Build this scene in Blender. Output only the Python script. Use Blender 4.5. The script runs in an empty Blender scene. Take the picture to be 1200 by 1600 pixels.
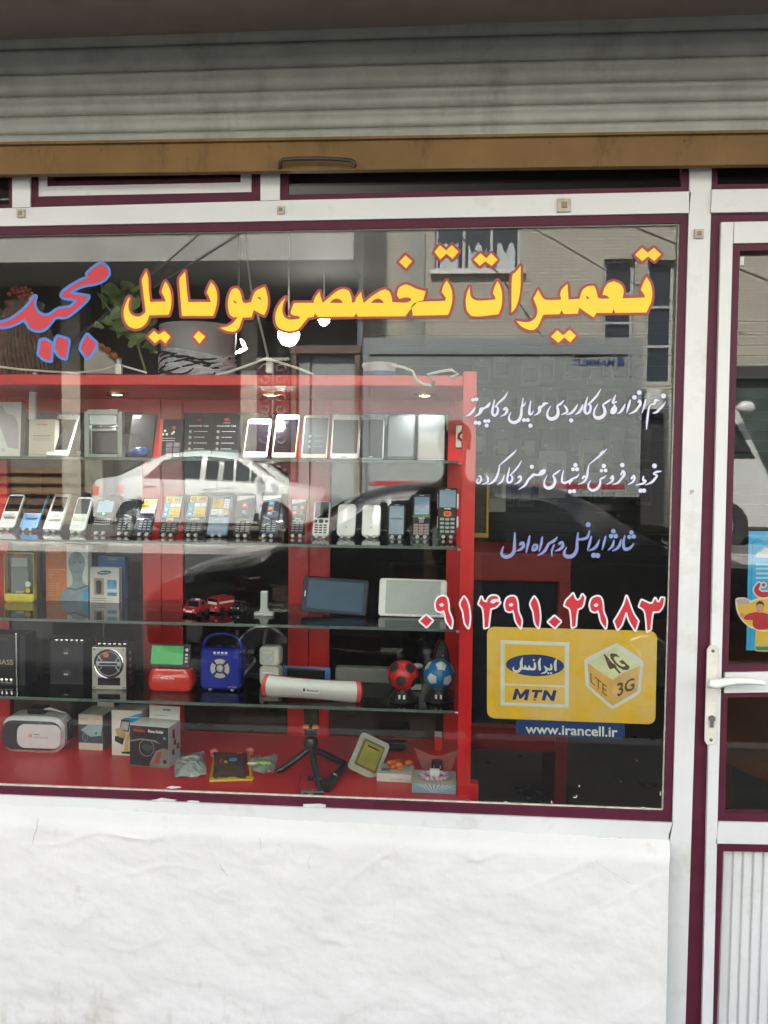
import bpy, bmesh, math, random
from mathutils import Vector, Matrix, Euler
from mathutils.geometry import delaunay_2d_cdt, tessellate_polygon
random.seed(7)
S = bpy.context.scene
COL = S.collection
PI = math.pi
R = math.radians

# ------------------------------------------------------------------ camera
F = 1330.0                      # focal length in photo pixels (1200 x 1600)
YAW, PITCH, ROLL = R(-4.443), R(-2.928), R(-0.612)
CAM = Vector((0.0, -2.25, 1.65))
_f = Vector((math.sin(YAW)*math.cos(PITCH), math.cos(YAW)*math.cos(PITCH), math.sin(PITCH)))
_r = Vector((math.cos(YAW), -math.sin(YAW), 0))
_d = _f.cross(_r)
RX = math.cos(ROLL)*_r + math.sin(ROLL)*_d
DX = -math.sin(ROLL)*_r + math.cos(ROLL)*_d
FX = _f
cam = bpy.data.objects.new('camera', bpy.data.cameras.new('camera'))
COL.objects.link(cam)
cam.data.sensor_fit = 'VERTICAL'; cam.data.sensor_height = 24
cam.data.lens = 24*F/1600
cam.data.clip_start = 0.02; cam.data.clip_end = 500
cam.matrix_world = Matrix(((RX.x, -DX.x, -FX.x, CAM.x), (RX.y, -DX.y, -FX.y, CAM.y), (RX.z, -DX.z, -FX.z, CAM.z), (0, 0, 0, 1)))
S.camera = cam

# ------------------------------------------------------------------ light
SUN_EL, SUN_ROT = R(50), R(-15)
w = bpy.data.worlds.new('World'); S.world = w; w.use_nodes = True
nt = w.node_tree
sky = nt.nodes.new('ShaderNodeTexSky'); sky.sky_type = 'NISHITA'
sky.sun_disc = False; sky.sun_elevation = SUN_EL; sky.sun_rotation = SUN_ROT
sky.dust_density = 3.0; sky.air_density = 1.0
bgn = nt.nodes['Background']; bgn.inputs[1].default_value = 0.10
hsv = nt.nodes.new('ShaderNodeHueSaturation'); hsv.inputs['Saturation'].default_value = .4     # thin high cloud: a greyer sky
nt.links.new(sky.outputs[0], hsv.inputs['Color']); nt.links.new(hsv.outputs[0], bgn.inputs[0])
sun = bpy.data.objects.new('sun', bpy.data.lights.new('sun', 'SUN'))
COL.objects.link(sun)
sun.data.energy = 5.0; sun.data.angle = R(2.0); sun.data.color = (1, .96, .9)
_sd = Vector((math.sin(SUN_ROT)*math.cos(SUN_EL), math.cos(SUN_ROT)*math.cos(SUN_EL), math.sin(SUN_EL)))
sun.rotation_euler = _sd.to_track_quat('Z', 'Y').to_euler()
sun.location = (0, 0, 20)
S.view_settings.view_transform = 'Standard'; S.view_settings.look = 'None'
S.view_settings.exposure = 3.8; S.view_settings.gamma = 1
S.cycles.max_bounces = 14; S.cycles.transparent_max_bounces = 24
S.cycles.sample_clamp_indirect = 6
S.cycles.caustics_reflective = False; S.cycles.caustics_refractive = False

# ------------------------------------------------------------------ pixel <-> world
def ray(px, py):
    return RX*((px-600)/F) + DX*((py-800)/F) + FX
def P(px, py, y):
    r = ray(px, py); t = (y-CAM.y)/r.y
    return CAM + r*t
def PZ(px, py, z):
    r = ray(px, py); t = (z-CAM.z)/r.z
    return CAM + r*t
def proj(v):
    q = v-CAM; k = F/q.dot(FX)
    return 600+q.dot(RX)*k, 800+q.dot(DX)*k
def M(px, py, D):                 # what the shop window mirrors: a point of the street D metres in front of the glass
    p = P(px, py, D); return Vector((p.x, -D, p.z))
def pxs(y, px=600, py=800):       # metres per pixel at depth y
    return (P(px+1, py, y)-P(px, py, y)).length

# ------------------------------------------------------------------ materials
def hx(h):
    h = h.lstrip('#')
    o = []
    for i in (0, 2, 4):
        v = int(h[i:i+2], 16)/255
        o.append(v/12.92 if v <= .04045 else ((v+.055)/1.055)**2.4)
    return tuple(o)
MATS = {}
def mat(name, col='#808080', rough=.5, metal=0., var=.06, vs=25., bump=0., bs=80., coat=0., emis=0., spec=.5, rv=.08):
    if name in MATS: return MATS[name]
    if isinstance(col, str): col = hx(col)
    m = bpy.data.materials.new(name); m.use_nodes = True
    t = m.node_tree; n = t.nodes; b = n['Principled BSDF']
    tc = n.new('ShaderNodeTexCoord')
    nz = n.new('ShaderNodeTexNoise'); nz.inputs['Scale'].default_value = vs; nz.inputs['Detail'].default_value = 4
    t.links.new(tc.outputs['Object'], nz.inputs['Vector'])
    cr = n.new('ShaderNodeValToRGB')
    cr.color_ramp.elements[0].position = .3; cr.color_ramp.elements[1].position = .7
    cr.color_ramp.elements[0].color = tuple(max(0, c*(1-var)) for c in col)+(1,)
    cr.color_ramp.elements[1].color = tuple(min(1, c*(1+var)) for c in col)+(1,)
    t.links.new(nz.outputs['Fac'], cr.inputs['Fac'])
    t.links.new(cr.outputs['Color'], b.inputs['Base Color'])
    mr = n.new('ShaderNodeMapRange')
    mr.inputs[3].default_value = max(0.02, rough-rv); mr.inputs[4].default_value = min(1, rough+rv)
    t.links.new(nz.outputs['Fac'], mr.inputs[0]); t.links.new(mr.outputs[0], b.inputs['Roughness'])
    b.inputs['Metallic'].default_value = metal
    b.inputs['Specular IOR Level'].default_value = spec
    b.inputs['Coat Weight'].default_value = coat
    if bump:
        n2 = n.new('ShaderNodeTexNoise'); n2.inputs['Scale'].default_value = bs; n2.inputs['Detail'].default_value = 6
        t.links.new(tc.outputs['Object'], n2.inputs['Vector'])
        bp = n.new('ShaderNodeBump'); bp.inputs['Strength'].default_value = bump; bp.inputs['Distance'].default_value = .004
        t.links.new(n2.outputs['Fac'], bp.inputs['Height']); t.links.new(bp.outputs[0], b.inputs['Normal'])
    if emis:
        t.links.new(cr.outputs['Color'], b.inputs['Emission Color']); b.inputs['Emission Strength'].default_value = emis
    MATS[name] = m
    return m
def glass(name, tint=(1, 1, 1), ior=1.5, smudge=.0, rough=0.):
    if name in MATS: return MATS[name]
    m = bpy.data.materials.new(name); m.use_nodes = True
    t = m.node_tree; n = t.nodes; n.clear()
    out = n.new('ShaderNodeOutputMaterial'); mx = n.new('ShaderNodeMixShader')
    fr = n.new('ShaderNodeFresnel'); fr.inputs[0].default_value = ior
    tr = n.new('ShaderNodeBsdfTransparent'); tr.inputs[0].default_value = tuple(tint)+(1,)
    gl = n.new('ShaderNodeBsdfGlossy'); gl.inputs['Roughness'].default_value = rough
    t.links.new(fr.outputs[0], mx.inputs[0]); t.links.new(tr.outputs[0], mx.inputs[1]); t.links.new(gl.outputs[0], mx.inputs[2])
    last = mx.outputs[0]
    if smudge:
        tc = n.new('ShaderNodeTexCoord'); nz = n.new('ShaderNodeTexNoise'); nz.inputs['Scale'].default_value = 3; nz.inputs['Detail'].default_value = 8
        mp = n.new('ShaderNodeMapping'); mp.inputs['Scale'].default_value = (1, 1, 2.2)
        t.links.new(tc.outputs['Object'], mp.inputs[0]); t.links.new(mp.outputs[0], nz.inputs['Vector'])
        cr = n.new('ShaderNodeMapRange'); cr.inputs[1].default_value = .45; cr.inputs[2].default_value = .8; cr.inputs[3].default_value = .003; cr.inputs[4].default_value = smudge
        t.links.new(nz.outputs['Fac'], cr.inputs[0])
        df = n.new('ShaderNodeBsdfDiffuse'); df.inputs[0].default_value = (.7, .68, .63, 1)
        m2 = n.new('ShaderNodeMixShader')
        t.links.new(cr.outputs[0], m2.inputs[0]); t.links.new(last, m2.inputs[1]); t.links.new(df.outputs[0], m2.inputs[2]); last = m2.outputs[0]
    t.links.new(last, out.inputs[0])
    MATS[name] = m
    return m

# ------------------------------------------------------------------ mesh builder
def rrect(cx, cz, w, h, r, n=4):
    r = min(r, w/2-1e-5, h/2-1e-5); pts = []
    for (sx, sz, a0) in ((1, 1, 0), (-1, 1, 90), (-1, -1, 180), (1, -1, 270)):
        for i in range(n+1):
            a = R(a0+90*i/n)
            pts.append((cx+sx*(w/2-r)+r*math.cos(a), cz+sz*(h/2-r)+r*math.sin(a)))
    return pts
def circ(cx, cz, rx, rz=None, n=24):
    rz = rz or rx
    return [(cx+rx*math.cos(2*PI*i/n), cz+rz*math.sin(2*PI*i/n)) for i in range(n)]
def area(p):
    return sum(p[i][0]*p[(i+1) % len(p)][1]-p[(i+1) % len(p)][0]*p[i][1] for i in range(len(p)))/2
def root_loc(o):
    while o.parent: o = o.parent
    return o.location.copy()
class MB:
    def __init__(self): self.v = []; self.f = []; self.sm = []
    def add(self, vs, fs, smooth=False):
        b = len(self.v); self.v += [Vector(v) for v in vs]
        for f in fs: self.f.append([b+i for i in f]); self.sm.append(smooth)
        return self
    def box(self, x0, x1, y0, y1, z0, z1):
        vs = [(x, y, z) for x in (x0, x1) for y in (y0, y1) for z in (z0, z1)]
        return self.add(vs, [(0, 1, 3, 2), (4, 6, 7, 5), (0, 4, 5, 1), (2, 3, 7, 6), (0, 2, 6, 4), (1, 5, 7, 3)])
    def bbox(self, x0, x1, y0, y1, z0, z1, b=.003):
        # box with chamfered edges
        b = min(b, abs(x1-x0)/2.2, abs(y1-y0)/2.2, abs(z1-z0)/2.2)
        bm = bmesh.new(); bmesh.ops.create_cube(bm, size=1)
        for v in bm.verts:
            v.co = Vector(((x0+x1)/2+v.co.x*(x1-x0), (y0+y1)/2+v.co.y*(y1-y0), (z0+z1)/2+v.co.z*(z1-z0)))
        bmesh.ops.bevel(bm, geom=bm.edges[:], offset=b, segments=2, profile=.6, affect='EDGES')
        bm.verts.index_update()
        self.add([v.co.copy() for v in bm.verts], [[v.index for v in f.verts] for f in bm.faces]); bm.free(); return self
    def prism(self, pts, y0, y1, bev=0.):
        # polygon in the x-z plane extruded along y, front edge (y0) optionally chamfered
        if area(pts) < 0: pts = pts[::-1]
        n = len(pts); rings = []
        if bev:
            cx = sum(p[0] for p in pts)/n; cz = sum(p[1] for p in pts)/n
            ins = []
            for i in range(n):
                p0, p1, p2 = pts[i-1], pts[i], pts[(i+1) % n]
                d1 = Vector((p1[0]-p0[0], p1[1]-p0[1])); d2 = Vector((p2[0]-p1[0], p2[1]-p1[1]))
                if d1.length < 1e-9: d1 = d2
                if d2.length < 1e-9: d2 = d1
                d1.normalize(); d2.normalize()
                nn = Vector((-d1.y-d2.y, d1.x+d2.x))
                if nn.length < 1e-6: nn = Vector((cx-p1[0], cz-p1[1]))
                nn.normalize(); ins.append((p1[0]+nn.x*bev, p1[1]+nn.y*bev))
            rings = [(ins, y0), (pts, y0+bev), (pts, y1-bev), (ins, y1)]
        else: rings = [(pts, y0), (pts, y1)]
        vs = []; fs = []
        for (q, y) in rings: vs += [(p[0], y, p[1]) for p in q]
        for k in range(len(rings)-1):
            for i in range(n):
                j = (i+1) % n
                fs.append((k*n+i, k*n+j, (k+1)*n+j, (k+1)*n+i))
        fs.append(list(range(n))); fs.append([(len(rings)-1)*n+i for i in range(n)][::-1])
        return self.add(vs, fs)
    def flat(self, pts, y):
        if area(pts) < 0: pts = pts[::-1]
        tri = tessellate_polygon([[Vector((p[0], p[1], 0)) for p in pts]])
        return self.add([(p[0], y, p[1]) for p in pts], tri)
    def rplate(self, cx, cz, w, h, r, y0, y1, bev=0.):
        return self.prism(rrect(cx, cz, w, h, r), y0, y1, bev)
    def tube(self, pts, rad, n=8, cap=True, smooth=True):
        pts = [Vector(p) for p in pts]; m = len(pts)
        rads = rad if isinstance(rad, (list, tuple)) else [rad]*m
        vs = []; fs = []; up = None
        for i, p in enumerate(pts):
            t = (pts[min(i+1, m-1)]-pts[max(i-1, 0)]).normalized()
            if up is None:
                up = Vector((0, 0, 1)) if abs(t.z) < .9 else Vector((1, 0, 0))
            a = t.cross(up); a.normalize(); b2 = a.cross(t); up = b2
            for k in range(n):
                q = 2*PI*k/n
                vs.append(p+(a*math.cos(q)+b2*math.sin(q))*rads[i])
        for i in range(m-1):
            for k in range(n):
                fs.append((i*n+k, i*n+(k+1) % n, (i+1)*n+(k+1) % n, (i+1)*n+k))
        self.add(vs, fs, smooth)
        if cap:
            b = len(self.v)-len(vs)
            self.f.append([b+k for k in range(n)][::-1]); self.sm.append(False)
            self.f.append([b+(m-1)*n+k for k in range(n)]); self.sm.append(False)
        return self
    def lathe(self, prof, axis='z', c=(0, 0, 0), n=24, smooth=True):
        vs = []; fs = []; c = Vector(c)
        for (r_, h) in prof:
            for k in range(n):
                a = 2*PI*k/n
                if axis == 'z': v = (r_*math.cos(a), r_*math.sin(a), h)
                elif axis == 'y': v = (r_*math.cos(a), h, r_*math.sin(a))
                else: v = (h, r_*math.cos(a), r_*math.sin(a))
                vs.append(c+Vector(v))
        for i in range(len(prof)-1):
            for k in range(n): fs.append((i*n+k, i*n+(k+1) % n, (i+1)*n+(k+1) % n, (i+1)*n+k))
        fs.append(list(range(n))[::-1]); fs.append([(len(prof)-1)*n+k for k in range(n)])
        return self.add(vs, fs, smooth)
    def ball(self, c, rx, ry=None, rz=None, n=20, m=12):
        ry = ry or rx; rz = rz or rx; vs = []; fs = []; c = Vector(c)
        for i in range(m+1):
            t = PI*i/m
            for k in range(n):
                a = 2*PI*k/n
                vs.append(c+Vector((rx*math.sin(t)*math.cos(a), ry*math.sin(t)*math.sin(a), rz*math.cos(t))))
        for i in range(m):
            for k in range(n): fs.append((i*n+k, i*n+(k+1) % n, (i+1)*n+(k+1) % n, (i+1)*n+k))
        return self.add(vs, fs, True)
    def xf(self, mtx):
        self.v = [mtx @ v for v in self.v]; return self
    def build(self, name, m, parent=None, world=False):
        me = bpy.data.meshes.new(name)
        off = root_loc(parent) if (world and parent) else Vector((0, 0, 0))
        me.from_pydata([tuple(v-off) for v in self.v], [], self.f)
        bm = bmesh.new(); bm.from_mesh(me)
        bmesh.ops.remove_doubles(bm, verts=bm.verts[:], dist=1e-6)
        bmesh.ops.recalc_face_normals(bm, faces=bm.faces[:]); bm.to_mesh(me); bm.free()
        if any(self.sm) :
            me.polygons.foreach_set('use_smooth', [True]*len(me.polygons))
            try: me.set_sharp_from_angle(angle=R(38))
            except Exception: pass
        me.materials.append(m)
        o = bpy.data.objects.new(name, me); COL.objects.link(o)
        if parent: o.parent = parent
        return o
def tag(o, label, cat, group=None, kind=None):
    o['label'] = label; o['category'] = cat
    if group: o['group'] = group
    if kind: o['kind'] = kind
    return o
def thing(name, label, cat, loc=(0, 0, 0), rot=(0, 0, 0), group=None):
    o = bpy.data.objects.new(name, None); o.empty_display_size = .05
    COL.objects.link(o); o.location = loc; o.rotation_euler = rot
    return tag(o, label, cat, group)
def struct(o):
    o['kind'] = 'structure'; return o
def bar(pix, y0, y1):
    # polygon given in photo pixels on the plane y0, extruded back to y1 (world coordinates)
    p = [P(a, b, y0) for a, b in pix]
    return MB().prism([(q.x, q.z) for q in p], y0, y1)

# ------------------------------------------------------------------ lettering
def smooth_poly(pts, k=4, sharp=42, closed=True):
    n = len(pts); V2 = [Vector((a, b)) for a, b in pts]; shp = []
    for i in range(n):
        d1 = V2[i]-V2[i-1]; d2 = V2[(i+1) % n]-V2[i]
        shp.append(d1.length > 0 and d2.length > 0 and abs(d1.angle_signed(d2, 0)) > R(sharp))
    out = []
    for i in range(n):
        p1, p2 = V2[i], V2[(i+1) % n]
        p0 = 2*p1-p2 if shp[i] else V2[i-1]
        p3 = 2*p2-p1 if shp[(i+1) % n] else V2[(i+2) % n]
        for s in range(k):
            t = s/k
            out.append(tuple(.5*(2*p1+(p2-p0)*t+(2*p0-5*p1+4*p2-p3)*t*t+(3*p1-p0-3*p2+p3)*t**3)))
    return out
def union_tris(polys):
    vs = []; fs = []
    for p in polys:
        if area(p) < 0: p = p[::-1]
        b = len(vs); vs += [Vector((a, c)) for a, c in p]; fs.append(list(range(b, b+len(p))))
    r_ = delaunay_2d_cdt(vs, [], fs, 1, 1e-4)
    return [tuple(v) for v in r_[0]], [list(f) for f in r_[2]]
def fat(poly, d):
    # the polygon grown by d: itself, a band along each edge, a disc on each corner
    out = [poly]; n = len(poly)
    for i in range(n):
        a = Vector(poly[i]); b = Vector(poly[(i+1) % n]); e = b-a
        if e.length < 1e-6: continue
        q = Vector((-e.y, e.x)).normalized()*d
        out.append([tuple(a+q), tuple(a-q), tuple(b-q), tuple(b+q)])
        out.append(circ(a.x, a.y, d, n=10))
    return out
def stroke(pts, extra=0.):
    # calligraphic stroke: (x, y, width) -> polygons to be united
    n = len(pts); q = []
    for i in range(n-1):
        p1, p2 = pts[i], pts[i+1]; p0 = pts[max(i-1, 0)]; p3 = pts[min(i+2, n-1)]
        for s in range(5):
            t = s/5
            q.append([.5*(2*p1[j]+(p2[j]-p0[j])*t+(2*p0[j]-5*p1[j]+4*p2[j]-p3[j])*t*t+(3*p1[j]-p0[j]-3*p2[j]+p3[j])*t**3) for j in range(3)])
    q.append(list(pts[-1])); out = []
    for i in range(len(q)-1):
        a, b = q[i], q[i+1]
        ra, rb = max(.5, a[2]/2)+extra, max(.5, b[2]/2)+extra
        e = Vector((b[0]-a[0], b[1]-a[1]))
        if e.length < 1e-6: continue
        u = Vector((-e.y, e.x)).normalized()
        out.append([(a[0]+u.x*ra, a[1]+u.y*ra), (a[0]-u.x*ra, a[1]-u.y*ra), (b[0]-u.x*rb, b[1]-u.y*rb), (b[0]+u.x*rb, b[1]+u.y*rb)])
        out.append(circ(a[0], a[1], ra, n=12))
    out.append(circ(q[-1][0], q[-1][1], max(.5, q[-1][2]/2)+extra, n=12))
    return out
def decal(verts, faces, y, name, m, parent):
    return MB().add([P(a, b, y) for a, b in verts], faces).build(name, m, parent, world=True)
def decal_poly(polys, y, name, m, parent):
    v, f = union_tris(polys); return decal(v, f, y, name, m, parent)
def tessel(outer, holes=()):
    loops = [[Vector((a, b, 0)) for a, b in outer]]+[[Vector((a, b, 0)) for a, b in h] for h in holes]
    f = tessellate_polygon(loops); v = [tuple(q)[:2] for l in loops for q in l]
    return v, [list(t) for t in f]
TXT = {}
def text2d(s, bold=0., shear=0., space=1.):
    key = (s, bold, shear, space)
    if key in TXT: return TXT[key]
    c = bpy.data.curves.new('text', 'FONT'); c.body = s; c.size = 1; c.offset = bold; c.shear = shear; c.space_character = space
    c.align_x = 'CENTER'; c.align_y = 'CENTER'; c.resolution_u = 3
    o = bpy.data.objects.new('text', c); COL.objects.link(o)
    dg = bpy.context.evaluated_depsgraph_get(); dg.update()
    me = bpy.data.meshes.new_from_object(o.evaluated_get(dg))
    v = [(p.co.x, p.co.y) for p in me.vertices]; f = [list(p.vertices) for p in me.polygons]
    xs = [a for a, b in v] or [0]; ys = [b for a, b in v] or [0]
    cx, cy = (min(xs)+max(xs))/2, (min(ys)+max(ys))/2; W = max(xs)-min(xs) or 1; H = max(ys)-min(ys) or 1
    v = [((a-cx)/W, (b-cy)/H) for a, b in v]       # normalised to a unit box
    bpy.data.objects.remove(o); bpy.data.curves.remove(c); bpy.data.meshes.remove(me)
    TXT[key] = (v, f); return v, f
def text_on(mb, s, cx, cz, w, h, y, bold=0., shear=0., mtx=None):
    v, f = text2d(s, bold, shear)
    vs = [Vector((cx+a*w, y, cz+b*h)) for a, b in v]
    if mtx: vs = [mtx @ q for q in vs]
    mb.add(vs, f); return mb
def quadmap(q):          # unit square -> pixel quad (bilinear), u right, v down
    (ax, ay), (bx, by), (cx, cy), (dx, dy) = q
    return lambda u, v: ((ax*(1-u)+bx*u)*(1-v)+(dx*(1-u)+cx*u)*v, (ay*(1-u)+by*u)*(1-v)+(dy*(1-u)+cy*u)*v)
# ================================================================== SETTING: street side we stand on, shop front
def ramp(y):                                   # height of the street in front of the shop
    return 0.0 if y > -2.9 else (-.10+(-2.95-y)*.052 if y > -10.6 else .43)
m_pave = mat('pavement_tiles', (.11, .105, .10), .85, spec=.2, var=.18, vs=6, bump=.4, bs=40)
m_asph = mat('asphalt', (.027, .027, .028), .9, spec=.15, var=.3, vs=9, bump=.6, bs=120)
m_kerb = mat('kerb_stone', (.34, .33, .31), .8, var=.12, vs=12, bump=.4)
def sheet(name, x0, x1, ys, m):
    mb = MB()
    for a, b in zip(ys[:-1], ys[1:]):
        mb.add([(x0, a[0], a[1]), (x1, a[0], a[1]), (x1, b[0], b[1]), (x0, b[0], b[1])], [(0, 1, 2, 3)])
    return struct(mb.build(name, m))
sheet('ground', -150, 150, [(150, -.62), (-150, -.62)], mat('earth', (.2, .18, .15), .9))
sheet('pavement', -40, 40, [(.3, 0), (-2.9, 0)], m_pave)
struct(MB().box(-40, 40, -3.02, -2.9, -.3, .004).build('kerb', m_kerb))
sheet('road', -40, 40, [(-3.02, ramp(-3.02)), (-10.6, ramp(-10.59))], m_asph)
struct(MB().box(-40, 40, -10.72, -10.6, 0, .44).build('far_kerb', m_kerb))
sheet('far_pavement', -40, 40, [(-10.72, .43), (-16, .43)], m_pave)

def stain_or_shade(m, col, scale, lo, hi, amt, sc=5., floor=0.):
    # dirt, on the fascia also painted shadow, laid in blotches over a material
    t = m.node_tree; n = t.nodes; bs = n['Principled BSDF']; src = bs.inputs['Base Color'].links[0].from_socket
    tc = n.new('ShaderNodeTexCoord'); mp = n.new('ShaderNodeMapping'); mp.inputs['Scale'].default_value = scale
    nz = n.new('ShaderNodeTexNoise'); nz.inputs['Scale'].default_value = sc; nz.inputs['Detail'].default_value = 9; nz.inputs['Roughness'].default_value = .72
    cr = n.new('ShaderNodeMapRange'); cr.inputs[1].default_value = lo; cr.inputs[2].default_value = hi; cr.inputs[3].default_value = 0; cr.inputs[4].default_value = amt
    mx = n.new('ShaderNodeMix'); mx.data_type = 'RGBA'; mx.inputs[7].default_value = tuple(col)+(1,)
    t.links.new(tc.outputs['Object'], mp.inputs[0]); t.links.new(mp.outputs[0], nz.inputs[0]); fac = nz.outputs['Fac']
    if floor:                                   # splash dirt near the pavement
        sep = n.new('ShaderNodeSeparateXYZ'); lz = n.new('ShaderNodeMapRange'); lz.inputs[1].default_value = .30; lz.inputs[2].default_value = .02; lz.inputs[3].default_value = 0; lz.inputs[4].default_value = floor
        ad = n.new('ShaderNodeMath'); ad.operation = 'ADD'
        t.links.new(tc.outputs['Object'], sep.inputs[0]); t.links.new(sep.outputs[2], lz.inputs[0]); t.links.new(fac, ad.inputs[0]); t.links.new(lz.outputs[0], ad.inputs[1]); fac = ad.outputs[0]
    t.links.new(fac, cr.inputs[0]); t.links.new(cr.outputs[0], mx.inputs[0]); t.links.new(src, mx.inputs[6]); t.links.new(mx.outputs[2], bs.inputs['Base Color'])
m_white = mat('white_aluminium', (.56, .57, .568), .35, var=.06, vs=3.5)
stain_or_shade(m_white, (.36, .33, .27), (1, 1, 1), .55, .78, .65, 7)
m_plum = mat('plum_bead', (.070, .011, .026), .5, var=.14, vs=20, spec=.2)
m_putty = mat('putty', (.50, .47, .40), .8, var=.2, vs=60)
m_dark = mat('dark_void', (.012, .012, .013), .6)
# --- the building the shop is in
BL = thing('shop_building', 'rendered building that the phone shop window is set into', 'building', (0, .3, 0))
m_rend = mat('grey_render', (.36, .35, .33), .85, var=.12, vs=3, bump=.3)
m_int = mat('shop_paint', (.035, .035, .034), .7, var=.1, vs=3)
b = MB(); b.box(-7, 7, -.02, 5, 3.02, 5.6); b.build('upper_storey', m_rend, BL, True)
b = MB(); b.box(-7, 7, -1.7, -.021, 2.98, 3.2); b.build('balcony_slab', m_rend, BL, True)
b = MB(); b.box(-7, -3.2, .02, 5, 0, 3.018); b.build('left_wall', m_rend, BL, True)
b = MB(); b.box(2.35, 7, .02, 5, 0, 3.018); b.build('right_wall', m_rend, BL, True)
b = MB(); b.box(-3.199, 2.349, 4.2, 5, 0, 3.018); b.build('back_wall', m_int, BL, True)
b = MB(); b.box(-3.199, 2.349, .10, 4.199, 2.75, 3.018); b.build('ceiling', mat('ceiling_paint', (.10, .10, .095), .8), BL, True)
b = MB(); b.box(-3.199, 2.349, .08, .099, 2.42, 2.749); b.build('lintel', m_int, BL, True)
struct(MB().box(-3.199, 2.349, .1, 4.199, -.1, .05).build('shop_floor', mat('floor_tiles', (.16, .14, .12), .3, var=.2, vs=4)))

# --- shop window frame
WF = thing('shop_window', 'wide white aluminium shop window with plum beading and lettered glass', 'shop window', P(600, 1290, 0))
def wbar(pix, name='frame_bar', m=None, y0=-.022, y1=.06, par=None):
    return bar(pix, y0, y1).build(name, m or m_white, par or WF, True)
def ptop(x): return 353.5-.01953*x            # outer edge of the plum bead, top
def pbot(x): return 1242+.0419*x
wbar([(1079, 180), (1113, 180), (1111, 333), (1071, 1600), (1064, 1800), (1036, 1800), (1045, 1305), (1051, 1286), (1076.5, 332.5)], 'mullion')
wbar([(-420, 337), (19, 325), (47, 324), (407, 314), (437, 313), (1078.6, 299), (1076.5, 332.5), (-420, ptop(-420))], 'transom_rail')
wbar([(19, 200), (47, 200), (47, 324), (19, 325)], 'transom_post')
wbar([(407, 195), (437, 195), (437, 313), (407, 314)], 'transom_post')
wbar([(-420, pbot(-420)), (1051, pbot(1051)), (1046, 1313), (-420, 1242)], 'sill_rail')
PB = dict(m=m_plum, y0=-.015, y1=-.0005)
wbar([(-420, ptop(-420)), (1076.5, 332.5), (1063, 348.5), (-420, 367+.0174*420)], 'bead', **PB)
wbar([(1076.5, 332.5), (1051, 1286), (1037.5, 1268), (1063, 348.5)], 'bead', **PB)
wbar([(1051, 1286), (-420, pbot(-420)), (-420, 1209.4), (0, 1229), (1037.5, 1268)], 'bead', **PB)
PT = dict(m=m_putty, y0=-.006, y1=-.0004)
wbar([(-420, 1209.4), (0, 1229), (1037.5, 1268), (1034.5, 1264), (0, 1224.5), (-420, 1204.5)], 'putty_line', **PT)
wbar([(1063, 348.5), (1037.5, 1268), (1034.5, 1264), (1060, 351.5)], 'putty_line', **PT)
wbar([(-420, 374.3), (0, 367), (1063, 348.5), (1060, 351.5), (0, 369), (-420, 376.5)], 'putty_line', **PT)
# putty smears and paint flecks along the bottom edge
b = MB()
for (cx, cy, a, h_) in ((255, 1251, 24, 4), (300, 1253, 12, 3), (490, 1259, 26, 4), (270, 1230, 14, 2)):
    pts = [(cx+a*math.cos(t)*random.uniform(.6, 1.1), cy+h_*math.sin(t)*random.uniform(.5, 1.2)) for t in [2*PI*i/11 for i in range(11)]]
    q = [P(u, v, -.0158) for u, v in pts]; b.flat([(p.x, p.z) for p in q], -.0158)
for (cx, cy, a, h_) in ((862, 1253, 3, 6), (899, 1246, 8, 2.4), (845, 1253, 2.5, 2), (905, 1228, 2.5, 5), (901, 1244, 2, 4), (995, 1188, 2, 2), (790, 1253, 8, 2), (1003, 1262, 14, 3), (1032, 1240, 3, 10), (930, 1261, 6, 1.5), (970, 1221, 1.5, 1.5)):
    pts = [(cx+a*math.cos(t)*random.uniform(.5, 1.1), cy+h_*math.sin(t)*random.uniform(.5, 1.2)) for t in [2*PI*i/9 for i in range(9)]]
    pts = [(cx+(u-cx)*.45, cy+(v-cy)*.45) for u, v in pts]
    q = [P(u, v, -.0007) for u, v in pts]; b.flat([(p.x, p.z) for p in q], -.0007)
b.build('paint_smear', mat('old_paint', (.48, .48, .46), .8), WF, True)
# glass
m_pane = glass('window_glass', (.97, .985, .975), 1.43, smudge=.003)
g = MB(); q = [P(a, c, 0) for a, c in ((-420, 370), (1070, 340), (1046, 1280), (-420, 1225))]
g.prism([(p.x, p.z) for p in q], 0, .006); g.build('glass_pane', m_pane, WF, True)
# transom lights
def pbead(pix): return wbar(pix, 'bead', m_plum, -.016, .0)
pbead([(-420, 331), (19, 319), (19, 325), (-420, 337)]); pbead([(14, 200), (19, 200), (19, 319), (14, 319.2)])
pbead([(47, 200), (59, 200), (59, 307), (47, 321)]); pbead([(393, 200), (407, 200), (407, 314), (393, 300)])
pbead([(59, 307), (393, 300), (407, 314), (47, 323.5)])
pbead([(437, 200), (450, 200), (450, 304), (437, 313)]); pbead([(1065, 190), (1079, 190), (1078.6, 299), (1064.5, 292)])
pbead([(450, 304), (1064.5, 292), (1078.6, 299), (437, 313)])
SA = wbar([(59, 200), (73, 200), (73, 291), (376, 285), (376, 200), (393, 200), (393, 299.8), (59, 306.8)], 'opening_sash', m_white, -.012, .03)
bar([(73, 283), (376, 277), (376, 285), (73, 291)], -.008, .02).build('sash_bead', m_plum, SA, True)
bar([(73, 200), (78, 200), (78, 283), (73, 283)], -.008, .02).build('sash_bead', m_plum, SA, True)
g = MB()
for pp in ((-420, 19), (47, 407), (437, 1079)):
    q = [P(a, c, .012) for a, c in ((pp[0], 190), (pp[1], 190), (pp[1], 312), (pp[0], 322))]; g = MB()
    g.prism([(p.x, p.z) for p in q], .012, .017); g.build('transom_pane', m_pane, WF, True)
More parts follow.
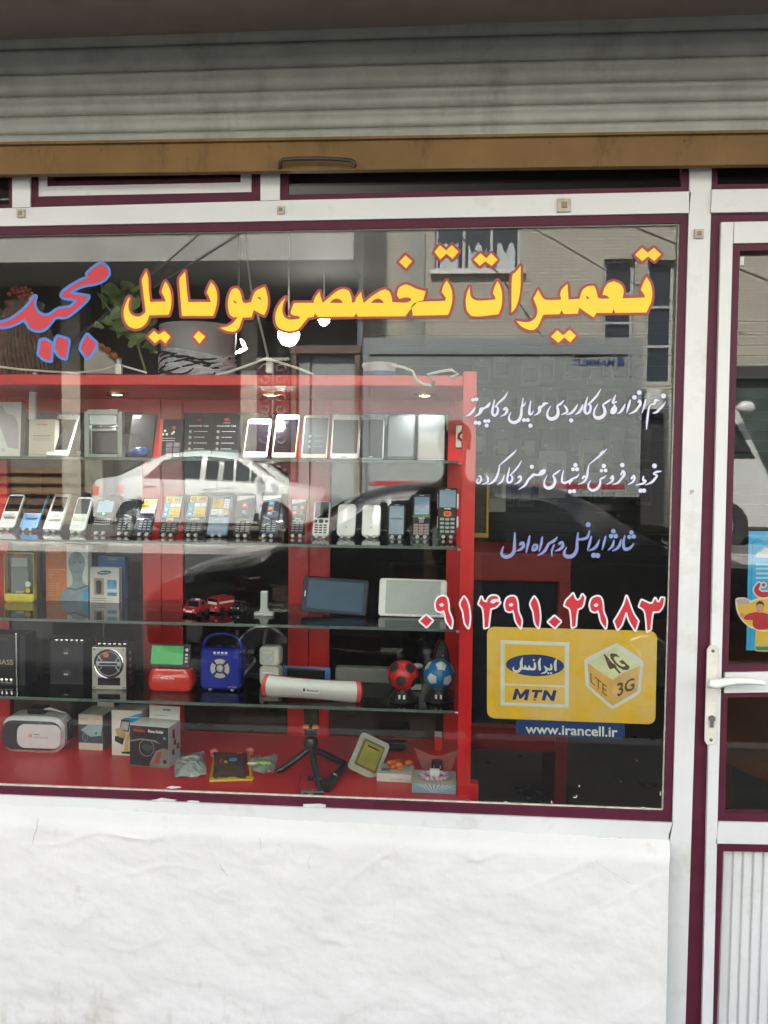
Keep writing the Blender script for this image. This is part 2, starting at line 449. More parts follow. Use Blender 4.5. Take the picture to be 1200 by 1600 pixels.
# alu cover caps on the rails
mcap = mat('clip_grey', (.42, .38, .31), .6, var=.2, vs=90)
for (cx, cy, s) in ((34, 334, 6.5), (439.5, 329, 6), (881, 321.5, 10), (1091.5, 366, 7)):
    c = P(cx, cy, -.022); k = pxs(-.022)*s
    o = MB().bbox(c.x-k, c.x+k, -.030, -.0222, c.z-k, c.z+k, .002).build('screw_cap', mcap, WF, True)
    MB().bbox(c.x-k*.42, c.x+k*.42, -.033, -.0302, c.z-k*.45, c.z+k*.45, .001).build('screw_head', mat('screw_brown', (.2, .15, .1), .5), o, True)
b = MB()
c = P(1080, 768, -.0225)
b.flat([(c.x+.007*math.cos(t)*random.uniform(.5, 1.2), c.z+.008*math.sin(t)*random.uniform(.4, 1.1)) for t in [2*PI*i/9 for i in range(9)]], -.0225)
b.build('paint_chip', mat('chip_grey', (.35, .33, .3), .7), WF, True)

# butt joints between the profiles
for (a0, c0, a1, c1) in ((19, 325, 47, 324.2), (407, 314, 437, 313.2), (1079, 300, 1077, 332), (1113, 300, 1111, 332), (1051, 1286.6, 1046, 1312), (1147, 346, 1146, 380)):
    p, q = P(a0, c0, -.0224 if a0 < 1130 else -.0304), P(a1, c1, -.0224 if a0 < 1130 else -.0304); MB().tube([p, q], .0006, 5).build('joint', m_dark, WF, True)

# --- plaster wall under the window
from mathutils import noise as mnoise
def plaster():
    b = MB(); NX, NZ = 230, 120; rows = []
    for i in range(NX+1):
        px = -420+(1045.5+420)*i/NX; col = []
        a = P(px, 1256+.0545*px+.3*math.sin(px*.03)+2.2*mnoise.noise((px*.012, 0, 0))+1.8*mnoise.noise((px*.06, 2, 0))+.9*mnoise.noise((px*.2, 4, 0)), -.0225)
        c = P(px, 1291+.056*px+8*mnoise.noise((px*.009, 3, 0))+3*mnoise.noise((px*.04, 5, 0)), -.06)
        for j in range(7):
            t = j/6; q = a.lerp(c, t); q.y -= .010*math.sin(PI*t); col.append(q)
        base = Vector((c.x+(0 if i < NX else .004), -.066, -.05))
        for j in range(1, NZ+1):
            t = j/NZ; q = c.lerp(base, t); col.append(q)
        rows.append(col)
    n = len(rows[0]); vs = []
    for i, col in enumerate(rows):
        for j, q in enumerate(col):
            p = Vector((q.x, q.z, 0)); amp = 0 if (j == 0 or i == NX) else min(1, .25+j/14)
            d = .0065*mnoise.noise(p*2.1)+.0036*mnoise.noise(Vector((q.x*7+q.z*5, q.z*11-q.x*4, 2)))+.0020*mnoise.noise(p*26)+.0012*mnoise.noise(p*60)
            r_ = mnoise.noise(Vector((q.x*4.2-q.z*2.2, q.z*7+q.x*3, 5)))
            d += .005*max(0, .07-abs(r_))/.07*max(0, mnoise.noise(p*1.7+Vector((3, 1, 0))))*2
            u_, v_ = q.x*.8+q.z*.6, q.z*.8-q.x*.6          # slanting trowel strokes
            d += .0034*mnoise.noise(Vector((u_*3.2, v_*15, 9)))*max(0, .45+mnoise.noise(p*1.4))+.0085*max(0, .05-abs(mnoise.noise(Vector((u_*2.1, v_*9, 4)))))/.05*max(0, .2+mnoise.noise(p*2.3+Vector((0, 5, 1))))
            vs.append((q.x, q.y-d*amp, q.z))
    fs = [(i*n+j, (i+1)*n+j, (i+1)*n+j+1, i*n+j+1) for i in range(NX) for j in range(n-1)]
    b.add(vs, fs, True); return b
m_pl = mat('white_plaster', (.60, .592, .578), .9, var=.03, vs=4, bump=.28, bs=70)
stain_or_shade(m_pl, (.40, .37, .32), (2.2, 2.2, 1.0), .61, .80, .7, 5, .19)
stain_or_shade(m_pl, (.38, .37, .35), (1, 1, 1), .69, .76, .55, 34)
stain_or_shade(m_pl, (.50, .45, .38), (1, 1, 1), .60, .72, .28, 3)
PW = plaster().build('plaster_wall', m_pl)
tag(PW, 'rough white plastered wall below the shop window', 'wall')
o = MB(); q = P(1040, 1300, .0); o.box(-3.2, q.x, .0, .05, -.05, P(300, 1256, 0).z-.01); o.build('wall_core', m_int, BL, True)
rc = random.Random(12)
b = MB()
for (x_, y_, n_, dx_, dy_, wd) in ((60, 1276, 16, -.1, 2.8, 1.5), (405, 1308, 9, .2, 2.4, 1.2), (484, 1338, 10, -.6, 2.6, .7), (342, 1350, 9, 1.4, 2.6, 1.3), (930, 1345, 18, 3.2, 1.9, .6), (700, 1440, 14, 2.2, 2.0, .5), (150, 1420, 12, 2.6, 2.4, .5)):
    pts = []
    for i in range(n_): pts.append((x_, y_)); x_ += dx_+rc.uniform(-1.7, 1.7); y_ += dy_+rc.uniform(-1, 1)
    q = [P(a, c, -.0755) for a, c in pts]
    b.tube(q, [.0003]+[pxs(-.07)*wd*.45*rc.uniform(.5, 1.3) for _ in range(n_-2)]+[.0003], 5)
b.build('crack', mat('crack_grey', (.36, .35, .33), .9), PW)

# --- roller shutter
RS = thing('roller_shutter', 'grey ribbed roller shutter pulled up above the window with brown bottom bar', 'roller shutter', P(600, 260, -.1))
m_slat = mat('shutter_slats', (.275, .285, .25), .5, var=.14, vs=14, bump=.15, metal=.0)
zb = P(600, 216, -.07).z
prof = []; z = zb-.01; k = 0
while z < 3.05:
    for t in range(12):
        u = t/12; prof.append((-.058-.009*math.sin(PI*u)-.0028*math.sin(3*PI*u+.6), z+.043*u))
    prof.append((-.0555, z+.0418)); z += .043
b = MB(); vs = []; XS = [-3.1+6*i/24 for i in range(25)]
for x in XS:
    for (y, zz) in prof: vs.append((x, y-max(0, zz-zb-.02)**2*2.7+.003*math.sin(x*2.3+zz*9), zz+.0015*math.sin(x*1.7)-.0022*x))
n = len(prof); b.add(vs, [(i*n+j, (i+1)*n+j, (i+1)*n+j+1, i*n+j+1) for i in range(24) for j in range(n-1)], True)
b.build('slat_curtain', m_slat, RS, True)
m_brown = mat('brown_paint', (.165, .095, .034), .65, spec=.25, var=.16, vs=7, bump=.2, bs=40)
stain_or_shade(m_brown, (.05, .025, .012), (1, 1, .35), .55, .72, .7, 16)
stain_or_shade(m_brown, (.30, .22, .13), (1, 1, 1), .68, .74, .5, 45)
stain_or_shade(m_slat, (.10, .085, .07), (1, 1, .25), .54, .75, .6, 6)
stain_or_shade(m_slat, (.34, .33, .30), (.15, 1, 1), .58, .70, .35, 22)
bb = bar([(-420, 231), (1500, 203), (1500, 252.5), (0, 272.5), (-420, 278)], -.085, -.062).build('bottom_bar', m_brown, RS, True)
b = MB()
c0 = P(0, 226, -.095); c1 = P(1200, 207, -.095)
b.add([(-3.1, -.097, c0.z-.001+.007), (3, -.097, c1.z-.008), (3, -.05, c1.z-.008), (-3.1, -.05, c0.z-.001+.007), (-3.1, -.097, c0.z+.013), (3, -.097, c1.z-.002), (3, -.05, c1.z-.002), (-3.1, -.05, c0.z+.013)],
      [(0, 1, 2, 3), (4, 7, 6, 5), (0, 4, 5, 1), (1, 5, 6, 2), (2, 6, 7, 3), (3, 7, 4, 0)])
b.build('bar_lip', m_brown, bb, True)
for x in (60, 158, 262, 420, 640, 860, 1070):
    q = P(x, 236-.016*x, -.0855); MB().ball((q.x, -.0855, q.z), .004, .002, .004, 8, 6).build('rivet', m_brown, bb, True)
h = [(437.5, 262), (438, 253), (443, 249.5), (470, 248), (500, 247.8), (530, 249), (549, 251), (554, 254), (554, 260)]
MB().tube([P(a, c, -.112) if 0 < i < 8 else P(a, c, -.088) for i, (a, c) in enumerate(h)], .0052, 8).build('pull_handle', mat('handle_iron', (.035, .025, .022), .45, metal=.3), bb, True)
# housing, ribbed
b = MB(); prof = [(-.10, .165), (-.33, .012), (-.35, .0)]
for i in range(60):
    a = i/59*1.35; rr = .34+.010*abs(math.sin(i*PI/5)); prof.append((-.36-rr*math.sin(a)*.8, rr*(1-math.cos(a))))
vs = []; L0 = P(-420, 77, -.35); L1 = P(1500, 12, -.35); _dv = L1-L0; L0 = L0-_dv*1.6; L1 = L1+_dv*1.6
for p0 in (L0, L1):
    for (y, zz) in prof: vs.append((p0.x, y, p0.z+zz))
n = len(prof); b.add(vs, [(j, n+j, n+j+1, j+1) for j in range(n-1)], True)
b.build('shutter_box', mat('shutter_box_paint', (.085, .066, .056), .55, var=.15, vs=20), RS, True)

# --- door on the right
DR = thing('shop_door', 'white aluminium shop door with plum beads at the right', 'door', P(1110, 1600, 0))
def dbar(pix, name, m=m_white, y0=-.03, y1=.03): return bar(pix, y0, y1).build(name, m, DR, True)
dbar([(1111, 332.5), (1500, 327), (1500, 341), (1127, 347), (1097, 1600), (1092, 1800), (1065, 1800), (1071, 1600)], 'door_seal', m_plum, -.018, .05)
dbar([(1113, 296), (1500, 291), (1500, 326.8), (1111, 332)], 'head_rail')
dbar([(1110, 180), (1121, 180), (1121, 288), (1500, 284), (1500, 290.8), (1110, 296)], 'bead', m_plum, -.016, 0)
q = [P(a, c, .012) for a, c in ((1112, 190), (1500, 190), (1500, 290), (1112, 296))]
MB().prism([(p.x, p.z) for p in q], .012, .017).build('transom_pane', m_pane, DR, True)
# stile + rails of the leaf
dbar([(1127, 347), (1500, 341), (1500, 374), (1145, 380), (1121, 1290), (1109, 1800), (1092, 1800), (1097, 1600)], 'stile')
dbar([(1133.5, 1051), (1500, 1043), (1500, 1076), (1131.5, 1083)], 'mid_rail')
dbar([(1123, 1284), (1500, 1292), (1500, 1325), (1118.5, 1318)], 'low_rail')
BE = dict(y0=-.024, y1=.002)
def dbead(pix): return dbar(pix, 'bead', m_plum, -.024, .002)
dbead([(1145, 380), (1500, 374), (1500, 386), (1156, 392)]); dbead([(1145, 380), (1156, 392), (1138, 1040), (1127, 1050)])
dbead([(1127, 1050), (1138, 1040), (1500, 1033), (1500, 1043)])
dbead([(1126, 1083), (1500, 1076), (1500, 1083), (1136.5, 1090)]); dbead([(1126, 1083), (1136.5, 1090), (1133, 1270), (1121.5, 1284)])
dbead([(1121.5, 1284), (1133, 1270), (1500, 1277), (1500, 1292)])
dbead([(1118.5, 1318), (1500, 1325), (1500, 1337), (1130, 1330)]); dbead([(1118.5, 1318), (1130, 1330), (1120, 1600), (1112, 1800), (1105, 1800), (1109, 1600)])
for nm, pp in (('upper_pane', ((1150, 385), (1500, 380), (1500, 1038), (1132, 1045))), ('lower_pane', ((1131, 1086), (1500, 1080), (1500, 1283), (1127, 1277)))):
    q = [P(a, c, .0) for a, c in pp]; MB().prism([(p.x, p.z) for p in q], .0, .005).build(nm, m_pane, DR, True)
wht = P(1155, 404, -.001)
b = MB(); q = [P(a, c, -.002) for a, c in ((1157, 401), (1163, 401), (1162, 414), (1156, 415))]; b.flat([(p.x, p.z) for p in q], -.002); b.build('tape_scrap', m_white, DR, True)
# ribbed kick panel
x0 = P(1116, 1500, 0).x-.01; prof = []; x = x0
while x < x0+.9:
    prof += [(x, -.004), (x+.017, -.004), (x+.019, .002), (x+.023, .002), (x+.025, -.004)]; x += .026
zt, zl = P(1135, 1328, 0).z, .0
b = MB(); vs = [(a, c, zz) for zz in (zl, zt) for (a, c) in prof]; n = len(prof)
b.add(vs, [(i, i+1, n+i+1, n+i) for i in range(n-1)]); b.build('kick_panel', m_white, DR, True)
# handle set
m_plate = mat('handle_plate', (.56, .54, .47), .42, var=.12, vs=30)
q = [P(a, c, -.0355) for a, c in ((1105, 1015), (1109, 1009), (1119, 1008), (1123.5, 1014), (1119, 1158), (1114, 1164), (1105, 1164), (1101, 1158))]
HP = MB().prism([(p.x, p.z) for p in q], -.036, -.0302, .0012).build('handle_plate', m_plate, DR, True)
m_iron = mat('screw_steel', (.16, .15, .14), .4, metal=.6)
for (a, c) in ((1114, 1017), (1111, 1156)):
    p = P(a, c, -.036); MB().ball((p.x, -.0365, p.z), .0045, .002, .0045, 10, 6).build('plate_screw', m_iron, HP, True)
p = P(1112, 1126, -.0365)
kb = MB().prism(circ(p.x, p.z+.006, .0082, n=16), -.041, -.0362); kb.box(p.x-.0042, p.x+.0042, -.0405, -.0362, p.z-.017, p.z+.002); kb.build('lock_cylinder', m_iron, HP, True)
p = P(1112, 1068, -.036)
lv = MB().tube([(p.x, -.036, p.z), (p.x, -.062, p.z), ], .011, 12)
pts = [P(a, c, -.066) for a, c in ((1108, 1067), (1118, 1069), (1132, 1066), (1150, 1064), (1170, 1064.5), (1188, 1066), (1194, 1068))]
lv.tube(pts, [.010, .0125, .011, .009, .008, .0075, .006], 10); lv.build('lever', mat('lever_white', (.72, .71, .66), .35), HP, True)
# lock stile of the door and the wall piers either side of the shop front
MB().bbox(1.235, 1.335, -.033, .033, .02, P(1490, 352, 0).z-.01, .002).build('hinge_stile', m_white, DR, True)
MB().box(1.336, 7, -.14, .0195, 0, 2.979).build('front_pier', m_rend, BL, True); MB().box(-7, -1.96, -.14, .0195, 0, 2.979).build('front_pier', m_rend, BL, True)
# ================================================================== STREET BEHIND THE CAMERA, seen mirrored in the glass
def mrect(x0, x1, y0, y1, D):            # mirrored pixel rectangle -> world x/z extents on the plane y = -D
    a = M(x0, (y0+y1)/2, D); c = M(x1, (y0+y1)/2, D); t = M((x0+x1)/2, y0, D); u = M((x0+x1)/2, y1, D)
    return a.x, c.x, u.z, t.z
def mbox(mb, x0, x1, y0, y1, D, depth=.1, back=True):
    X0, X1, Z0, Z1 = mrect(x0, x1, y0, y1, D)
    return mb.box(X0, X1, -D-depth, -D, Z0, Z1)
# brick material: thin cream bricks
def brick_mat():
    m = bpy.data.materials.new('cream_thin_brick'); m.use_nodes = True
    t = m.node_tree; n = t.nodes; bs = n['Principled BSDF']; bs.inputs['Roughness'].default_value = .85
    tc = n.new('ShaderNodeTexCoord'); sp = n.new('ShaderNodeSeparateXYZ'); cb = n.new('ShaderNodeCombineXYZ')
    br = n.new('ShaderNodeTexBrick'); br.inputs['Scale'].default_value = 1
    br.inputs['Color1'].default_value = (.38, .355, .295, 1); br.inputs['Color2'].default_value = (.31, .29, .24, 1); br.inputs['Mortar'].default_value = (.19, .18, .15, 1)
    br.inputs['Mortar Size'].default_value = .014; br.inputs['Brick Width'].default_value = .42; br.inputs['Row Height'].default_value = .066
    t.links.new(tc.outputs['Object'], sp.inputs[0]); t.links.new(sp.outputs[0], cb.inputs[0]); t.links.new(sp.outputs[2], cb.inputs[1])
    t.links.new(cb.outputs[0], br.inputs[0]); t.links.new(br.outputs[0], bs.inputs['Base Color']); return m
m_brick = brick_mat()
m_winfr = mat('window_frame_grey', (.32, .33, .33), .5)
m_pglass = mat('far_window_glass', (.02, .025, .035), .08, spec=.6)
D0 = 15.0
BK = thing('brick_house', 'cream thin-brick house with dark windows across the street, mirrored in the glass', 'house', (4, -D0, .43))
X0, X1, Z0, Z1 = mrect(560, 1500, 200, 560, D0)
zr = .40
def wall_with_holes(mb, x0, x1, z0, z1, holes, y, depth):
    xs = sorted({x0, x1, *[h[0] for h in holes], *[h[1] for h in holes]}); zs = sorted({z0, z1, *[h[2] for h in holes], *[h[3] for h in holes]})
    for i in range(len(xs)-1):
        for j in range(len(zs)-1):
            cx, cz = (xs[i]+xs[i+1])/2, (zs[j]+zs[j+1])/2
            if any(h[0] < cx < h[1] and h[2] < cz < h[3] for h in holes): continue
            mb.add([(xs[i], y, zs[j]), (xs[i+1], y, zs[j]), (xs[i+1], y, zs[j+1]), (xs[i], y, zs[j+1])], [(0, 1, 2, 3)])
    for h in holes:
        mb.add([(h[0], y, h[2]), (h[1], y, h[2]), (h[1], y, h[3]), (h[0], y, h[3]), (h[0], y-depth, h[2]), (h[1], y-depth, h[2]), (h[1], y-depth, h[3]), (h[0], y-depth, h[3])],
               [(0, 1, 5, 4), (1, 2, 6, 5), (2, 3, 7, 6), (3, 0, 4, 7)])
hol = [mrect(680, 815, 270, 421, D0), mrect(943, 991, 404, 548, D0), mrect(1010, 1053, 406, 600, D0), mrect(1225, 1300, 290, 430, D0)]
b = MB(); wall_with_holes(b, X0, X1, zr, 11, hol, -D0, .25); b.box(X0, X1, -D0-6, -D0-.5, zr, 11); b.build('brick_wall', m_brick, BK, True)
for i, h in enumerate(hol):
    f = MB(); t = .06; y = -D0-.12
    nx = 3 if i in (0, 3) else 1
    f.box(h[0], h[1], y-.05, y, h[2], h[2]+t); f.box(h[0], h[1], y-.05, y, h[3]-t, h[3])
    for k in range(nx+1):
        xx = h[0]+(h[1]-h[0]-t)*k/nx; f.box(xx, xx+t, y-.049, y+.001, h[2]+t, h[3]-t)
    if nx == 1:
        for fr in (.30, .62):
            zz = h[2]+(h[3]-h[2])*fr; f.box(h[0]+t, h[1]-t, y-.048, y, zz, zz+t*.8)
    fo = f.build('window', m_winfr, BK, True)
    MB().box(h[0], h[1], y-.06, y-.051, h[2], h[3]).build('pane', m_pglass, fo, True)
    if i in (0, 3):
        MB().box(h[0]-.08, h[1]+.08, -D0+.001, -D0+.12, h[2]-.10, h[2]-.005).build('sill', mat('stone_sill', (.5, .49, .46), .7), fo, True)
        c = MB()
        for k in range(3):          # half drawn pale curtains
            xa = h[0]+(h[1]-h[0])*(k/3)+.1; xb = xa+(h[1]-h[0])/3-.2; vs = []
            for s in range(13):
                u = s/12; top = h[2]+(h[3]-h[2])*(.16+.14*abs(math.sin(u*5+k*2)))
                vs += [(xa+(xb-xa)*u, y-.03+.008*math.sin(u*30), h[2]+.07), (xa+(xb-xa)*u, y-.03+.008*math.sin(u*30), top)]
            c.add(vs, [(2*s, 2*s+2, 2*s+3, 2*s+1) for s in range(12)])
        c.build('curtain', mat('lace_curtain', (.36, .40, .40), .8), fo, True)
# darker pilaster strips on the brick
b = MB(); mbox(b, 566, 590, 200, 545, D0-.1, .09); b.build('stone_pilaster', mat('pilaster_stone', (.27, .24, .19), .8, var=.2, vs=2), BK, True)
b = MB(); mbox(b, 640, 664, 200, 560, D0-.05, .04); b.build('grey_strip', mat('cement_strip', (.22, .22, .20), .85), BK, True)
b = MB(); mbox(b, 1112, 1500, 592, 850, D0-.06, .05); b.build('shop_front', mat('shop_front_green', (.035, .055, .045), .5, var=.5, vs=3), BK, True)
b = MB(); mbox(b, 1108, 1500, 572, 592, D0-.2, .19); b.build('shop_lintel', mat('lintel_dark', (.03, .03, .03), .7), BK, True)
b = MB(); c = M(563, 360, D0-.25); d_ = M(563, 525, D0-.25); b.tube([(c.x, c.y, c.z+3), (d_.x, d_.y, zr)], .06, 10); b.build('downpipe', mat('pipe_pvc', (.55, .6, .64), .5), BK, True)
# left neighbour: deep concrete fascia over a shaded shop front
LB = thing('corner_shop', 'low shop with a deep pale concrete fascia above a shaded front, mirrored in the glass', 'shop', (-6, -D0, .43))
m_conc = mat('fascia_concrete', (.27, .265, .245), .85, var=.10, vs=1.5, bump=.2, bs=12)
A = mrect(-560, 553, 200, 410, 13.2)
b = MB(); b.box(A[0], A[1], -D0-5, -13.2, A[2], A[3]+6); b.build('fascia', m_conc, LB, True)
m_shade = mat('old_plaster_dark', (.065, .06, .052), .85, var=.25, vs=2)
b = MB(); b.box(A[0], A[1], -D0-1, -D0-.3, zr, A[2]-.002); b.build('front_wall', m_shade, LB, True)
b = MB(); B2 = mrect(374, 400, 470, 830, D0-.4); b.box(B2[0], B2[1], -D0-.29, -D0+.3, zr, A[2]-.003); b.build('pier', mat('pier_stone', (.29, .27, .22), .8, var=.15, vs=2), LB, True)
b = MB(); B2 = mrect(93, 122, 470, 830, D0-.4); b.box(B2[0], B2[1], -D0-.29, -D0+.3, zr, A[2]-.003); b.build('pier', MATS['pier_stone'], LB, True)
b = MB()
for i in range(6):
    zz = M(40, 740+i*17, D0-.5).z; x0 = M(-500, 740, D0-.5).x; x1 = M(88, 740, D0-.5).x
    b.box(x0, x1, -D0-.28, -D0-.18+.02*(i % 2), zz, zz+.13)
b.build('wood_slat', mat('brown_board', (.09, .05, .022), .6, var=.4, vs=4), LB, True)
stain_or_shade(m_conc, (.13, .125, .115), (1, 1, .6), .46, .66, .75, .55)  # dark blotches on the fascia: painted shadow patches along with stains
# red gate with scrollwork
GT = thing('scroll_gate', 'dark red sheet gate with white wrought scrolls behind the parked white sedan', 'gate', M(424, 830, 14.2))
G = mrect(401, 452, 560, 860, 14.3)
b = MB(); b.box(G[0], G[1], -14.36, -14.3, zr, G[3]); b.build('gate_sheet', mat('gate_red', (.06, .012, .010), .5, var=.2, vs=3), GT, True)
b = MB(); H_ = (G[3]-G[2]); W_ = G[1]-G[0]
for k in range(5):
    zc = G[3]-H_*(.08+.155*k)
    for s in (-1, 1):
        for s2 in (-1, 1):
            cx = (G[0]+G[1])/2+s*W_*.25; pts = []
            for i in range(15):
                a = i/14*5.2; rr = .115*(1-.055*i); pts.append((cx+s*rr*math.cos(a)-s*.02, -14.27, zc+s2*(.09+rr*math.sin(a))))
            b.tube(pts, .013, 5)
b.tube([((G[0]+G[1])/2, -14.27, zr+.1), ((G[0]+G[1])/2, -14.27, G[3])], .016, 6)
for zc in (G[3]-.02, G[3]-H_*.33, G[3]-H_*.66): b.box(G[0], G[1], -14.29, -14.25, zc-.03, zc+.03)
b.build('scrollwork', mat('gate_iron_white', (.30, .29, .26), .5), GT, True)
# kiosk frame left of the truck
KS = thing('metal_kiosk', 'grey sheet-metal kiosk with a rusty brown frame standing beside the box truck', 'kiosk', M(510, 830, 13.05))
K = mrect(456, 562, 541, 840, 13.0)
b = MB(); b.box(K[0]+.05, K[1]-.05, -13.7, -13.02, .43, K[3]-.05); b.build('body', mat('kiosk_grey', (.22, .235, .23), .5, var=.08, vs=2), KS, True)
b = MB(); b.box(K[0], K[0]+.09, -13.01, -12.9, .43, K[3]-.141); b.box(K[1]-.09, K[1], -13.01, -12.9, .43, K[3]-.141); b.box(K[0]-.02, K[1]+.02, -13.03, -12.88, K[3]-.14, K[3]); b.build('frame', mat('kiosk_rust', (.11, .07, .05), .7, var=.3, vs=5), KS, True)
b = MB(); b.box(K[0]+.32*1.0, K[0]+.34, -13.015, -12.98, .5, K[3]-.14); b.build('door_seam', mat('seam_dark', (.05, .05, .05), .6), KS, True)

# ---------------------------------------------------------------- vehicles
m_rub = mat('tyre_rubber', (.02, .02, .02), .8); m_rim = mat('alloy_rim', (.45, .46, .47), .3, metal=.8)
m_cglass = mat('car_glass', (.012, .016, .017), .12, spec=.25)
m_blk = mat('black_trim', (.02, .02, .021), .5)
m_lamp = mat('head_lamp', (.6, .62, .64), .12); m_tail = mat('tail_lamp', (.55, .012, .015), .2)
def car(name, label, cat, pos, rz, paint, sts, hw, windows, wheels, wr=.31, zlow=.20, group=None, lights=True):
    """sts: stations (x, belt z, roof z); roof == belt where there is no cabin. front of the car at +x"""
    T = thing(name, label, cat, pos, (0, 0, rz), group)
    def half(x): 
        L0, L1 = sts[0][0], sts[-1][0]; u = (x-L0)/(L1-L0)*2-1
        return hw*(1-.13*abs(u)**5)
    def lerp(x, k):
        for a, c in zip(sts[:-1], sts[1:]):
            if a[0] <= x <= c[0]: return a[k]+(c[k]-a[k])*(x-a[0])/(c[0]-a[0])
        return sts[-1][k]
    N = 56; xs = [sts[0][0]+(sts[-1][0]-sts[0][0])*i/N for i in range(N+1)]
    def rise(x): return max(0, lerp(x, 2)-lerp(x, 1))
    def side(x, t):               # point on the cabin side, t 0 belt .. 1 roof
        h = half(x); bz = lerp(x, 1); rzz = rise(x); return (h*.965-(h*.20)*min(1, rzz/.45)*t, bz+rzz*t)
    vs = []; K = 0
    for x in xs:
        h = half(x); bz = lerp(x, 1); e = 1-.06*(abs((x-sts[0][0])/(sts[-1][0]-sts[0][0])*2-1))**6
        lift = .08*max(0, abs((x-sts[0][0])/(sts[-1][0]-sts[0][0])*2-1)-.85)/.15
        rr = rise(x)
        s = [(h*.80, zlow+lift), (h*.97, zlow+.06+lift), (h, zlow+.25+lift*.5), (h*.995, bz*.8), (h*.965, bz)]
        s += [side(x, .5), side(x, .93), (h*.70 if rr > .03 else h*.8, bz+rr*1.0+(.02 if rr > .03 else .012)), (h*.3, bz+rr+.035), ]
        ring = [(x, y, z) for y, z in s]+[(x, -y, z) for y, z in s[::-1]]
        K = len(ring); vs += ring
    fs = [(i*K+j, (i+1)*K+j, (i+1)*K+(j+1) % K, i*K+(j+1) % K) for i in range(N) for j in range(K)]
    fs += [list(range(K))[::-1], [N*K+j for j in range(K)]]
    MB().add(vs, fs, True).build('body', paint, T)
    for sgn in (-1, 1):
        for wpoly in windows:
            q = []
            for (x, t) in wpoly:
                y, z = side(x, t); q.append((x, sgn*(y+.006), z))
            c = sum((Vector(v) for v in q), Vector())/len(q)
            inn = [Vector(v) for v in q]
            mbw = MB().add(inn, [list(range(len(q)))])
            mbw.build('side_window', m_cglass, T)
        for wx in wheels:
            ty = MB().lathe([(wr*.62, -.095), (wr*.93, -.10), (wr, -.06), (wr, .06), (wr*.93, .10), (wr*.62, .095)], 'y', (wx, sgn*(half(wx)-.08), wr))
            MB().prism([(wx+(wr+.055)*math.cos(a), wr+(wr+.055)*math.sin(a)) for a in [PI*i/20-.05 for i in range(21)]], min(sgn*(half(wx)-.2), sgn*(half(wx)+.004)), max(sgn*(half(wx)-.2), sgn*(half(wx)+.004))).build('wheel_arch', m_blk, T)
            wo = ty.build('wheel', m_rub, T); wo.location.y += sgn*.015
            rm = MB().lathe([(wr*.2, sgn*.085), (wr*.25, sgn*.10), (wr*.58, sgn*.105), (wr*.64, sgn*.09)], 'y', (wx, sgn*(half(wx)-.08), wr))
            for k in range(7):
                a = 2*PI*k/7; rm.tube([(wx+.2*wr*math.cos(a), sgn*(half(wx)+.022), wr+.2*wr*math.sin(a)), (wx+.62*wr*math.cos(a), sgn*(half(wx)+.026), wr+.62*wr*math.sin(a))], wr*.07, 6)
            rm.build('rim', m_rim, wo)
        xm = sts[-1][0]
        y_ = half(.8)*1.0
    # screens
    cab = [s for s in sts if s[2]-s[1] > .3]; xr, xf = cab[0][0], cab[-1][0]
    i0 = [s[0] for s in sts].index(xr); i1 = [s[0] for s in sts].index(xf)
    for (xa, xb, nm) in ((sts[i1][0]+.04, sts[i1+1][0]-.03, 'windscreen'), (sts[i0][0]-.04, sts[i0-1][0]+.03, 'rear_window')):
        q = []
        za, zbb = lerp(xa, 2)+.03, lerp(xb, 2)+.03
        ya, yb = half(xa)*.66, half(xb)*.84
        off = .02 if nm == 'windscreen' else -.02
        MB().add([(xa+off, -ya, za), (xb+off, -yb, zbb), (xb+off, yb, zbb), (xa+off, ya, za)], [(0, 1, 2, 3)]).build(nm, m_cglass, T)
    L0, L1 = sts[0][0], sts[-1][0]
    for sgn in (-1, 1):
        b = MB().bbox(L1-.26, L1-.015, sgn*hw*.60-.14, sgn*hw*.60+.14, sts[-1][1]-.14, sts[-1][1]+.0, .03); b.build('head_light', m_lamp, T)
        b = MB().bbox(L0+.005, L0+.30, sgn*hw*.72-.15, sgn*hw*.72+.15, sts[0][1]-.17, sts[0][1]+.01, .03); b.build('tail_light', m_tail, T)
        b = MB().ball((xf+.28, sgn*(hw+.07), lerp(xf+.2, 1)+.08), .07, .10, .075); b.build('wing_mirror', paint if lights else m_blk, T)
        for hxx in (xr+.1, (xr+xf)/2+.25): MB().bbox(hxx-.09, hxx+.09, sgn*(hw*.985+.005)-.012, sgn*(hw*.985+.005)+.012, lerp(hxx, 1)-.11, lerp(hxx, 1)-.075, .008).build('door_handle', paint, T)
        for xd in (xr+.35, (xr+xf)/2+.42):
            MB().box(xd-.004, xd+.004, sgn*(half(xd)*.994)-.006, sgn*(half(xd)*.994)+.006, zlow+.18, lerp(xd, 1)).build('door_seam', m_blk, T)
    MB().bbox(L1-.03, L1+.012, -hw*.5, hw*.5, sts[-1][1]-.32, sts[-1][1]-.2, .01).build('grille', m_blk, T)
    MB().bbox(L0-.012, L0+.02, -.26, .26, sts[0][1]-.36, sts[0][1]-.25, .004).build('number_plate', mat('plate_white', (.7, .7, .68), .5), T)
    return T
m_wpaint = mat('white_car_paint', (.46, .47, .455), .35, var=.03, vs=3, coat=.6)
m_dpaint = mat('dark_car_paint', (.010, .011, .015), .3, var=.1, vs=3, coat=.3)
